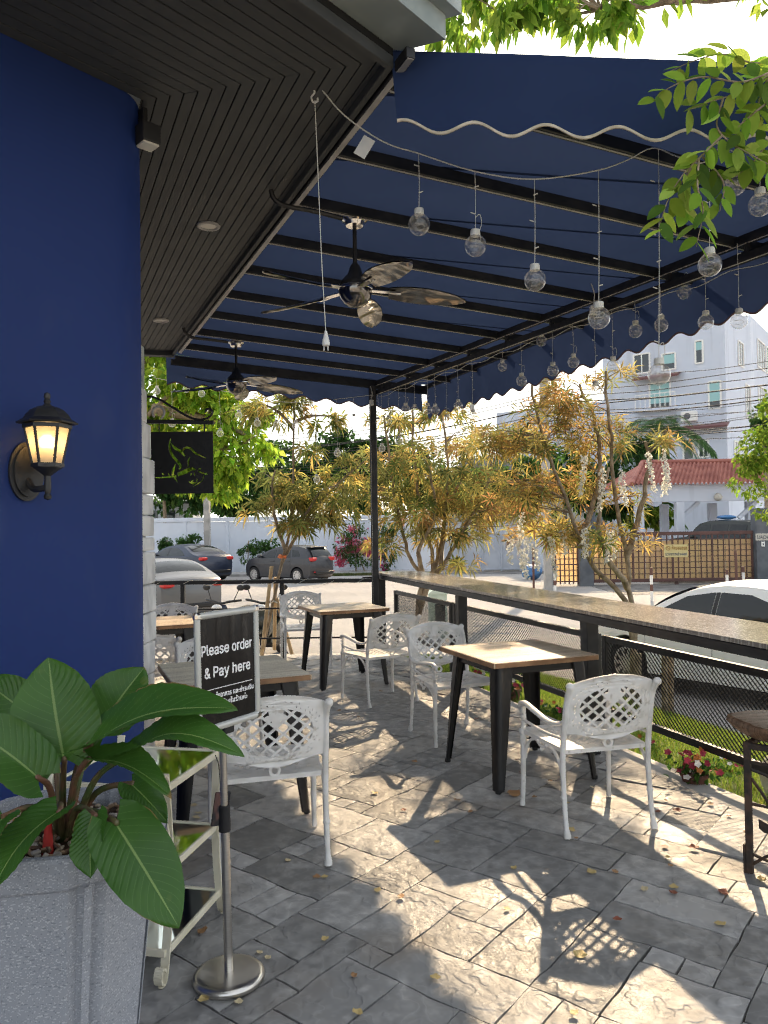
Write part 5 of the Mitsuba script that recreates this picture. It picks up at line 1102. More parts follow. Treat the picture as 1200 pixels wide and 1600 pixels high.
def twigs(r, stems, tips, n, rad):
    """thin branches from the nearest point of the stems towards leaf clusters"""
    pts = np.vstack([curve(np.array(s, float), 30) for s in stems])
    ms = []
    for t in tips[r.choice(len(tips), min(n, len(tips)), replace=False)]:
        dist = np.linalg.norm(pts - t, axis=1) + 1.2 * np.maximum(0, pts[:, 2] - t[2] + 0.1)
        k = pts[np.argmin(dist)]
        mid = (k + t) / 2 + r.normal(size=3) * 0.04 * np.linalg.norm(t - k) + [0, 0, 0.06 * np.linalg.norm(t - k)]
        c = curve([k, mid, t], 8)
        ms.append(tube(c, np.linspace(rad, rad * 0.35, len(c)), 5))
    return ms
def stems_mesh(stems, r0, r1, n=10):
    ms = []
    for s in stems:
        c = curve(np.array(s, float), 40)
        w = meshkit.fbm(c * 6, 2) - 0.5
        ms.append(tube(c + np.stack([w, -w, w * 0], 1) * r0 * 1.2, np.linspace(r0, r1, len(c)), n))
    return ms
GOLD = [(0.46, 0.33, 0.11), (0.40, 0.35, 0.12), (0.29, 0.30, 0.10), (0.56, 0.44, 0.13), (0.44, 0.26, 0.11), (0.15, 0.19, 0.06)]
TREES = {"right":{"blobs":[[2.043,8.5,2.995,0.425,0.34,0.212],[2.64,8.7,3.204,0.29,0.232,0.159],[3.112,8.4,3.187,0.252,0.201,0.07],[1.681,8.7,2.489,0.507,0.406,0.261],[2.381,8.6,2.54,0.43,0.344,0.301],[2.954,8.3,2.411,0.38,0.304,0.083],[1.543,8.4,1.931,0.504,0.403,0.196],[2.204,8.8,1.978,0.513,0.41,0.264],[2.656,8.5,1.778,0.283,0.226,0.156],[1.807,8.7,1.457,0.543,0.435,0.159],[2.442,8.4,1.393,0.385,0.308,0.154],[2.823,8.5,1.302,0.198,0.159,0.085],[1.811,8.6,2.8,0.358,0.286,0.186],[1.26,8.8,2.507,0.33,0.264,0.161],[1.233,8.7,1.769,0.29,0.232,0.13]],"stems":[[[2.733,8.5,-0.582],[2.731,8.5,-0.021],[2.693,8.5,0.506],[2.613,8.5,0.754],[2.323,8.5,1.055],[2.16,8.5,1.382],[2.013,8.5,1.823],[1.838,8.5,2.287],[1.706,8.5,2.822],[1.669,8.5,3.108]],[[2.761,8.5,-0.583],[2.745,8.5,-0.022],[2.722,8.5,0.541],[2.7,8.5,0.823],[2.665,8.5,1.177],[2.572,8.5,1.815],[2.527,8.5,2.383],[2.49,8.5,2.953],[2.481,8.5,3.238]],[[2.16,8.5,1.382],[2.306,8.6,1.679],[2.429,8.65,2.111],[2.411,8.7,2.697],[2.239,8.7,3.137]],[[2.665,8.5,1.177],[2.798,8.4,1.668],[2.898,8.35,2.222],[2.85,8.3,2.427]],[[2.7,8.5,0.823],[2.409,8.3,1.188],[2.315,8.3,1.673],[2.429,8.3,2.156]]]},"middle":{"blobs":[[0.212,11.5,3.164,0.431,0.345,0.211],[0.91,11.8,3.345,0.639,0.511,0.216],[1.382,11.7,2.833,0.701,0.561,0.253],[0.388,11.3,2.519,0.659,0.527,0.339],[1.157,11.5,2.237,0.881,0.705,0.306],[0.005,11.7,2.12,0.536,0.429,0.253],[-0.527,11.6,2.123,0.435,0.348,0.193],[0.57,11.4,1.811,0.759,0.607,0.285],[1.56,11.7,1.805,0.701,0.561,0.253],[2.259,11.8,1.699,0.442,0.354,0.197],[0.953,11.5,1.454,0.766,0.613,0.192],[1.862,11.7,2.337,0.39,0.312,0.195],[1.07,11.3,1.021,0.423,0.339,0.094],[-0.007,11.5,1.296,0.326,0.26,0.134],[-0.082,11.5,2.735,0.287,0.23,0.192],[2.221,12.0,2.955,0.4,0.32,0.2]],"stems":[[[0.474,11.5,0.191],[0.507,11.5,0.524],[0.578,11.5,0.762],[0.373,11.5,1.099],[0.211,11.5,1.771],[0.107,11.5,2.54],[0.021,11.5,3.215]],[[0.474,11.5,0.191],[0.594,11.5,0.571],[0.713,11.5,0.855],[0.682,11.5,1.286],[0.53,11.5,1.958],[0.455,11.5,2.728],[0.455,11.5,3.305]],[[0.474,11.5,0.191],[0.633,11.5,0.618],[0.83,11.5,0.997],[0.897,11.5,1.57],[0.967,11.5,2.336],[0.887,11.5,3.299]],[[0.474,11.5,0.191],[0.653,11.5,0.665],[0.947,11.5,1.091],[1.242,11.5,1.565],[1.539,11.5,2.135],[1.645,11.5,2.71]],[[0.713,11.5,0.855],[0.869,11.7,1.279],[0.984,11.8,1.865],[1.389,11.8,2.548]],[[0.578,11.5,0.762],[0.509,11.3,1.199],[0.746,11.2,1.757],[0.646,11.2,2.506]]]},"left":{"blobs":[[-1.342,10.2,3.198,0.527,0.421,0.255],[-0.806,10.4,3.022,0.329,0.263,0.139],[-1.76,10.4,3.167,0.312,0.249,0.173],[-1.229,10.2,2.02,0.527,0.421,0.221],[-0.684,10.3,1.888,0.532,0.425,0.223],[-1.095,10.1,1.635,0.404,0.323,0.135],[-0.513,10.4,2.262,0.433,0.346,0.191],[-1.741,10.2,1.815,0.272,0.217,0.102],[-0.294,10.4,2.432,0.346,0.277,0.173],[-1.452,10.3,2.286,0.309,0.247,0.137],[-0.852,10.2,1.589,0.306,0.245,0.119],[-1.009,10.2,2.613,0.255,0.204,0.119]],"stems":[[[-1.644,10.2,-0.125],[-1.572,10.2,0.203],[-1.483,10.2,0.582],[-1.367,10.2,1.088],[-1.261,10.2,1.468],[-1.203,10.2,2.019],[-1.196,10.2,2.616],[-1.181,10.2,3.128],[-1.212,10.2,3.427]],[[-1.367,10.2,1.088],[-1.162,10.3,1.466],[-0.904,10.35,1.849],[-0.557,10.4,2.193],[-0.25,10.4,2.449]],[[-1.314,10.2,1.257],[-1.431,10.1,1.681],[-1.468,10.1,2.103],[-1.424,10.1,2.313]],[[-1.261,10.2,1.468],[-1.009,10.1,1.759],[-0.838,10.1,2.01],[-0.668,10.1,2.091]],[[-1.184,10.2,2.871],[-1.428,10.2,3.131],[-1.683,10.2,3.22]],[[-1.183,10.2,2.957],[-0.961,10.2,3.039],[-0.748,10.2,3.036]]]},"lime":{"blobs":[[-3.724,15.0,4.462,0.974,0.779,0.425],[-4.407,15.4,3.981,0.59,0.472,0.513],[-3.228,15.0,3.838,0.624,0.5,0.55],[-3.025,14.7,2.929,0.441,0.353,0.563],[-2.546,15.0,3.263,0.425,0.34,0.275],[-3.836,15.4,3.199,0.59,0.472,0.513],[-2.408,15.3,3.014,0.382,0.306,0.204],[-2.719,15.3,3.812,0.51,0.408,0.255],[-3.117,14.7,2.317,0.318,0.255,0.245],[-5.405,15.5,4.27,1.032,0.826,0.774],[-6.377,16.0,5.176,1.199,0.959,0.799],[-4.632,16.0,5.689,1.332,1.066,0.666],[-2.865,15.0,2.704,0.325,0.26,0.275],[-3.98,15.2,2.697,0.607,0.486,0.329],[-4.103,15.2,3.182,0.57,0.456,0.329]],"stems":[[[-6.005,15.0,0.54],[-5.875,15.0,1.31],[-5.62,15.0,2.181],[-5.113,15.0,3.176],[-4.481,15.0,3.92],[-3.723,15.0,4.538]],[[-5.62,15.0,2.181],[-4.834,15.3,2.947],[-3.911,15.2,3.306],[-3.11,15.0,3.146],[-2.671,15.0,3.265]],[[-5.113,15.0,3.176],[-5.146,15.5,4.267],[-4.709,15.8,5.373]],[[-4.481,15.0,3.92],[-3.755,15.1,3.798],[-3.105,15.0,3.648],[-2.516,15.2,3.286]]]},"over":{"blobs":[[0.618,5.0,4.913,0.258,0.206,0.15],[0.487,5.2,4.926,0.13,0.104,0.104],[0.911,5.1,5.029,0.255,0.204,0.144],[1.213,5.1,5.068,0.255,0.204,0.144],[1.442,5.0,4.931,0.233,0.187,0.133],[1.599,4.9,4.839,0.147,0.118,0.139],[1.909,5.0,5.074,0.208,0.167,0.108],[0.773,5.3,5.442,0.397,0.318,0.221],[1.337,5.4,5.6,0.495,0.396,0.225],[1.922,5.5,5.762,0.504,0.403,0.229],[2.768,5.8,6.231,0.676,0.541,0.338],[3.617,6.0,6.072,0.699,0.56,0.45]],"stems":[[[4.9,4.3,-0.6],[4.8,4.2,1.2],[4.5,4.3,2.8],[4.0,4.6,4.4],[3.0,5.2,5.8],[1.8,5.6,6.0],[0.7,5.5,5.7],[0.3,5.3,5.3]],[[4.5,4.3,2.8],[3.6,3.7,3.6],[2.6,3.1,3.65],[1.625,2.75,3.259]],[[4.0,4.6,4.4],[3.5,5.4,5.4],[2.6,5.8,5.6],[1.6,5.4,5.2]],[[2.6,3.1,3.65],[2.2,2.95,3.3],[1.6,2.8,3.004]]],"sprays":[[[1.625,2.75,3.259],[1.449,2.75,3.172],[1.343,2.75,3.099],[1.226,2.75,3.063],[1.121,2.75,3.027]],[[1.637,2.85,3.347],[1.442,2.85,3.257],[1.276,2.8,3.26],[1.148,2.75,3.207],[1.066,2.75,3.173]],[[1.449,2.75,3.172],[1.296,2.7,3.098],[1.16,2.7,3.118],[1.046,2.7,3.086],[0.972,2.7,3.029]],[[1.25,2.75,3.072],[1.224,2.75,2.971],[1.269,2.75,2.908],[1.337,2.75,2.865],[1.44,2.75,2.805]],[[1.242,2.75,2.931],[1.175,2.75,2.867],[1.104,2.75,2.798],[1.044,2.75,2.706],[1.002,2.75,2.585]],[[1.156,2.75,2.844],[1.128,2.7,2.728],[1.145,2.7,2.637],[1.119,2.7,2.511]],[[1.447,2.75,3.074],[1.364,2.75,3.016],[1.293,2.75,2.947],[1.291,2.75,2.854]],[[1.576,2.8,3.005],[1.457,2.8,2.947],[1.372,2.8,2.853],[1.312,2.8,2.806]],[[1.128,2.75,2.816],[1.099,2.8,2.75],[1.132,2.8,2.655]],[[1.465,2.85,3.203],[1.426,2.85,3.094],[1.448,2.85,2.997]],[[1.183,2.78,2.87],[1.256,2.78,2.774],[1.241,2.78,2.668]]]},"f1":{"blobs":[[-12.335,43.0,4.956,1.611,1.289,1.432],[-10.733,43.0,3.676,1.611,1.289,1.253],[-12.886,43.0,3.349,1.074,0.859,1.074]],"stems":[[[-12.355,43.0,-0.67],[-12.255,43.0,1.0],[-12.335,43.0,4.956]]]},"f2":{"blobs":[[-8.034,42.0,3.59,1.749,1.399,1.259],[-8.894,42.0,5.005,1.049,0.839,0.874],[-6.624,42.0,4.446,1.399,1.119,1.049]],"stems":[[[-8.045,42.0,-0.67],[-7.945,42.0,1.0],[-8.034,42.0,3.59]]]},"f3":{"blobs":[[-5.295,44.0,4.01,2.015,1.612,1.649],[-3.626,44.0,5.455,1.465,1.172,1.099],[-6.189,44.0,6.044,1.282,1.026,0.916]],"stems":[[[-5.313,44.0,-0.67],[-5.213,44.0,1.0],[-5.295,44.0,4.01]]]},"f4":{"blobs":[[-1.584,43.0,4.439,1.79,1.432,1.969],[-2.454,43.0,6.428,1.253,1.002,0.895],[-1.024,43.0,6.048,0.895,0.716,0.895],[-0.89,43.0,2.815,1.432,1.146,0.716]],"stems":[[[-1.611,43.0,-0.67],[-1.511,43.0,1.0],[-1.584,43.0,4.439]]]},"f5":{"blobs":[[1.499,44.0,4.645,2.015,1.612,2.015],[3.315,44.0,3.517,1.649,1.319,1.282],[0.788,44.0,6.126,1.099,0.879,0.916]],"stems":[[[1.466,44.0,-0.67],[1.566,44.0,1.0],[1.499,44.0,4.645]]]},"f6":{"blobs":[[6.535,46.0,3.754,1.915,1.532,1.455],[8.274,46.0,4.497,1.532,1.226,1.341],[4.993,46.0,3.202,1.149,0.919,0.843]],"stems":[[[6.512,46.0,-0.67],[6.612,46.0,1.0],[6.535,46.0,3.754]]]},"f7":{"blobs":[[9.365,40.0,4.245,1.665,1.332,1.665],[11.012,40.0,3.22,1.332,1.066,1.332],[8.003,40.0,2.763,1.332,1.066,0.733]],"stems":[[[9.326,40.0,-0.67],[9.426,40.0,1.0],[9.365,40.0,4.245]]]},"f8":{"blobs":[[12.219,38.0,3.902,1.107,0.886,1.424],[11.556,38.0,2.486,0.949,0.759,0.791],[12.884,38.0,5.321,0.633,0.506,0.633]],"stems":[[[12.182,38.0,-0.67],[12.282,38.0,1.0],[12.219,38.0,3.902]]]},"f9":{"blobs":[[13.421,37.5,1.881,0.937,0.749,0.5],[12.482,37.5,1.77,0.624,0.5,0.437]],"stems":[[[13.426,37.5,-0.67],[13.526,37.5,1.0],[13.421,37.5,1.881]]]},"f10":{"blobs":[[9.452,19.0,3.381,0.664,0.532,0.633],[9.003,19.0,2.515,0.443,0.354,0.348],[9.496,19.0,1.954,0.38,0.304,0.348],[9.126,19.0,2.989,0.475,0.38,0.348],[10.028,19.0,4.168,0.712,0.57,0.791]],"stems":[[[10.045,19.0,-0.67],[10.145,19.0,1.0],[10.078,19.0,3.055]]]},"f11":{"blobs":[[14.957,30.0,5.708,0.55,0.44,0.624],[15.432,30.0,4.697,0.749,0.6,0.999]],"stems":[[[14.862,30.0,-0.67],[14.962,30.0,1.0],[14.957,30.0,5.708]]]},"s1":{"blobs":[[-9.657,37.6,1.062,0.564,0.451,0.313],[-9.25,37.6,1.15,0.313,0.25,0.25]],"stems":[[[-9.645,37.6,-0.67],[-9.545,37.6,1.0],[-9.657,37.6,1.062]]]},"s2":{"blobs":[[-10.723,37.6,0.921,0.344,0.276,0.344]],"stems":[[[-10.709,37.6,-0.67],[-10.609,37.6,1.0],[-10.723,37.6,0.921]]]},"s3":{"blobs":[[-6.682,37.2,0.406,0.434,0.347,0.496],[-6.06,37.2,0.706,0.619,0.496,0.372],[-5.439,37.2,0.852,0.496,0.396,0.31]],"stems":[[[-6.661,37.2,-0.67],[-6.561,37.2,1.0],[-6.682,37.2,0.406]]]},"boug":{"blobs":[[-1.643,37.4,0.637,0.81,0.648,0.81],[-1.121,37.4,0.163,0.872,0.698,0.685],[-1.414,37.4,1.411,0.561,0.448,0.498]],"flowers":[[-2.047,37.4,0.643,0.467,0.374,0.685],[-1.267,37.4,0.787,0.498,0.399,0.436],[-0.805,37.4,0.469,0.436,0.349,0.311],[-2.118,37.4,0.022,0.374,0.299,0.311],[-1.507,37.4,1.475,0.311,0.249,0.249]],"stems":[[[-1.41,37.4,-0.547],[-1.4,37.4,0.167],[-1.579,37.4,0.792]],[[-0.975,37.4,-0.554],[-1.185,37.4,0.009],[-1.272,37.4,0.476]]]},"climb":{"flowers":[[-0.823,37.5,1.527,0.094,0.075,0.094],[0.548,37.5,1.382,0.094,0.075,0.094],[-0.125,37.5,0.145,0.156,0.125,0.25],[-0.039,37.5,-0.324,0.187,0.15,0.187]],"stems":[[[-0.042,37.5,-0.542],[0.035,37.5,0.454],[-0.076,37.5,1.392],[0.091,37.5,2.17]],[[-0.032,37.5,0.143],[-0.27,37.5,0.926],[-0.384,37.5,1.708]],[[0.04,37.5,0.766],[0.357,37.5,1.136],[0.487,37.5,1.446],[0.179,37.5,1.762]],[[-0.08,37.5,1.142],[0.236,37.5,1.387],[0.548,37.5,1.382]],[[0.083,37.5,-0.544],[0.34,37.5,-0.018],[0.438,37.5,0.292]]]}}
rt_ = np.random.default_rng(21)
def golden(key, lb, nw, per, L, W, r0, cols, p, seed, droop=0.35, nt=60):
    d = TREES[key]
    t = thing('ornamental_tree', lb, 'tree', 'slender golden leafed trees round the terrace')
    (m, col), tips = whorl_leaves(rt_, d['blobs'], nw, per, L, W, cols, droop, p, seed)
    for s_ in stems_mesh(d['stems'], r0, r0 * 0.35): part(t, 'trunk', s_, 'm_bark', smooth=50)
    part(t, 'branches', twigs(rt_, d['stems'], tips, nt, r0 * 0.22), 'm_bark', smooth=50, kind='stuff')
    part(t, 'crown', m, 'm_leaf', smooth=False, color=col)
    return t
golden('right', 'golden brown slender tree with white flower strings hanging, in front of the yellow gate', 680, 8, 0.150, 0.0190, 0.036, GOLD, [.24, .2, .14, .14, .18, .10], 2, nt=120)
golden('middle', 'golden olive multi stemmed tree right of the awning post', 820, 9, 0.185, 0.0270, 0.040, GOLD, [.16, .24, .28, .12, .04, .16], 5, droop=0.5, nt=120)
tl = golden('left', 'slender olive gold tree with bamboo props behind the far railing', 370, 9, 0.165, 0.0300, 0.026, GOLD, [.06, .20, .36, .06, .02, .30], 9, droop=0.5, nt=70)
for p0, p1 in (((-1.62, 10.05, -0.1), (-1.50, 10.2, 1.05)), ((-1.23, 10.1, -0.1), (-1.44, 10.2, 0.62)), ((-1.52, 10.5, -0.1), (-1.46, 10.25, 0.9))):
    part(tl, 'bamboo_prop', tube([p0, p1], 0.024, 8), 'm_bamboo')
principled('m_orange', (0.62, 0.16, 0.05), 0.6)
part(tl, 'tie', tube(np.array([(-1.47 + 0.05 * math.cos(q), 10.2 + 0.05 * math.sin(q), 0.58 + 0.012 * math.sin(q * 3)) for q in np.linspace(0, 12.5, 40)]), 0.009, 5), 'm_wire')
part(tl, 'ribbon', tube(np.array([(-1.36 + 0.045 * math.cos(q), 10.2 + 0.045 * math.sin(q), 1.16 + 0.02 * q / 6) for q in np.linspace(0, 9, 24)]), 0.016, 5), 'm_orange')
for (x, y, z0, z1), w_ in zip(((2.66, 8.2, -0.64, 0.16), (2.98, 8.3, -0.64, 0.18), (3.12, 8.5, -0.64, 0.12), (2.80, 8.8, -0.66, 0.16)), ('leftmost', 'third from the left', 'rightmost', 'second from the left')):
    solo('tree_stake', tube([(x, y, z0), (x + 0.03, y + 0.03, z1)], 0.035, 8), 'm_bark', f'short round wooden stake round the right golden tree, {w_} of the four', 'stake', 'wooden stakes round the right tree')
LIME = [(0.38, 0.52, 0.06), (0.28, 0.46, 0.05), (0.46, 0.56, 0.09), (0.18, 0.32, 0.05)]
d = TREES['lime']
t = thing('leafy_tree', 'bright lime green tree behind the hanging bird sign', 'tree')
(m, col), tips = cloud_leaves(rt_, d['blobs'], 12500, 0.17, 0.115, LIME, 0.3, [.35, .3, .2, .15], 4)
for s_ in stems_mesh(d['stems'], 0.13, 0.03): part(t, 'trunk', s_, 'm_bark', smooth=50)
part(t, 'branches', twigs(rt_, d['stems'], tips, 60, 0.022), 'm_bark', smooth=50, kind='stuff')
part(t, 'crown', m, 'm_leaf', smooth=False, color=col)
# overhead tree to the right of the terrace: its boughs reach in above the awning and past the camera's right
d = TREES['over']
t = thing('street_tree', 'tree whose bright green leafy boughs hang in above the awning and at the top right', 'tree')
(m, col), tips = cloud_leaves(rt_, d['blobs'], 4200, 0.120, 0.060, [(0.28, 0.44, 0.06), (0.36, 0.48, 0.08), (0.18, 0.32, 0.05)], 0.15, [.45, .3, .25], 7, hang=1.1)
for s_ in stems_mesh(d['stems'], 0.16, 0.02): part(t, 'trunk', s_, 'm_bark', smooth=50)
part(t, 'branches', twigs(rt_, d['stems'], tips, 90, 0.012), 'm_bark', smooth=50, kind='stuff')
part(t, 'crown', m, 'm_leaf', smooth=False, color=col)
lb_, ld_, ln_ = [], [], []
tw = []
for tw_pts in d['sprays']:
    c = curve(np.array(tw_pts, float), 40)
    tw.append(tube(c, np.linspace(0.0042, 0.0014, len(c)), 5))
    s = np.concatenate([[0], np.cumsum(np.linalg.norm(np.diff(c, axis=0), axis=1))])
    for j, q in enumerate(np.arange(0.03, s[-1], 0.026)):
        i = min(np.searchsorted(s, q), len(c) - 2)
        tg_ = unit(c[i + 1] - c[i]); sd = unit(np.cross(tg_, [0.15, -0.95, 0.2])) * (1 if j % 2 else -1)
        lb_.append(c[i] + rt_.normal(size=3) * 0.006); ld_.append(tg_ * 0.55 + sd * 0.8 - UPV * rt_.uniform(0.0, 0.5) + rt_.normal(size=3) * 0.15); ln_.append(np.array([0.1, -0.75, 0.6]) + rt_.normal(size=3) * 0.45)
lb_, ld_, ln_ = map(np.array, (lb_, ld_, ln_)); k = len(lb_)
for q_ in tw: part(t, 'spray_twig', q_, 'm_bark', smooth=50)
def oval_leaves(base, d, n, L, W, col, droop=0.15):
    d = unit(d); s = unit(np.cross(d, n)); n = np.cross(s, d)
    us = np.array([0, .12, .3, .5, .7, .88, 1.0]); ws = np.array([0.05, .62, .95, 1.0, .82, .42, 0.0])
    L, W = L[:, None], W[:, None]
    rows = []
    for u, w in zip(us, ws):
        m = base + d * L * u - UPV * droop * L * u * u
        rows.append(np.stack([m - s * W / 2 * w + n * W * 0.10 * w, m, m + s * W / 2 * w + n * W * 0.10 * w], 1))
    v = np.stack(rows, 1).reshape(-1, 3)
    fi = []
    for a in range(6):
        for b in range(2):
            q = a * 3 + b; fi += [[q, q + 1, q + 4], [q, q + 4, q + 3]]
    return (v, (np.array(fi)[None] + (np.arange(len(base)) * 21)[:, None, None]).reshape(-1, 3)), np.repeat(col, 21, axis=0)
m, col = oval_leaves(lb_, ld_, ln_, rt_.uniform(0.060, 0.098, k), rt_.uniform(0.036, 0.054, k), tint(rt_, k, [(0.30, 0.44, 0.06), (0.22, 0.38, 0.05), (0.36, 0.48, 0.09), (0.12, 0.22, 0.045)], 0.2))
part(t, 'spray_leaves', m, 'm_leaf', smooth=True, color=col)

# ================================================================== WHITE FLOWER STRINGS
principled('m_petal', (0.80, 0.80, 0.74), 0.6)
ORDN = ['first', 'second', 'third', 'fourth', 'fifth', 'sixth', 'seventh', 'eighth', 'ninth', 'tenth', 'eleventh', 'twelfth', 'thirteenth', 'fourteenth', 'fifteenth', 'sixteenth', 'seventeenth', 'eighteenth', 'nineteenth', 'twentieth']
for gi, (x, y, z0, z1) in enumerate(sorted([[1.385,8.35,1.395,1.132],[1.486,8.45,1.371,1.041],[1.547,8.25,1.408,0.976],[1.668,8.45,1.334,1.053],[1.802,8.25,1.418,0.979],[1.943,8.35,1.484,1.221],[2.109,8.15,2.271,1.849],[2.296,8.15,2.132,1.683],[2.148,8.15,1.495,1.184],[2.357,8.15,1.465,1.127],[2.483,8.25,1.491,1.175],[2.815,8.05,2.278,1.875],[2.924,8.05,2.317,1.833],[3.0,8.05,2.127,1.899],[1.531,8.55,1.689,1.334],[2.523,8.05,2.101,1.731]], key=lambda g: g[0] / g[1])):
    t = thing('flower_garland', f'string of white artificial flowers in the golden right tree, {ORDN[gi]} from the left', 'flower garland', 'white flower strings hanging in the right tree')
    n = int((z0 - z1) / 0.0085)
    zz = np.linspace(z0, z1, n); sw = 0.03 * np.sin(zz * 5 + x * 40)
    part(t, 'stem', tube(np.stack([x + sw, np.full(n, y), zz], 1), 0.003, 4), 'm_wire')
    r_ = 0.018 + 0.010 * np.interp(np.linspace(0, 1, n), [0, 0.3, 1], [1, 1, 0.25])
    a = rt_.random(n) * 6.28
    ctr = np.stack([x + sw + r_ * np.cos(a), y + r_ * np.sin(a), zz], 1)
    b = np.repeat(ctr, 4, 0); kk = len(b)
    (m, _) = leaf_mesh(b, unit(rt_.normal(size=(kk, 3))), unit(rt_.normal(size=(kk, 3))), 0.026 * rt_.uniform(0.7, 1.2, kk), 0.022, 0.2, np.zeros((kk, 3)))
    part(t, 'flowers', m, 'm_leaf', smooth=False, color=np.full((len(m[0]), 3), 0.80) * np.array([1, 1, 0.93]))

# ================================================================== GRASS, POTS, FALLEN LEAVES
ng = 75000
gy_ = rt_.uniform(2.4, 9.6, ng); gd = rt_.uniform(0, 2.7, ng)
gp = np.stack([edge_x(gy_) + 0.02 + gd * 0.94, gy_ + gd * 0.34, -0.06 - 0.6 * (gd / 2.7) ** 1.5], 1)
gh = rt_.uniform(0.03, 0.075, ng)
ga = rt_.random(ng) * 6.28; gw = 0.0028
gs_ = np.stack([np.cos(ga), np.sin(ga), ga * 0], 1) * gw
lean_ = rt_.normal(size=(ng, 3)) * [0.02, 0.02, 0]
gvv = np.stack([gp - gs_, gp + gs_, gp + lean_ + UPV * gh[:, None]], 1).reshape(-1, 3)
gcol = np.repeat(tint(rt_, ng, [(0.14, 0.24, 0.03), (0.20, 0.30, 0.04), (0.26, 0.30, 0.06)], 0.2), 3, 0)
solo('lawn_grass', (gvv, np.arange(ng * 3).reshape(-1, 3)), 'm_leaf', 'short bright grass on the strip beyond the terrace edge', 'grass', kind='stuff', smooth=False, color=gcol)
principled('m_pot', mottled((0.10, 0.04, 0.028), (0.15, 0.06, 0.04), 20), 0.7)
def pansies(x, y, z, s, lb, n=26, seed=0, pot=True):
    r = np.random.default_rng(seed)
    t = thing('flower_pot' if pot else 'pansy_plant', lb, 'flower pot' if pot else 'flower')
    if pot:
        part(t, 'pot', lathe([(0.0005, 0), (0.052 * s, 0), (0.068 * s, 0.075 * s), (0.074 * s, 0.078 * s), (0.075 * s, 0.095 * s), (0.066 * s, 0.096 * s), (0.06 * s, 0.085 * s), (0.0005, 0.085 * s)], 22, (x, y, z)), 'm_pot', smooth=35)
        z += 0.050 * s
    nl = 110
    b = np.array([x, y, z]) + r.normal(size=(nl, 3)) * [0.065 * s, 0.065 * s, 0.0] + UPV * r.uniform(0.01, 0.11, (nl, 1)) * s
    m, col = leaf_mesh(b, unit(r.normal(size=(nl, 3)) + UPV * 0.3), UPV + r.normal(size=(nl, 3)) * 0.4, 0.05 * s, 0.026 * s, 0.3, tint(r, nl, [(0.05, 0.12, 0.03), (0.08, 0.17, 0.035)], 0.2))
    part(t, 'foliage', m, 'm_leaf', smooth=False, color=col)
    cols = [(0.42, 0.03, 0.06), (0.30, 0.02, 0.05), (0.75, 0.72, 0.66), (0.50, 0.06, 0.10), (0.60, 0.22, 0.05)]
    for i in range(n):
        c = np.array([x, y, z]) + [r.normal() * 0.062 * s, r.normal() * 0.062 * s, r.uniform(0.04, 0.155) * s]
        ax = unit(np.array([-0.1, -0.8, 0.6]) + r.normal(size=3) * 0.4)
        u = unit(np.cross(ax, UPV)); w = np.cross(ax, u)
        a = np.arange(5) / 5 * 6.283 + r.random()
        dd = u * np.cos(a)[:, None] + w * np.sin(a)[:, None]
        m, col = leaf_mesh(np.tile(c, (5, 1)), dd + ax * 0.25, np.tile(ax, (5, 1)), 0.024 * s, 0.024 * s, 0.0, np.tile(np.array(cols[r.integers(5)]) * r.uniform(0.8, 1.2), (5, 1)))
        part(t, 'blossom', m, 'm_paint_leaf', smooth=False, color=col)
    return t
pansies(1.83, 4.62, -0.06, 1.1, 'pot of red and white pansies at the terrace edge by the nearest fence panel', 26, 1)
pansies(1.15, 7.05, -0.05, 1.1, 'pot of red flowers at the terrace edge beyond the nearest table', 14, 2)
pansies(0.90, 7.55, -0.05, 1.0, 'pot of yellow and red flowers seen through the legs of the middle chair', 12, 6)
for i, (x, y) in enumerate(((1.30, 6.62), (1.42, 6.42), (1.50, 6.20), (1.58, 6.02), (1.86, 5.55), (2.15, 5.0), (2.35, 5.25), (2.52, 4.75))):
    pansies(x, y, -0.075 if x < 1.7 else -0.12, 0.8, f'small plant with dark red blossoms in the lawn strip, {ORDN[i]} from the left', 7, 20 + i, False)
    tag(f'pansy_plant_{i:03d}' if i else 'pansy_plant', group='dark red flowers along the lawn')
LEAFC = [((0.50, 0.38, 0.16), 'yellowed'), ((0.34, 0.19, 0.09), 'brown'), ((0.55, 0.46, 0.28), 'pale tan'), ((0.22, 0.07, 0.04), 'dark red brown')]
for i, (c, _) in enumerate(LEAFC): principled(f'm_dry{i}', tuple(c), 0.6)
rf = random.Random(8)
MARKS = [('the round sign base', (-0.55, 2.64)), ('the right chair', (1.1, 3.88)), ('the near table leg', (0.80, 4.50)), ('the slab table leg', (1.585, 3.41)),
         ('the chair beside the order sign', (-0.45, 3.75)), ('the middle chair', (0.45, 5.5)), ('the cream shelf stand', (-0.72, 2.9)), ('the lower picture edge', (0.0, 2.0)), ('the lower right corner', (1.2, 2.2)), ('the far table', (-0.4, 7.7))]
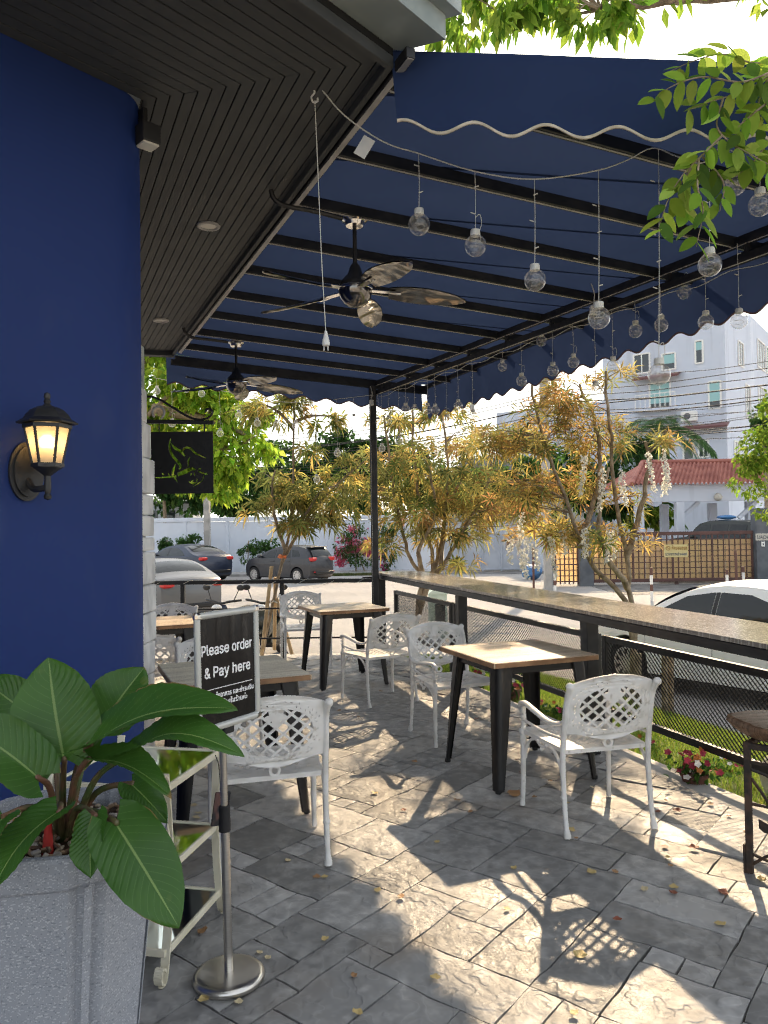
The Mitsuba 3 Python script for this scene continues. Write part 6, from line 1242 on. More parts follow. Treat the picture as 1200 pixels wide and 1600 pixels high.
FALLEN = [[-0.243,2.897,0],[-0.126,2.657,1],[0.151,2.642,0],[-0.106,2.455,0],[-0.05,3.276,0],[0.048,3.217,1],[-0.474,2.812,2],[-0.439,2.778,2],[-0.611,2.536,0],[-0.494,2.523,2],[-0.714,2.965,1],[-0.467,3.584,2],[-0.285,3.409,0],[-0.319,3.41,1],[0.081,4.201,3],[-0.079,4.459,0],[0.234,3.762,0],[0.558,3.47,0],[0.468,3.103,0],[0.719,4.425,9],[0.843,5.063,3],[0.83,4.8,3],[0.825,4.369,1],[0.919,3.895,0],[0.98,4.261,0],[0.913,3.784,1],[1.277,4.521,0],[1.189,4.514,2],[1.532,4.278,1],[1.433,4.119,3],[1.537,4.124,3],[1.75,4.21,1],[1.776,4.042,3],[1.307,3.672,3],[1.277,3.559,0],[1.26,3.473,1],[1.435,3.653,3],[0.88,3.005,3],[0.676,2.77,0],[0.573,2.443,0],[1.259,2.966,0],[1.381,3.215,3],[1.196,3.266,0],[1.177,3.221,3],[0.893,3.421,0],[0.994,3.417,1],[1.068,3.253,2],[-1.086,4.316,2],[-1.029,4.198,2],[-1.024,4.133,2],[-0.94,3.678,0],[-0.055,7.241,1],[0.461,6.168,3],[0.715,6.153,3],[0.177,5.054,1],[-0.232,6.272,1],[0.388,4.336,1],[-0.401,6.502,1],[1.765,3.815,1],[1.591,3.318,0],[0.44,4.158,1],[0.973,4.637,1]]
def leaf_label(i):
    x, y, k = FALLEN[i]; k = 1 if k == 9 else k
    same = [j for j, f in enumerate(FALLEN) if (1 if f[2] == 9 else f[2]) == k]
    best = None
    for nm, m in MARKS:
        o = sorted(same, key=lambda j: math.hypot(FALLEN[j][0] - m[0], FALLEN[j][1] - m[1]))
        r = o.index(i)
        if best is None or (r, math.hypot(x - m[0], y - m[1])) < best[:2]: best = (r, math.hypot(x - m[0], y - m[1]), nm)
    r, _, nm = best
    return f"{'large ' if FALLEN[i][2] == 9 else ''}{LEAFC[k][1]} dry leaf, {'' if r == 0 else ORDN[r] + ' '}nearest of its colour to {nm}"

base_shapes = []
for s in range(4):
    u = np.linspace(0, 1, 9)[:, None]; w = np.linspace(-1, 1, 5)[None, :]
    half = 0.42 * np.sin(np.pi * np.clip(u * 0.96 + 0.04, 0, 1)) ** 0.8
    cu = (0.25, 0.6, -0.15, 0.4)[s]
    P = np.stack([np.broadcast_to(u - 0.5, (9, 5)), w * half * (1 - 0.15 * abs(cu)), 0.06 + cu * (w * half) ** 2 * 1.2 + (0.5 if s == 1 else 0.25) * (u - 0.5) ** 2 + 0.05 * np.sin(u * 9 + w * 3)], -1)
    P[..., 2] -= P[..., 2].min()
    base_shapes.append([mikit.ply(grid(P), f'm_dry{k}', smooth=True) for k in range(4)])
for i, (x, y, k) in enumerate(FALLEN):
    s = rf.uniform(0.028, 0.052) if k != 9 else 0.095
    if k == 9: k = 1
    key = numbered('fallen_leaf')
    scene[key] = {**base_shapes[rf.randrange(4)][k], 'to_world': T().translate([x, y, 0.004]).rotate([0, 0, 1], rf.uniform(0, 360)).rotate([1, 0, 0], rf.uniform(-14, 14)).scale(s)}
    tag(key, leaf_label(i), 'leaf', 'fallen leaves on the stone floor')
# ================================================================== FAR SIDE OF THE ROAD
principled('m_palewall', proc(lambda p, n, uv: mix(mix((0.58, 0.63, 0.71), (0.66, 0.70, 0.77), fbm(p.x * 0.9, p.y * 0.9, p.z * 0.9, 4)), (0.40, 0.42, 0.44), 0.4 * smoothstep(0.52, 0.75, fbm(p.x * 3.0, p.y * 3.0, p.z * 0.4, 4)) * smoothstep(1.0, 2.3, p.z + 3.2 * (1 - smoothstep(-0.7, 0.2, p.z))))), 0.8)
principled('m_sheet', mottled((0.40, 0.43, 0.48), (0.47, 0.50, 0.55), 1.5), 0.55)
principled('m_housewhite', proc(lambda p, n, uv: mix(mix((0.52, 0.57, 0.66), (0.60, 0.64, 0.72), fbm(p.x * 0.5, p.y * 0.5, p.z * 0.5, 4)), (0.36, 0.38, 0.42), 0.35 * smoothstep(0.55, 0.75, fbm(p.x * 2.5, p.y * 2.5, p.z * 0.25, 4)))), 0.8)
principled('m_glassdark', (0.03, 0.04, 0.045), 0.08, spec=0.8)
principled('m_teal', (0.30, 0.52, 0.52), 0.5)
principled('m_maroon', (0.13, 0.05, 0.045), 0.5)
principled('m_gatebar', mottled((0.075, 0.034, 0.028), (0.11, 0.048, 0.04), 3), 0.5)
for i in range(3): scene[f'm_yellow{i}'] = {'type': 'principledthin', 'base_color': mottled((0.68 - 0.03 * i, 0.48 - 0.02 * i, 0.23), (0.75, 0.54 - 0.02 * i, 0.27), 2), 'roughness': 0.5, 'diff_trans': 1.2, 'spec_trans': 0.0, 'eta': 1.4}
principled('m_pillargrey', mottled((0.085, 0.095, 0.11), (0.13, 0.14, 0.155), 3), 0.7)
principled('m_polecon', mottled((0.30, 0.29, 0.27), (0.42, 0.40, 0.37), 3, 4), 0.85)
principled('m_rooftile', mottled((0.26, 0.085, 0.065), (0.36, 0.14, 0.105), 2.5, 4), 0.7)
W0, W1, WY = -16.0, 2.72, 38.6
cw = thing('compound_wall', 'long pale blue white boundary wall across the road', 'wall')
edges = list(np.arange(W1, W0, -2.12)) + [W0]
for i in range(len(edges) - 1):
    part(cw, 'panel', bbox(((edges[i] + edges[i + 1]) / 2, WY + 0.06, 0.66), (edges[i] - edges[i + 1] - 0.16, 0.10, 2.64), 0.006), 'm_palewall', smooth=False)
    part(cw, 'post', bbox((edges[i], WY + 0.05, 0.70), (0.155, 0.16, 2.72), 0.008), 'm_palewall', smooth=False)
part(cw, 'coping', bbox(((W0 + W1) / 2, WY + 0.05, 2.10), (W1 - W0 + 0.1, 0.22, 0.20), 0.01), 'm_palewall', smooth=False)
sgk = thing('sheet_gate', 'grey sheet metal gate at the right end of the pale boundary wall', 'gate')
for i in range(5):
    x = 2.95 + i * 0.92
    part(sgk, 'sheet_panel', bbox((x + 0.46, 37.7, 0.55), (0.90, 0.03, 2.3), 0.004), 'm_sheet', smooth=False)
    part(sgk, 'upright', bbox((x, 37.66, 0.60), (0.07, 0.07, 2.5), 0.006), 'm_sheet', smooth=False)
for z in (1.74, 1.18, -0.55): part(sgk, 'cross_rail', bbox((5.25, 37.67, z), (4.6, 0.05, 0.06), 0.005), 'm_sheet', smooth=False)
part(sgk, 'end_post', bbox((7.72, 37.6, 0.75), (0.45, 0.4, 2.9), 0.01), 'm_palewall', smooth=False)

# utility poles and cables
pol = thing('utility_pole', 'concrete utility pole in front of the grey sheet gate', 'utility pole')
part(pol, 'shaft', bar((5.66, 26.7, -0.8), (5.62, 26.7, 9.2), 0.27, 0.27, 0.03, (1, 0, 0)), 'm_polecon')
for z in (6.6, 5.8): part(pol, 'cross_arm', bar((5.1, 26.6, z), (6.2, 26.5, z), 0.08, 0.10), 'm_polecon')
pol = thing('utility_pole', 'weathered utility pole rising behind the dark blue sedan', 'utility pole')
part(pol, 'shaft', bar((-8.55, 37.2, -0.8), (-8.6, 37.2, 7.5), 0.42, 0.26, 0.03, (1, 0, 0)), 'm_polecon')
part(pol, 'meter_box', bbox((-8.78, 37.05, 0.75), (0.22, 0.16, 0.6), 0.02), 'm_palewall')
ORD = ['top', 'second', 'third', 'fourth', 'fifth', 'sixth', 'seventh', 'eighth', 'ninth', 'tenth', 'eleventh', 'twelfth', 'thirteenth', 'fourteenth', 'fifteenth', 'sixteenth', 'seventeenth', 'eighteenth']
rw = random.Random(2)
cz = sorted([6.35, 6.15, 5.95, 5.72, 5.60, 5.42, 5.3, 5.15, 5.05, 4.9, 4.82, 4.70, 4.55, 4.45, 4.32, 4.2], reverse=True)
for i, z in enumerate(cz):
    dx = rw.uniform(-0.35, 0.35)
    l, m, r = np.array([-9.0 + dx, 37.0, z * 0.86 + 0.5]), np.array([5.5 + dx, 26.45, z]), np.array([16.5 + dx, 17.6, z + rw.uniform(-0.1, 0.25)])
    pts = [l + (m - l) * u - [0, 0, 0.45 * 4 * u * (1 - u)] for u in np.linspace(0, 1, 9)] + [m + (r - m) * u - [0, 0, rw.uniform(0.15, 0.3) * 4 * u * (1 - u)] for u in np.linspace(0, 1, 9)[1:]]
    solo('overhead_cable', tube(curve(np.array(pts), 48), rw.choice((0.008, 0.010, 0.013, 0.018)), 5), 'm_rubber', f'black overhead cable, the {ORD[i]} from the top where they cross the white apartment block', 'cable', 'overhead cables along the road')

# yellow panelled gate
gt = thing('sliding_gate', 'maroon grid sliding gate backed with yellow panels, closing the carport drive', 'gate')
GX0, GX1, GY = 7.56, 13.40, 28.0
part(gt, 'top_rail', bbox(((GX0 + GX1) / 2, GY, 1.19), (GX1 - GX0, 0.10, 0.13), 0.008), 'm_gatebar')
part(gt, 'bottom_rail', bbox(((GX0 + GX1) / 2, GY, -0.50), (GX1 - GX0, 0.10, 0.12), 0.008), 'm_gatebar')
nb = 28
for i in range(nb + 1):
    x = GX0 + 0.03 + (GX1 - GX0 - 0.06) * i / nb
    part(gt, 'upright', bbox((x, GY, 0.345), (0.032 if i % 7 else 0.065, 0.05, 1.555), 0.004), 'm_gatebar')
for j in range(7):
    z = -0.26 + j * 0.205
    part(gt, 'crossbar', bbox(((GX0 + GX1) / 2, GY - 0.004, z), (GX1 - GX0, 0.028, 0.028), 0.003), 'm_gatebar')
for i in range(6):
    w = (GX1 - GX0) / 6
    part(gt, 'yellow_panel', (lambda x0, x1, zt: (np.array([[x0, GY + 0.06, -0.44], [x1, GY + 0.06, -0.44], [x1, GY + 0.066, zt], [x0, GY + 0.066, zt]]), np.array([[0, 1, 2], [0, 2, 3]])))(GX0 + w * i + 0.006, GX0 + w * (i + 1) - 0.006, 0.95 + rw.uniform(-0.02, 0.02)), f'm_yellow{i % 3}', smooth=False)
for x in (8.3, 10.6, 12.8): part(gt, 'wheel', tf(lathe([(0.0005, 0), (0.07, 0), (0.07, 0.05), (0.0005, 0.05)], 14), STAND, (x, GY + 0.02, -0.62)), 'm_gatebar')
principled('m_signyellow', mottled((0.60, 0.50, 0.22), (0.68, 0.58, 0.28), 3), 0.5)
principled('m_signbrown', (0.32, 0.17, 0.03), 0.6)
gs2 = thing('gate_sign', 'cream no parking sign in Thai fixed to the yellow gate', 'sign')
part(gs2, 'plate', bbox((10.58, GY - 0.06, 0.56), (0.86, 0.02, 0.46), 0.004), 'm_signyellow', smooth=False)
for k, x, z, w, h in (('c', 10.70, 0.60, 0.55, 0.15), ('d', 10.58, 0.39, 0.78, 0.12)):
    m = thai(k, h, 30.0, 0.006); m = (m[0] * [w / np.ptp(m[0][:, 0]), 1, 1], m[1])
    m = (m[0] - [m[0][:, 0].min() + w / 2, 0, 0], m[1])
    part(gs2, 'lettering', tf(m, STAND, (x, GY - 0.07, z)), 'm_signbrown' if k == 'c' else 'm_pillargrey', smooth=False)
part(gs2, 'no_parking_symbol', tf(ext(Point(0, 0).buffer(0.085, 12).difference(Point(0, 0).buffer(0.06, 12)).union(affinity.rotate(sbox(-0.07, -0.013, 0.07, 0.013), -45)), 0.006), STAND, (10.29, GY - 0.07, 0.66)), 'm_signbrown', smooth=False)
pl = thing('gate_pillar', 'dark grey gate pillar carrying the house number plate, right of the yellow gate', 'pillar')
part(pl, 'shaft', bbox((13.66, GY, 0.68), (0.44, 0.44, 2.76), 0.012), 'm_pillargrey', smooth=False)
np_ = thing('number_plate', 'beige house number plate 164/14 on the dark gate pillar', 'sign')
principled('m_plate', (0.50, 0.48, 0.42), 0.5)
part(np_, 'plate', bbox((13.64, GY - 0.235, 1.02), (0.48, 0.02, 0.25), 0.004), 'm_plate', smooth=False)
m = meshkit.text_mesh('164/14', 0.13, 0.006, True); v = np.array(m.vertices); v[:, 0] *= 0.40 / np.ptp(v[:, 0]); v[:, 0] -= (v[:, 0].min() + v[:, 0].max()) / 2
part(np_, 'lettering', tf((v, np.array(m.faces)), STAND, (13.64, GY - 0.247, 0.955)), 'm_pillargrey', smooth=False)
t = thing('door_bell', 'small white bell box below the house number plate', 'door bell')
part(t, 'box', bbox((13.66, GY - 0.24, 0.76), (0.13, 0.04, 0.18), 0.01), 'm_whiteplastic'); part(t, 'button', bbox((13.66, GY - 0.262, 0.76), (0.05, 0.012, 0.06), 0.004), 'm_pillargrey')
pl = thing('gate_pillar', 'dark grey gate pillar between the yellow gate and the short side grille', 'pillar')
part(pl, 'shaft', bbox((7.29, GY, 0.30), (0.50, 0.44, 2.05), 0.012), 'm_pillargrey', smooth=False)
t = thing('side_grille', 'short yellow backed grille left of the grey gate pillar', 'fence')
for i in range(6): part(t, 'upright', bbox((6.22 + i * 0.16, GY, 0.30), (0.04, 0.04, 1.8), 0.004), 'm_gatebar')
for j in range(9): part(t, 'crossbar', bbox((6.62, GY - 0.003, -0.5 + j * 0.205), (0.86, 0.03, 0.034), 0.003), 'm_gatebar')
part(t, 'yellow_panel', (np.array([[6.2, GY + 0.06, -0.53], [7.04, GY + 0.06, -0.53], [7.04, GY + 0.06, 0.97], [6.2, GY + 0.06, 0.97]]), np.array([[0, 1, 2], [0, 2, 3]])), 'm_yellow1', smooth=False)
t = thing('gate_pillar', 'narrow dark grey pillar at the left end of the short side grille', 'pillar')
part(t, 'shaft', bbox((6.05, GY + 0.1, 0.3), (0.25, 0.3, 2.0), 0.01), 'm_pillargrey', smooth=False)
principled('m_redbrown', (0.12, 0.055, 0.042), 0.6)
for (x, y, h, lb) in ((7.68, 22.2, 0.95, 'white and red brown marker post beside the white car windscreen'), (10.75, 24.2, 0.75, 'white and red brown marker post left of the tall thin pipe'), (11.45, 24.6, 0.80, 'white and red brown marker post right of the tall thin pipe'), (5.6, 25.4, 0.8, 'white and red brown marker post beside the utility pole')):
    t = thing('marker_post', lb, 'post', 'painted marker posts along the drive')
    part(t, 'lower', tube([(x, y, RZ), (x, y, RZ + h * 0.30)], 0.045, 10), 'm_white'); part(t, 'band', tube([(x, y, RZ + h * 0.30), (x, y, RZ + h * 0.5)], 0.0455, 10), 'm_redbrown')
    part(t, 'upper', tube([(x, y, RZ + h * 0.5), (x, y, RZ + h * 0.78)], 0.045, 10), 'm_white'); part(t, 'cap', tube([(x, y, RZ + h * 0.78), (x, y, RZ + h)], 0.0455, 10), 'm_redbrown')
solo('marker_pipe', tube([(11.15, 24.4, RZ), (11.12, 24.4, 0.68)], 0.045, 8), 'm_redbrown', 'tall thin rusty pipe standing before the yellow gate', 'post')
solo('marker_pipe', tube([(5.25, 27.2, RZ), (5.25, 27.2, 0.75)], 0.04, 8), 'm_redbrown', 'thin rusty pipe standing beside the blue bundle', 'post')
principled('m_bluetarp', mottled((0.04, 0.12, 0.28), (0.07, 0.20, 0.42), 6), 0.5)
q = rt_.normal(size=(90, 3)); q = unit(q) * [0.42, 0.35, 0.34] * (0.75 + 0.4 * rt_.random((90, 1)))
solo('blue_bundle', tf(hull(q + [0, 0, 0]), None, (6.05, 31.6, -0.36)), 'm_bluetarp', 'blue tarpaulin bundle on the ground by the grey sheet gate', 'bundle', smooth=20)
principled('m_palegreen', mottled((0.42, 0.52, 0.44), (0.52, 0.60, 0.52), 4), 0.6)
t = thing('meter_cabinet', 'pale green sloped cabinet standing behind the bar counter by the middle tree', 'cabinet')
part(t, 'body', bbox((1.05, 15.5, -0.25), (0.36, 0.3, 0.9), 0.01), 'm_palegreen', smooth=False)
part(t, 'lid', hull(np.array([[0.84, 15.32, 0.20], [1.26, 15.32, 0.20], [1.26, 15.32, 0.52], [0.84, 15.68, 0.22], [1.26, 15.68, 0.22], [1.26, 15.68, 0.52]])), 'm_palegreen', smooth=False)
part(t, 'glass_door', bbox((1.09, 15.345, -0.2), (0.2, 0.012, 0.42), 0.003), 'm_glassdark', smooth=False)

# carport house
cp = thing('carport', 'white carport with red tiled hip roof behind the yellow gate', 'carport')
part(cp, 'floor_slab', bbox((14.2, 33.2, -0.45), (8.0, 9.0, 0.45), 0.01), 'm_edge', smooth=False)
part(cp, 'fascia_beam', bbox((14.3, 33.0, 2.87), (7.2, 0.22, 0.76), 0.01), 'm_housewhite', smooth=False)
part(cp, 'side_beam', bbox((10.85, 35.2, 2.87), (0.22, 4.2, 0.72), 0.01), 'm_housewhite', smooth=False)
for x, y in ((12.68, 33.02), (10.95, 33.02), (15.2, 35.6), (16.0, 33.6), (13.3, 36.5)):
    part(cp, 'post', bbox((x, y, 1.12), (0.34, 0.34, 2.72), 0.01), 'm_housewhite', smooth=False)
for x, s in ((12.68, 1), (15.2, 1), (16.0, 1)):
    part(cp, 'brace', bar((x + s * 0.15, 33.3, 1.75), (x + s * 0.95, 33.3, 2.46), 0.14, 0.16), 'm_housewhite')
part(cp, 'low_wall', bbox((11.6, 36.8, 0.75), (3.2, 0.15, 0.35), 0.01), 'm_housewhite', smooth=False)
rows, cols = 9, 40
P = []
for i in range(rows * 3 + 1):
    u = i / (rows * 3); k = i % 3
    row = []
    for j in range(cols * 4 + 1):
        w = j / (cols * 4)
        xl = 10.55 + 1.5 * u; x = xl + (18.0 - xl) * w
        row.append((x, 32.6 + 3.0 * u, 3.24 + 1.16 * u + 0.055 * math.cos(w * cols * 2 * math.pi * (18.0 - xl) / 7.4) + (0.05 if k == 0 and 0 < i else -0.0) - 0.03 * (k == 2)))
    P.append(row)
part(cp, 'roof_tiles', (lambda g: (g[0], g[1][:, ::-1]))(grid(np.array(P))), 'm_rooftile', smooth=False, kind='stuff')
part(cp, 'ridge', tube([(12.0, 35.6, 4.42), (18, 35.6, 4.42)], 0.11, 8), 'm_rooftile')
part(cp, 'hip_ridge', tube([(10.55, 32.65, 3.26), (12.0, 35.6, 4.42)], 0.10, 8), 'm_rooftile')
part(cp, 'hip_slope', (np.array([[10.55, 32.6, 3.22], [12.05, 35.6, 4.40], [10.55, 38.6, 3.22]]), np.array([[0, 2, 1]])), 'm_rooftile', smooth=False)
t = thing('globe_lamp', 'unlit white globe lamp on the carport fascia', 'lamp')
part(t, 'globe', sphere((14.28, 32.82, 2.66), 0.17), 'm_plate', smooth=True); part(t, 'neck', tube([(14.28, 32.9, 2.82), (14.28, 32.84, 2.70)], 0.05, 8), 'm_pillargrey')

# apartment block: front face runs along F1 from the near corner, side face along F2
ab = thing('apartment_block', 'white three storey apartment block behind the carport', 'building')
AC, F1, F2 = np.array([20.2, 45.0]), np.array([-0.8, 0.6]), np.array([0.6, 0.8])
def ap_pt(f, s, o): 
    n = np.array([-f[1], f[0]]) if f is F1 else np.array([f[1], -f[0]])
    n = n if np.dot(n, -AC) > 0 else -n
    return AC + f * s + n * o
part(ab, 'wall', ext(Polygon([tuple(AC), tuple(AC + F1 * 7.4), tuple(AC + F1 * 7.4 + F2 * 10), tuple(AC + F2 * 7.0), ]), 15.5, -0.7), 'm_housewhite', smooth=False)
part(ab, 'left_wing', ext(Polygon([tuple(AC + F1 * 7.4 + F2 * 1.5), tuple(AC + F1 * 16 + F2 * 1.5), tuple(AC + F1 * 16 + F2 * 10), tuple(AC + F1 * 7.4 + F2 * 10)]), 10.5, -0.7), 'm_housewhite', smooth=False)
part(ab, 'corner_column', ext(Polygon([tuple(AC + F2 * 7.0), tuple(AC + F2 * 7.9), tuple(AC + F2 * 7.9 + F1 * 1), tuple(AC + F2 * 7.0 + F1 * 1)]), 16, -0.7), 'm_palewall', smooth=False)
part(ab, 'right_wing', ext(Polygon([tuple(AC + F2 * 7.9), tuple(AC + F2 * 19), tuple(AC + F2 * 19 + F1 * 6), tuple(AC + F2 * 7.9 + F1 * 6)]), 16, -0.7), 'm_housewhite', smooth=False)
def window(f, s0, s1, z0, z1, blind=0.0, mt='m_glassdark', mull=0):
    a, b = ap_pt(f, s0, 0.035), ap_pt(f, s1, 0.035)
    k = part(ab, 'window', [bar((*a, z0), (*b, z0), 0.09, 0.09), bar((*a, z1), (*b, z1), 0.09, 0.09), bar((*a, z0), (*a, z1), 0.09, 0.09), bar((*b, z0), (*b, z1), 0.09, 0.09)] + [bar((*(a + (b - a) * (q + 1) / (mull + 1)), z0), (*(a + (b - a) * (q + 1) / (mull + 1)), z1), 0.06, 0.06) for q in range(mull)], 'm_white')
    c = (ap_pt(f, (s0 + s1) / 2, 0.02)); R = rotz(math.atan2(f[1], f[0]))
    part(k, 'pane', bbox((*c, (z0 + z1) / 2), (abs(s1 - s0) - 0.05, 0.02, z1 - z0 - 0.05), 0.002, R), mt, smooth=False)
    if blind: part(k, 'blind', bbox((*ap_pt(f, (s0 + s1) / 2, 0.035), z1 - (z1 - z0) * blind / 2 - 0.05), (abs(s1 - s0) - 0.1, 0.01, (z1 - z0) * blind - 0.06), 0.002, R), 'm_teal', smooth=False)
window(F1, 0.97, 0.30, 8.35, 9.95, 0.75)
window(F1, 1.68, 1.25, 11.15, 12.5, 0.4, mull=0)
window(F1, 1.62, 1.05, 5.5, 6.5, 0, mull=1); window(F1, 2.5, 1.9, 5.4, 6.6, 0)
window(F1, 3.65, 2.85, 11.0, 12.0, 0.6); window(F1, 5.4, 4.4, 11.0, 12.2, 0, mull=1)
window(F1, 4.45, 3.2, 8.7, 10.3, 0.8, mull=1)
window(F2, 5.05, 6.3, 8.3, 10.45, 0, mull=1); window(F2, 1.6, 2.9, 5.0, 6.5, 0, mull=1); window(F2, 3.2, 4.6, 11.4, 12.9, 0, mull=1)
for z in (6.0, 9.0, 12.2):
    for s in (9.0, 12.0, 15.0): window(F2, s, s + 2.4, z, z + 1.9, 0, mull=2)
part(ab, 'balcony_slab', bbox((*ap_pt(F1, 3.9, 0.35), 8.55), (2.6, 0.9, 0.15), 0.01, rotz(math.atan2(F1[1], F1[0]))), 'm_housewhite', smooth=False)
part(ab, 'balcony_rail', [bar((*ap_pt(F1, s, 0.78), 8.62), (*ap_pt(F1, s, 0.78), 9.5), 0.04, 0.04) for s in np.linspace(2.7, 5.1, 9)] + [bar((*ap_pt(F1, 2.7, 0.78), 9.5), (*ap_pt(F1, 5.1, 0.78), 9.5), 0.05, 0.05)], 'm_white')
for z, s0, s1 in ((7.24, -0.2, 2.4), (10.55, 2.5, 5.3)):
    part(ab, 'tiled_hood', hull(np.array([[*ap_pt(F1, s0, 0), z + 0.25], [*ap_pt(F1, s1, 0), z + 0.25], [*ap_pt(F1, s0, 0.8), z], [*ap_pt(F1, s1, 0.8), z], [*ap_pt(F1, s0, 0.8), z - 0.12], [*ap_pt(F1, s1, 0.8), z - 0.12]])), 'm_maroon', smooth=False)
t = thing('air_conditioner', 'white air conditioner unit on the apartment wall', 'air conditioner')
R1 = rotz(math.atan2(F1[1], F1[0]))
part(t, 'case', bbox((*ap_pt(F1, 2.05, 0.25), 7.98), (0.9, 0.4, 0.6), 0.02, R1), 'm_white'); part(t, 'fan_grille', tf(lathe([(0.0005, 0), (0.20, 0), (0.20, 0.02), (0.0005, 0.02)], 18), R1 @ STAND, (*ap_pt(F1, 2.12, 0.452), 7.98)), 'm_pillargrey')
hb = thing('tiled_house', 'low house with a grey tiled roof seen through the middle tree', 'house')
part(hb, 'wall', bbox((8.8, 52, 1.8), (9, 5, 5), 0.02), 'm_plate', smooth=False)
part(hb, 'roof', hull(np.array([[3.8, 49, 4.2], [13.8, 49, 4.2], [3.8, 55, 4.2], [13.8, 55, 4.2], [5.5, 52, 6.2], [12.2, 52, 6.2]])), 'm_pillargrey', smooth=False)
hb = thing('white_outbuilding', 'white outbuilding just showing above the boundary wall at the left', 'house')
part(hb, 'wall', bbox((-13.2, 46, 1.2), (4.0, 3, 3.9), 0.02), 'm_housewhite', smooth=False); part(hb, 'roof', bbox((-13.2, 46, 3.2), (4.6, 3.6, 0.16), 0.02), 'm_pillargrey', smooth=False)
for x in (-14.4, -13.4, -12.4): part(hb, 'window', bbox((x, 44.48, 2.45), (0.6, 0.06, 0.6), 0.01), 'm_glassdark', smooth=False)

# ================================================================== VEHICLES
for k, c in (('m_car_navy', (0.022, 0.032, 0.060)), ('m_car_grey', (0.036, 0.038, 0.045)), ('m_car_silver', (0.13, 0.135, 0.145)), ('m_car_white', (0.78, 0.78, 0.76)), ('m_car_dark', (0.02, 0.025, 0.022))):
    scene[k] = {'type': 'twosided', 'bsdf': {'type': 'principled', 'base_color': rgb(*c), 'roughness': 0.28, 'metallic': 0.15 if 'white' not in k else 0.0, 'clearcoat': 0.6, 'clearcoat_gloss': 0.95}}
principled('m_taillight', (0.50, 0.012, 0.012), 0.15, spec=0.7)
principled('m_headlight', (0.65, 0.66, 0.66), 0.12, spec=0.8)
principled('m_carglass', (0.016, 0.020, 0.022), 0.05, spec=0.45)
principled('m_rim', (0.55, 0.55, 0.55), 0.3, metal=0.9)
principled('m_trim', (0.012, 0.012, 0.013), 0.45)
def chaikin(p, n=2, closed=False):
    p = np.asarray(p, float)
    for _ in range(n):
        a, b = p[:-1], p[1:]
        p = np.vstack([p[:1], np.stack([a * .75 + b * .25, a * .25 + b * .75], 1).reshape(-1, 2), p[-1:]])
    return p
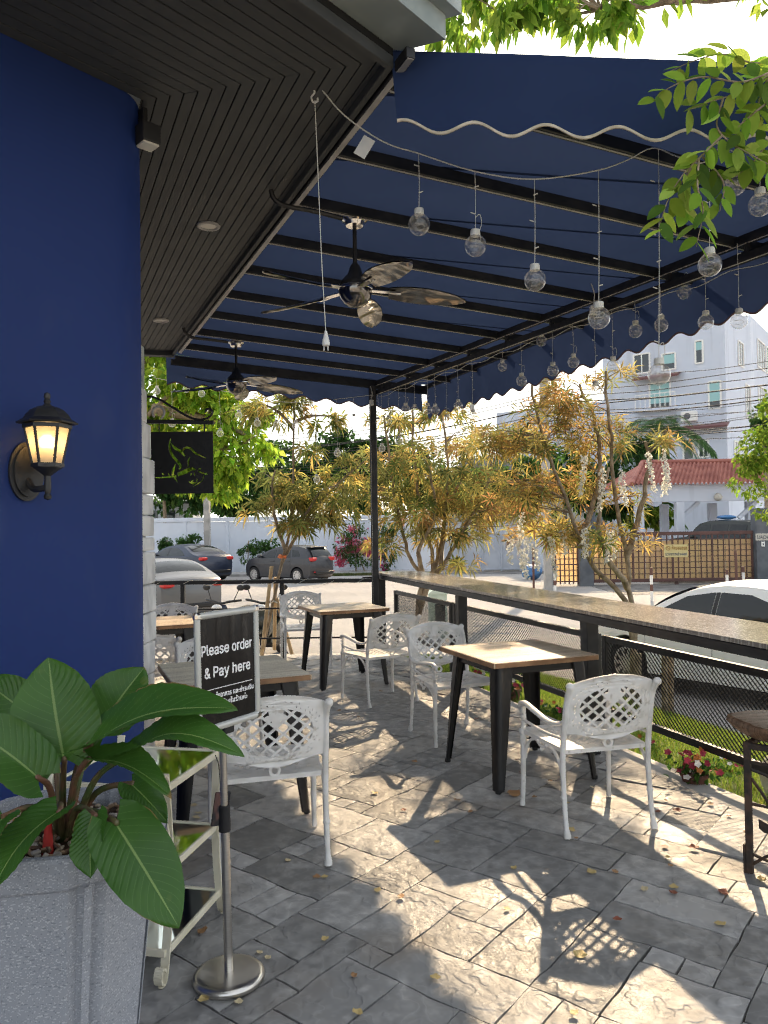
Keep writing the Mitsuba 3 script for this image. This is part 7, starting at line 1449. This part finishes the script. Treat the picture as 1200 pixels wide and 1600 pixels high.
def car_kit(upper, wheels, wr, W, belt, paint, side_win, glass, lights, plate=True, zb=0.24, seams=()):
    """upper: silhouette from rear bottom over the roof to front bottom (x forward, z up)"""
    up = chaikin(upper, 2); H = up[:, 1].max(); L2 = np.abs(up[:, 0]).max()
    arch = union_all([Point(x, wr).buffer(wr * 1.16, 14) for x in wheels])
    body = Polygon(np.vstack([up, [(up[-1, 0] - 0.04, zb), (up[0, 0] + 0.04, zb)]])).buffer(0).difference(arch)
    def halfw(x, z):
        pl = 1 - 0.17 * np.clip(np.abs(x) / L2, 0, 1) ** 5
        t = np.where(z < belt, 1 - 0.05 * ((belt - z) / belt) ** 2 - 0.02 * np.clip((z - belt + 0.25) / 0.25, 0, 1), 0.98 - 0.30 * np.clip((z - belt) / (H - belt), 0, 1.1) ** 1.15)
        return W / 2 * pl * t
    def warp(v, off=0.0):
        s = np.clip(v[:, 1] / (W / 2), -1, 1)
        y = s * halfw(v[:, 0], v[:, 2]) + np.sign(s) * off * (np.abs(s) > 0.98)
        z = v[:, 2] + 0.05 * (1 - s ** 2) * np.clip((v[:, 2] - 0.6) / 0.4, 0, 1)
        x = v[:, 0] - np.sign(v[:, 0]) * 0.16 * (s ** 2) * np.clip((np.abs(v[:, 0]) - L2 * 0.72) / (L2 * 0.28), 0, 1)
        return np.stack([x, y, z], 1)
    m = ext(body.segmentize(0.12), W); v = np.stack([m[0][:, 0], W / 2 - m[0][:, 2], m[0][:, 1]], 1)
    v, f = subdiv((v, m[1]), 0.13)
    out = [('body', (warp(v), f), paint, 38)]
    out.append(('underbody', bbox((0, 0, 0.30), (2 * L2 - 0.5, W - 0.36, 0.22), 0.03), 'm_trim', False))
    for x in wheels:
        for s in (-1, 1):
            yc = s * (W / 2 - 0.12)
            ty = lathe([(wr * 0.66, -0.10), (wr * 0.93, -0.105), (wr, -0.07), (wr, 0.07), (wr * 0.93, 0.105), (wr * 0.66, 0.10), (wr * 0.66, -0.10)], 26)
            out.append(('tyre', tf(ty, STAND, (x, yc, wr)), 'm_rubber', 40))
            sp = [ext(Point(0, 0).buffer(wr * 0.67, 20).difference(Point(0, 0).buffer(wr * 0.57, 20)), 0.05), ext(Point(0, 0).buffer(wr * 0.16, 12), 0.05)] + [ext(affinity.rotate(sbox(wr * 0.1, -wr * 0.075, wr * 0.6, wr * 0.075), k * 36, origin=(0, 0)), 0.03) for k in range(10)]
            out.append(('rim', tf(cat(*sp), STAND, (x, yc + (s * 0.085 if s > 0 else -0.04 - 0.045), wr)) if s < 0 else tf(cat(*sp), STAND, (x, yc + 0.10, wr)), 'm_rim', False))
            out.append(('brake_disc', tf(lathe([(0.0005, 0), (wr * 0.64, 0), (wr * 0.64, 0.02), (0.0005, 0.02)], 18), STAND, (x, yc + s * 0.03, wr)), 'm_trim', False))
    for pg in side_win:
        for s in (-1, 1):
            g = ext(Polygon(pg).buffer(-0.015).buffer(0.015, 4).segmentize(0.1), 0.01); w = np.stack([g[0][:, 0], np.full(len(g[0]), s * W / 2), g[0][:, 1]], 1)
            gv, gf = subdiv((np.stack([g[0][:, 0], g[0][:, 1], g[0][:, 2]], 1), g[1]), 0.15)
            y = s * (halfw(gv[:, 0], gv[:, 1]) + 0.002 + gv[:, 2] * 0.6)
            out.append(('pillar_cover' if len(pg) == 4 and abs(pg[0][0] - pg[2][0]) < 0.12 else 'side_window', (np.stack([gv[:, 0], y, gv[:, 1]], 1), gf), 'm_carglass' if not (len(pg) == 4 and abs(pg[0][0] - pg[2][0]) < 0.12) else 'm_trim', False))
    for nm, mt, (xa, za), (xb, zb_), fr in glass:
        u, w = np.meshgrid(np.linspace(0, 1, 8), np.linspace(-1, 1, 13), indexing='ij')
        n = np.array([zb_ - za, -(xb - xa)]); n = n / np.linalg.norm(n); n = n if n[1] > 0 else -n
        x, z = xa + (xb - xa) * u + n[0] * 0.012, za + (zb_ - za) * u + n[1] * 0.012
        bul = 0.05 * (1 - (w * fr) ** 2)
        bow = np.sin(np.pi * u) * 0.035
        P = np.stack([x + n[0] * bow, w * fr * halfw(x, z), z + bul * np.clip((z - 0.6) / 0.4, 0, 1) + n[1] * bow], -1)
        out.append((nm, grid(P), mt, True))
    for nm, mt, x, z, y, sz in lights:
        for s in ((-1, 1) if y else (0,)):
            out.append((nm, bbox((x, s * y, z), sz, 0.03, rotz(-s * 0.22 * np.sign(x)) if y else None), mt, 30))
    for s in (-1, 1):
        gx = side_win[0][0][0]
        out.append(('wing_mirror', [tf(sphere((0, 0, 0), 1.0, 12, 8), np.diag([0.09, 0.12, 0.075]), (gx - 0.12, s * (halfw(np.array(gx), np.array(belt)) + 0.11), belt + 0.08)), bar((gx - 0.12, s * W * 0.44, belt + 0.03), (gx - 0.12, s * W * 0.52, belt + 0.06), 0.05, 0.04)], paint, 40))
        for hx0 in seams:
            g = ext(sbox(hx0 - 0.006, zb + 0.10, hx0 + 0.006, belt).segmentize(0.1), 0.004)
            gv = g[0]; out.append(('door_seam', (np.stack([gv[:, 0], s * (halfw(gv[:, 0], gv[:, 1]) + 0.0015 + gv[:, 2] * 0.3), gv[:, 1]], 1), g[1]), 'm_trim', False))
        for hx0 in seams[1:]:
            out.append(('door_handle', [bbox((hx0 + 0.16, s * (float(halfw(np.array(hx0), np.array(belt - 0.12))) + 0.022), belt - 0.12), (0.22, 0.03, 0.035), 0.012)], paint, 30))
    if plate:
        out.append(('licence_plate', bbox((up[0, 0] * 0.985 - 0.03, 0, plate), (0.02, 0.36, 0.16), 0.004), 'm_white', False))
    return kit(out)
SED = [(-2.36, 0.30), (-2.42, 0.55), (-2.42, 0.80), (-2.34, 1.04), (-1.78, 1.11), (-1.25, 1.33), (-0.75, 1.45), (0.0, 1.46), (0.55, 1.34), (1.10, 1.04), (1.55, 0.96), (2.12, 0.84), (2.38, 0.66), (2.42, 0.45), (2.38, 0.28)]
SEDW = [[(0.98, 1.02), (0.42, 1.30), (-0.02, 1.37), (-0.02, 1.02)], [(-0.10, 1.02), (-0.10, 1.37), (-0.55, 1.36), (-1.05, 1.22), (-1.35, 1.06), (-0.9, 1.03)]]
SEDW.append([(-0.03, 1.02), (-0.03, 1.37), (-0.09, 1.37), (-0.09, 1.02)])
SEDG = [('rear_window', 'm_carglass', (-1.72, 1.115), (-1.02, 1.395), 0.80), ('windscreen', 'm_carglass', (1.12, 1.03), (0.50, 1.36), 0.82)]
SEDL = [('tail_light', 'm_taillight', -2.24, 0.93, 0.56, (0.22, 0.42, 0.13)), ('headlight', 'm_headlight', 2.22, 0.70, 0.54, (0.26, 0.36, 0.12)), ('bumper_insert', 'm_trim', -2.385, 0.42, 0, (0.09, 1.2, 0.12)), ('grille', 'm_trim', 2.36, 0.56, 0, (0.10, 0.95, 0.18))]
def put_car(k, lb, rear, head, name='parked_car', L2=2.42, s=1.0, z=RZ, cat_='car'):
    h = np.array(head) / np.linalg.norm(head); c = np.array(rear) + h * L2
    key = thing(name, lb, cat_)
    w = T().translate([float(c[0]), float(c[1]), z]).rotate([0, 0, 1], math.degrees(math.atan2(h[1], h[0]))).scale(s)
    for n, d in k: scene[numbered(f'{key}__{n}')] = {**d, 'to_world': w}
    return key
SW1 = dict(wheels=(-1.42, 1.42), wr=0.335, W=1.84, belt=1.01, side_win=SEDW, glass=SEDG, lights=SEDL, plate=0.80, seams=(1.05, -0.06, -1.0))
put_car(car_kit(SED, paint='m_car_navy', **SW1), 'dark blue sedan parked by the pale boundary wall, its rear turned to the camera', (-7.3, 33.3), (-0.72, 0.69), s=1.08)
put_car(car_kit(SED, paint='m_car_silver', **SW1), 'silver grey sedan with red tail light, cut off at the left behind the railing', (-4.55, 18.4), (-0.60, 0.80))
HAT = [(-1.98, 0.32), (-2.05, 0.55), (-2.03, 0.85), (-1.95, 1.02), (-1.66, 1.36), (-1.45, 1.47), (-0.7, 1.52), (0.05, 1.49), (0.55, 1.33), (1.05, 1.06), (1.45, 0.97), (1.86, 0.84), (2.03, 0.66), (2.06, 0.45), (2.0, 0.28)]
HATW = [[(0.92, 1.04), (0.42, 1.31), (0.02, 1.38), (0.02, 1.03)], [(-0.05, 1.03), (-0.05, 1.38), (-0.75, 1.39), (-0.9, 1.06)], [(-0.98, 1.07), (-0.84, 1.38), (-1.2, 1.33), (-1.4, 1.12)]]
put_car(car_kit(HAT, (-1.24, 1.27), 0.315, 1.72, 1.02, 'm_car_grey', HATW, [('rear_window', 'm_carglass', (-1.90, 1.06), (-1.58, 1.41), 0.78), ('windscreen', 'm_carglass', (1.06, 1.05), (0.48, 1.36), 0.82)],
        [('tail_light', 'm_taillight', -1.84, 0.98, 0.53, (0.26, 0.38, 0.15)), ('headlight', 'm_headlight', 1.84, 0.72, 0.50, (0.28, 0.34, 0.13)), ('spoiler', 'm_car_grey', -1.60, 1.465, 0, (0.26, 1.02, 0.04)), ('bumper_insert', 'm_trim', -2.02, 0.42, 0, (0.08, 1.1, 0.14)), ('reflector', 'm_taillight', -1.99, 0.46, 0.52, (0.06, 0.22, 0.05))],
        0.80, seams=(0.98, -0.02, -0.9)), 'dark grey hatchback parked left of the pink bougainvillea', (-2.45, 31.6), (-0.80, 0.60), L2=2.05)
WC = put_car(car_kit(SED, paint='m_car_white', **{**SW1, 'plate': 0.80}), 'white sedan parked right beside the terrace fence', (5.86, 8.35), (-0.60, 0.80), L2=2.06, s=[0.85, 0.90, 0.98])
SUV = [(-2.0, 0.4), (-2.05, 0.6), (-2.05, 1.0), (-2.0, 1.72), (-1.85, 1.80), (-0.5, 1.84), (0.3, 1.80), (0.75, 1.22), (1.0, 1.16), (1.85, 1.08), (2.0, 0.9), (2.05, 0.5), (2.0, 0.36)]
sv = put_car(car_kit(SUV, (-1.3, 1.3), 0.38, 1.80, 1.12, 'm_car_dark', [[(0.62, 1.18), (0.25, 1.66), (-0.2, 1.70), (-0.2, 1.16)], [(-0.28, 1.16), (-0.28, 1.70), (-1.0, 1.70), (-1.0, 1.16)], [(-1.08, 1.16), (-1.08, 1.70), (-1.75, 1.66), (-1.8, 1.18)]],
        [('rear_window', 'm_carglass', (-2.04, 1.16), (-1.99, 1.66), 0.76), ('windscreen', 'm_carglass', (0.77, 1.22), (0.36, 1.72), 0.82)], [('tail_light', 'm_taillight', -2.03, 0.95, 0.70, (0.10, 0.2, 0.34)), ('headlight', 'm_headlight', 1.95, 0.9, 0.6, (0.16, 0.3, 0.2))], 0.85, seams=(0.68, -0.24)),
        'dark off road vehicle with loaded roof parked inside the carport', (15.0, 30.4), (-0.55, 0.84), name='parked_suv', L2=2.05, z=-0.2)
q = unit(rt_.normal(size=(60, 3))) * [0.42, 0.30, 0.10]
solo('roof_bundle', tf(hull(q), None, (14.2, 31.9, 1.78)), 'm_bluetarp', 'small bundle under blue cloth on the roof of the vehicle in the carport', 'bundle', smooth=20)

def scooter(x, y, ang, paint, lb):
    t = thing('motorcycle', lb, 'motorcycle', 'motorcycles parked beyond the railing')
    R = rotz(ang); O = np.array([x, y, RZ])
    pp = lambda n, m, mt, sm=40: part(t, n, tf(cat(*m) if isinstance(m, list) else m, R, O), mt, smooth=sm)
    for i, wx in enumerate((0.62, -0.60)):
        a = np.linspace(0, 2 * np.pi, 29)
        pp('wheel', [tube(np.stack([wx + 0.235 * np.cos(a), a * 0, 0.27 + 0.235 * np.sin(a)], 1), 0.045, 8, cap=False, up=(0, 1, 0))], 'm_rubber')
        pp('rim', [bar((wx + 0.2 * math.cos(k), 0, 0.27 + 0.2 * math.sin(k)), (wx - 0.2 * math.cos(k), 0, 0.27 - 0.2 * math.sin(k)), 0.03, 0.02, up=(0, 1, 0)) for k in (0, 1.05, 2.1)], 'm_rim')
    for s in (-1, 1): pp('fork', tube([(0.62, s * 0.07, 0.27), (0.42, s * 0.06, 0.80)], 0.022, 8), 'm_trim')
    sh = lambda pts, w: hull(np.array([[a, s * ww, b] for (a, b, ww) in pts for s in (-1, 1)]))
    pp('front_fairing', sh([(0.46, 0.86, 0.08), (0.52, 0.72, 0.16), (0.50, 0.55, 0.17), (0.40, 0.40, 0.10), (0.30, 0.78, 0.18), (0.32, 0.95, 0.09), (0.30, 0.5, 0.16)], 0), paint, 30)
    pp('front_mudguard', sh([(0.80, 0.50, 0.05), (0.62, 0.57, 0.07), (0.45, 0.53, 0.06), (0.62, 0.50, 0.07)], 0), paint, 30)
    pp('headlight', tf(sphere((0, 0, 0), 1, 10, 8), np.diag([0.05, 0.10, 0.055]), (0.455, 0, 0.91)), 'm_headlight', True)
    pp('handlebar', tube(curve([(0.22, -0.34, 1.02), (0.30, -0.16, 1.0), (0.33, 0, 0.97), (0.30, 0.16, 1.0), (0.22, 0.34, 1.02)], 20), 0.02, 8), 'm_trim')
    for s in (-1, 1):
        pp('mirror', [tube([(0.27, s * 0.22, 1.02), (0.24, s * 0.30, 1.20)], 0.008, 6), tf(sphere((0, 0, 0), 1, 12, 8), np.diag([0.02, 0.075, 0.05]), (0.235, s * 0.33, 1.23))], 'm_trim', True)
    pp('body', sh([(0.25, 0.30, 0.10), (0.22, 0.45, 0.12), (-0.10, 0.55, 0.14), (-0.20, 0.68, 0.15), (-0.80, 0.76, 0.08), (-0.85, 0.68, 0.06), (-0.35, 0.38, 0.14), (0.0, 0.26, 0.12)], 0), paint, 30)
    pp('seat', sh([(-0.10, 0.72, 0.10), (-0.18, 0.80, 0.14), (-0.75, 0.84, 0.10), (-0.78, 0.76, 0.10), (-0.15, 0.68, 0.14)], 0), 'm_rubber', 30)
    pp('engine', bbox((-0.15, 0, 0.30), (0.5, 0.26, 0.22), 0.04), 'm_trim'); pp('exhaust', tube([(-0.15, -0.17, 0.24), (-0.80, -0.19, 0.34)], 0.05, 10), 'm_rim')
    pp('tail_light', bbox((-0.86, 0, 0.70), (0.06, 0.16, 0.08), 0.02), 'm_taillight')
    pp('kickstand', tube([(-0.1, 0.15, 0.28), (-0.16, 0.30, 0.0)], 0.014, 6), 'm_trim')
scooter(-2.68, 13.35, -1.9, 'm_car_navy', 'dark blue scooter seen past the top of the order sign')
scooter(-2.0, 13.3, -1.75, 'm_car_dark', 'black scooter parked behind the bamboo propped tree')

# ================================================================== FAR PLANTS
GREEN = [(0.045, 0.105, 0.030), (0.065, 0.140, 0.038), (0.090, 0.165, 0.045), (0.030, 0.075, 0.026)]
BRIGHT = [(0.22, 0.33, 0.04), (0.16, 0.27, 0.035), (0.28, 0.36, 0.06)]
def far_tree(key, lb, n, L, W, cols, name='leafy_tree', cat_='tree', group=None, trunk=0.18, **k):
    d = TREES[key]; t = thing(name, lb, cat_, group)
    (m, col), tips = cloud_leaves(rt_, d['blobs'], n, L, W, cols, 0.2, None, len(key) + n % 7, **k)
    for s in d['stems']: part(t, 'trunk', tube(curve(np.array(s, float), 16), np.linspace(trunk, trunk * 0.4, len(curve(np.array(s, float), 16))), 8), 'm_bark', smooth=50)
    part(t, 'crown', m, 'm_leaf', smooth=False, color=col)
    return t
for key, lb, n, L, W, cols in [["f1","dark green tree above the left end of the boundary wall, behind the bird sign",3200,0.36,0.2,"g"],["f2","dark green tree behind the boundary wall right of the left utility pole",3200,0.36,0.2,"g"],["f3","dark green tree behind the boundary wall above the grey hatchback",3200,0.36,0.2,"g"],["f4","dark green tree behind the boundary wall left of the awning post",3400,0.36,0.2,"g"],["f5","deep green tree behind the wall right of the awning post",3400,0.36,0.2,"g"],["f6","mid green tree behind the grey sheet gate",3000,0.38,0.22,"g"],["f7","green tree seen behind the utility pole and the right golden tree",3000,0.34,0.2,"g"],["f8","green tree at the left of the carport, behind the right golden tree",2400,0.32,0.18,"g"],["f9","bright hedge plant seen under the carport beam",1500,0.22,0.12,"b"],["f10","bright yellow green tree at the right edge in front of the apartment block",3400,0.13,0.07,"b"],["f11","dark green tree beside the apartment corner at the right edge",1600,0.22,0.12,"g"]]:
    far_tree(key, lb, n, L, W, {'g': GREEN, 'b': BRIGHT}[cols])
for key, lb, n, L, W in [["s1","round green shrub above the dark blue sedan roof, beside the utility pole",700,0.14,0.08],["s2","round green shrub above the left end of the dark blue sedan",500,0.14,0.08],["s3","loose shrub between the dark blue sedan and the grey hatchback",1100,0.14,0.08]]:
    far_tree(key, lb, n, L, W, [(0.06, 0.13, 0.035), (0.09, 0.17, 0.04), (0.04, 0.09, 0.03)], 'shrub', 'shrub', trunk=0.03)
bg = far_tree('boug', 'bougainvillea bush with pink blossom against the pale boundary wall', 1500, 0.13, 0.08, [(0.05, 0.11, 0.03), (0.08, 0.15, 0.04)], 'flowering_bush', 'bush', trunk=0.04)
(m, col), _ = cloud_leaves(rt_, TREES['boug']['flowers'], 1100, 0.13, 0.10, [(0.72, 0.16, 0.26), (0.80, 0.24, 0.32), (0.66, 0.12, 0.22)], 0.1, None, 3)
part(bg, 'blossom', m, 'm_leaf', smooth=False, color=col)
cr = thing('climbing_shrub', 'spindly green climber with a few magenta flowers right of the awning post', 'shrub')
for i, s in enumerate(TREES['climb']['stems']): part(cr, 'stem', tube(curve(np.array(s, float), 16), 0.03, 6), 'm_bark', smooth=50)
pts = np.vstack([curve(np.array(s, float), 30) for s in TREES['climb']['stems']]); pts = np.repeat(pts, 9, 0) + rt_.normal(size=(len(pts) * 9, 3)) * 0.08
m, col = leaf_mesh(pts, unit(rt_.normal(size=pts.shape)), UPV + rt_.normal(size=pts.shape) * 0.5, 0.14, 0.07, 0.2, tint(rt_, len(pts), [(0.05, 0.12, 0.035), (0.08, 0.16, 0.05)]))
part(cr, 'foliage', m, 'm_leaf', smooth=False, color=col)
(m, col), _ = cloud_leaves(rt_, TREES['climb']['flowers'], 60, 0.16, 0.12, [(0.55, 0.05, 0.22), (0.62, 0.10, 0.30)], 0.1, None, 3)
part(cr, 'blossom', m, 'm_leaf', smooth=False, color=col)
def palm(x, y, z, R, lb, n=15, seed=1):
    r = np.random.default_rng(seed); t = thing('palm_tree', lb, 'palm')
    part(t, 'trunk', tube([(x, y, RZ), (x + 0.1, y, z)], 0.16, 10), 'm_bark')
    for i in range(n):
        a = i / n * 6.283 + r.uniform(-.2, .2); el = r.uniform(0.1, 1.1)
        u = np.linspace(0, 1, 12)
        out = np.array([math.cos(a), math.sin(a), 0])
        mid = np.array([x, y, z]) + out * (u * R * math.cos(el * 0.7))[:, None] + UPV * (R * (math.sin(el) * u - 0.75 * u ** 2))[:, None]
        b = np.repeat(mid[1:], 6, 0); tg = np.repeat(np.gradient(mid, axis=0)[1:], 6, 0); sd = unit(np.cross(tg, UPV)) * np.tile([1, -1], len(b) // 2)[:, None]
        b = b + tg * np.tile(np.arange(6) / 6.0, len(b) // 6)[:, None]
        m, col = leaf_mesh(b, sd * 0.8 + unit(tg) * 0.5 - UPV * 0.25, UPV + 0 * b, R * 0.34, 0.05, 0.35, tint(r, len(b), [(0.07, 0.14, 0.05), (0.11, 0.19, 0.07)]))
        f = part(t, 'frond', m, 'm_leaf', smooth=False, color=col)
palm(14.6, 40.0, 6.6, 2.3, 'feathery palm in front of the white apartment block', 16, 3)
palm(12.9, 39.0, 5.2, 2.0, 'low palm behind the carport roof beside the golden tree', 14, 5)
palm(13.6, 38.5, 2.3, 1.3, 'small palm seen under the carport beam', 11, 8)
# grass along the far verge
n = 5000
gp = np.stack([rt_.uniform(-4, 2.4, n), 36.0 + rt_.random(n) * 0.7, np.full(n, RZ)], 1)
gs_ = unit(rt_.normal(size=(n, 3)) * [1, 1, 0]) * 0.018
solo('verge_grass', (np.stack([gp - gs_, gp + gs_, gp + UPV * rt_.uniform(0.05, 0.16, (n, 1))], 1).reshape(-1, 3), np.arange(n * 3).reshape(-1, 3)), 'm_leaf', 'rough grass along the far kerb', 'grass', kind='stuff', smooth=False, color=np.repeat(tint(rt_, n, [(0.12, 0.17, 0.05), (0.2, 0.2, 0.09)]), 3, 0))
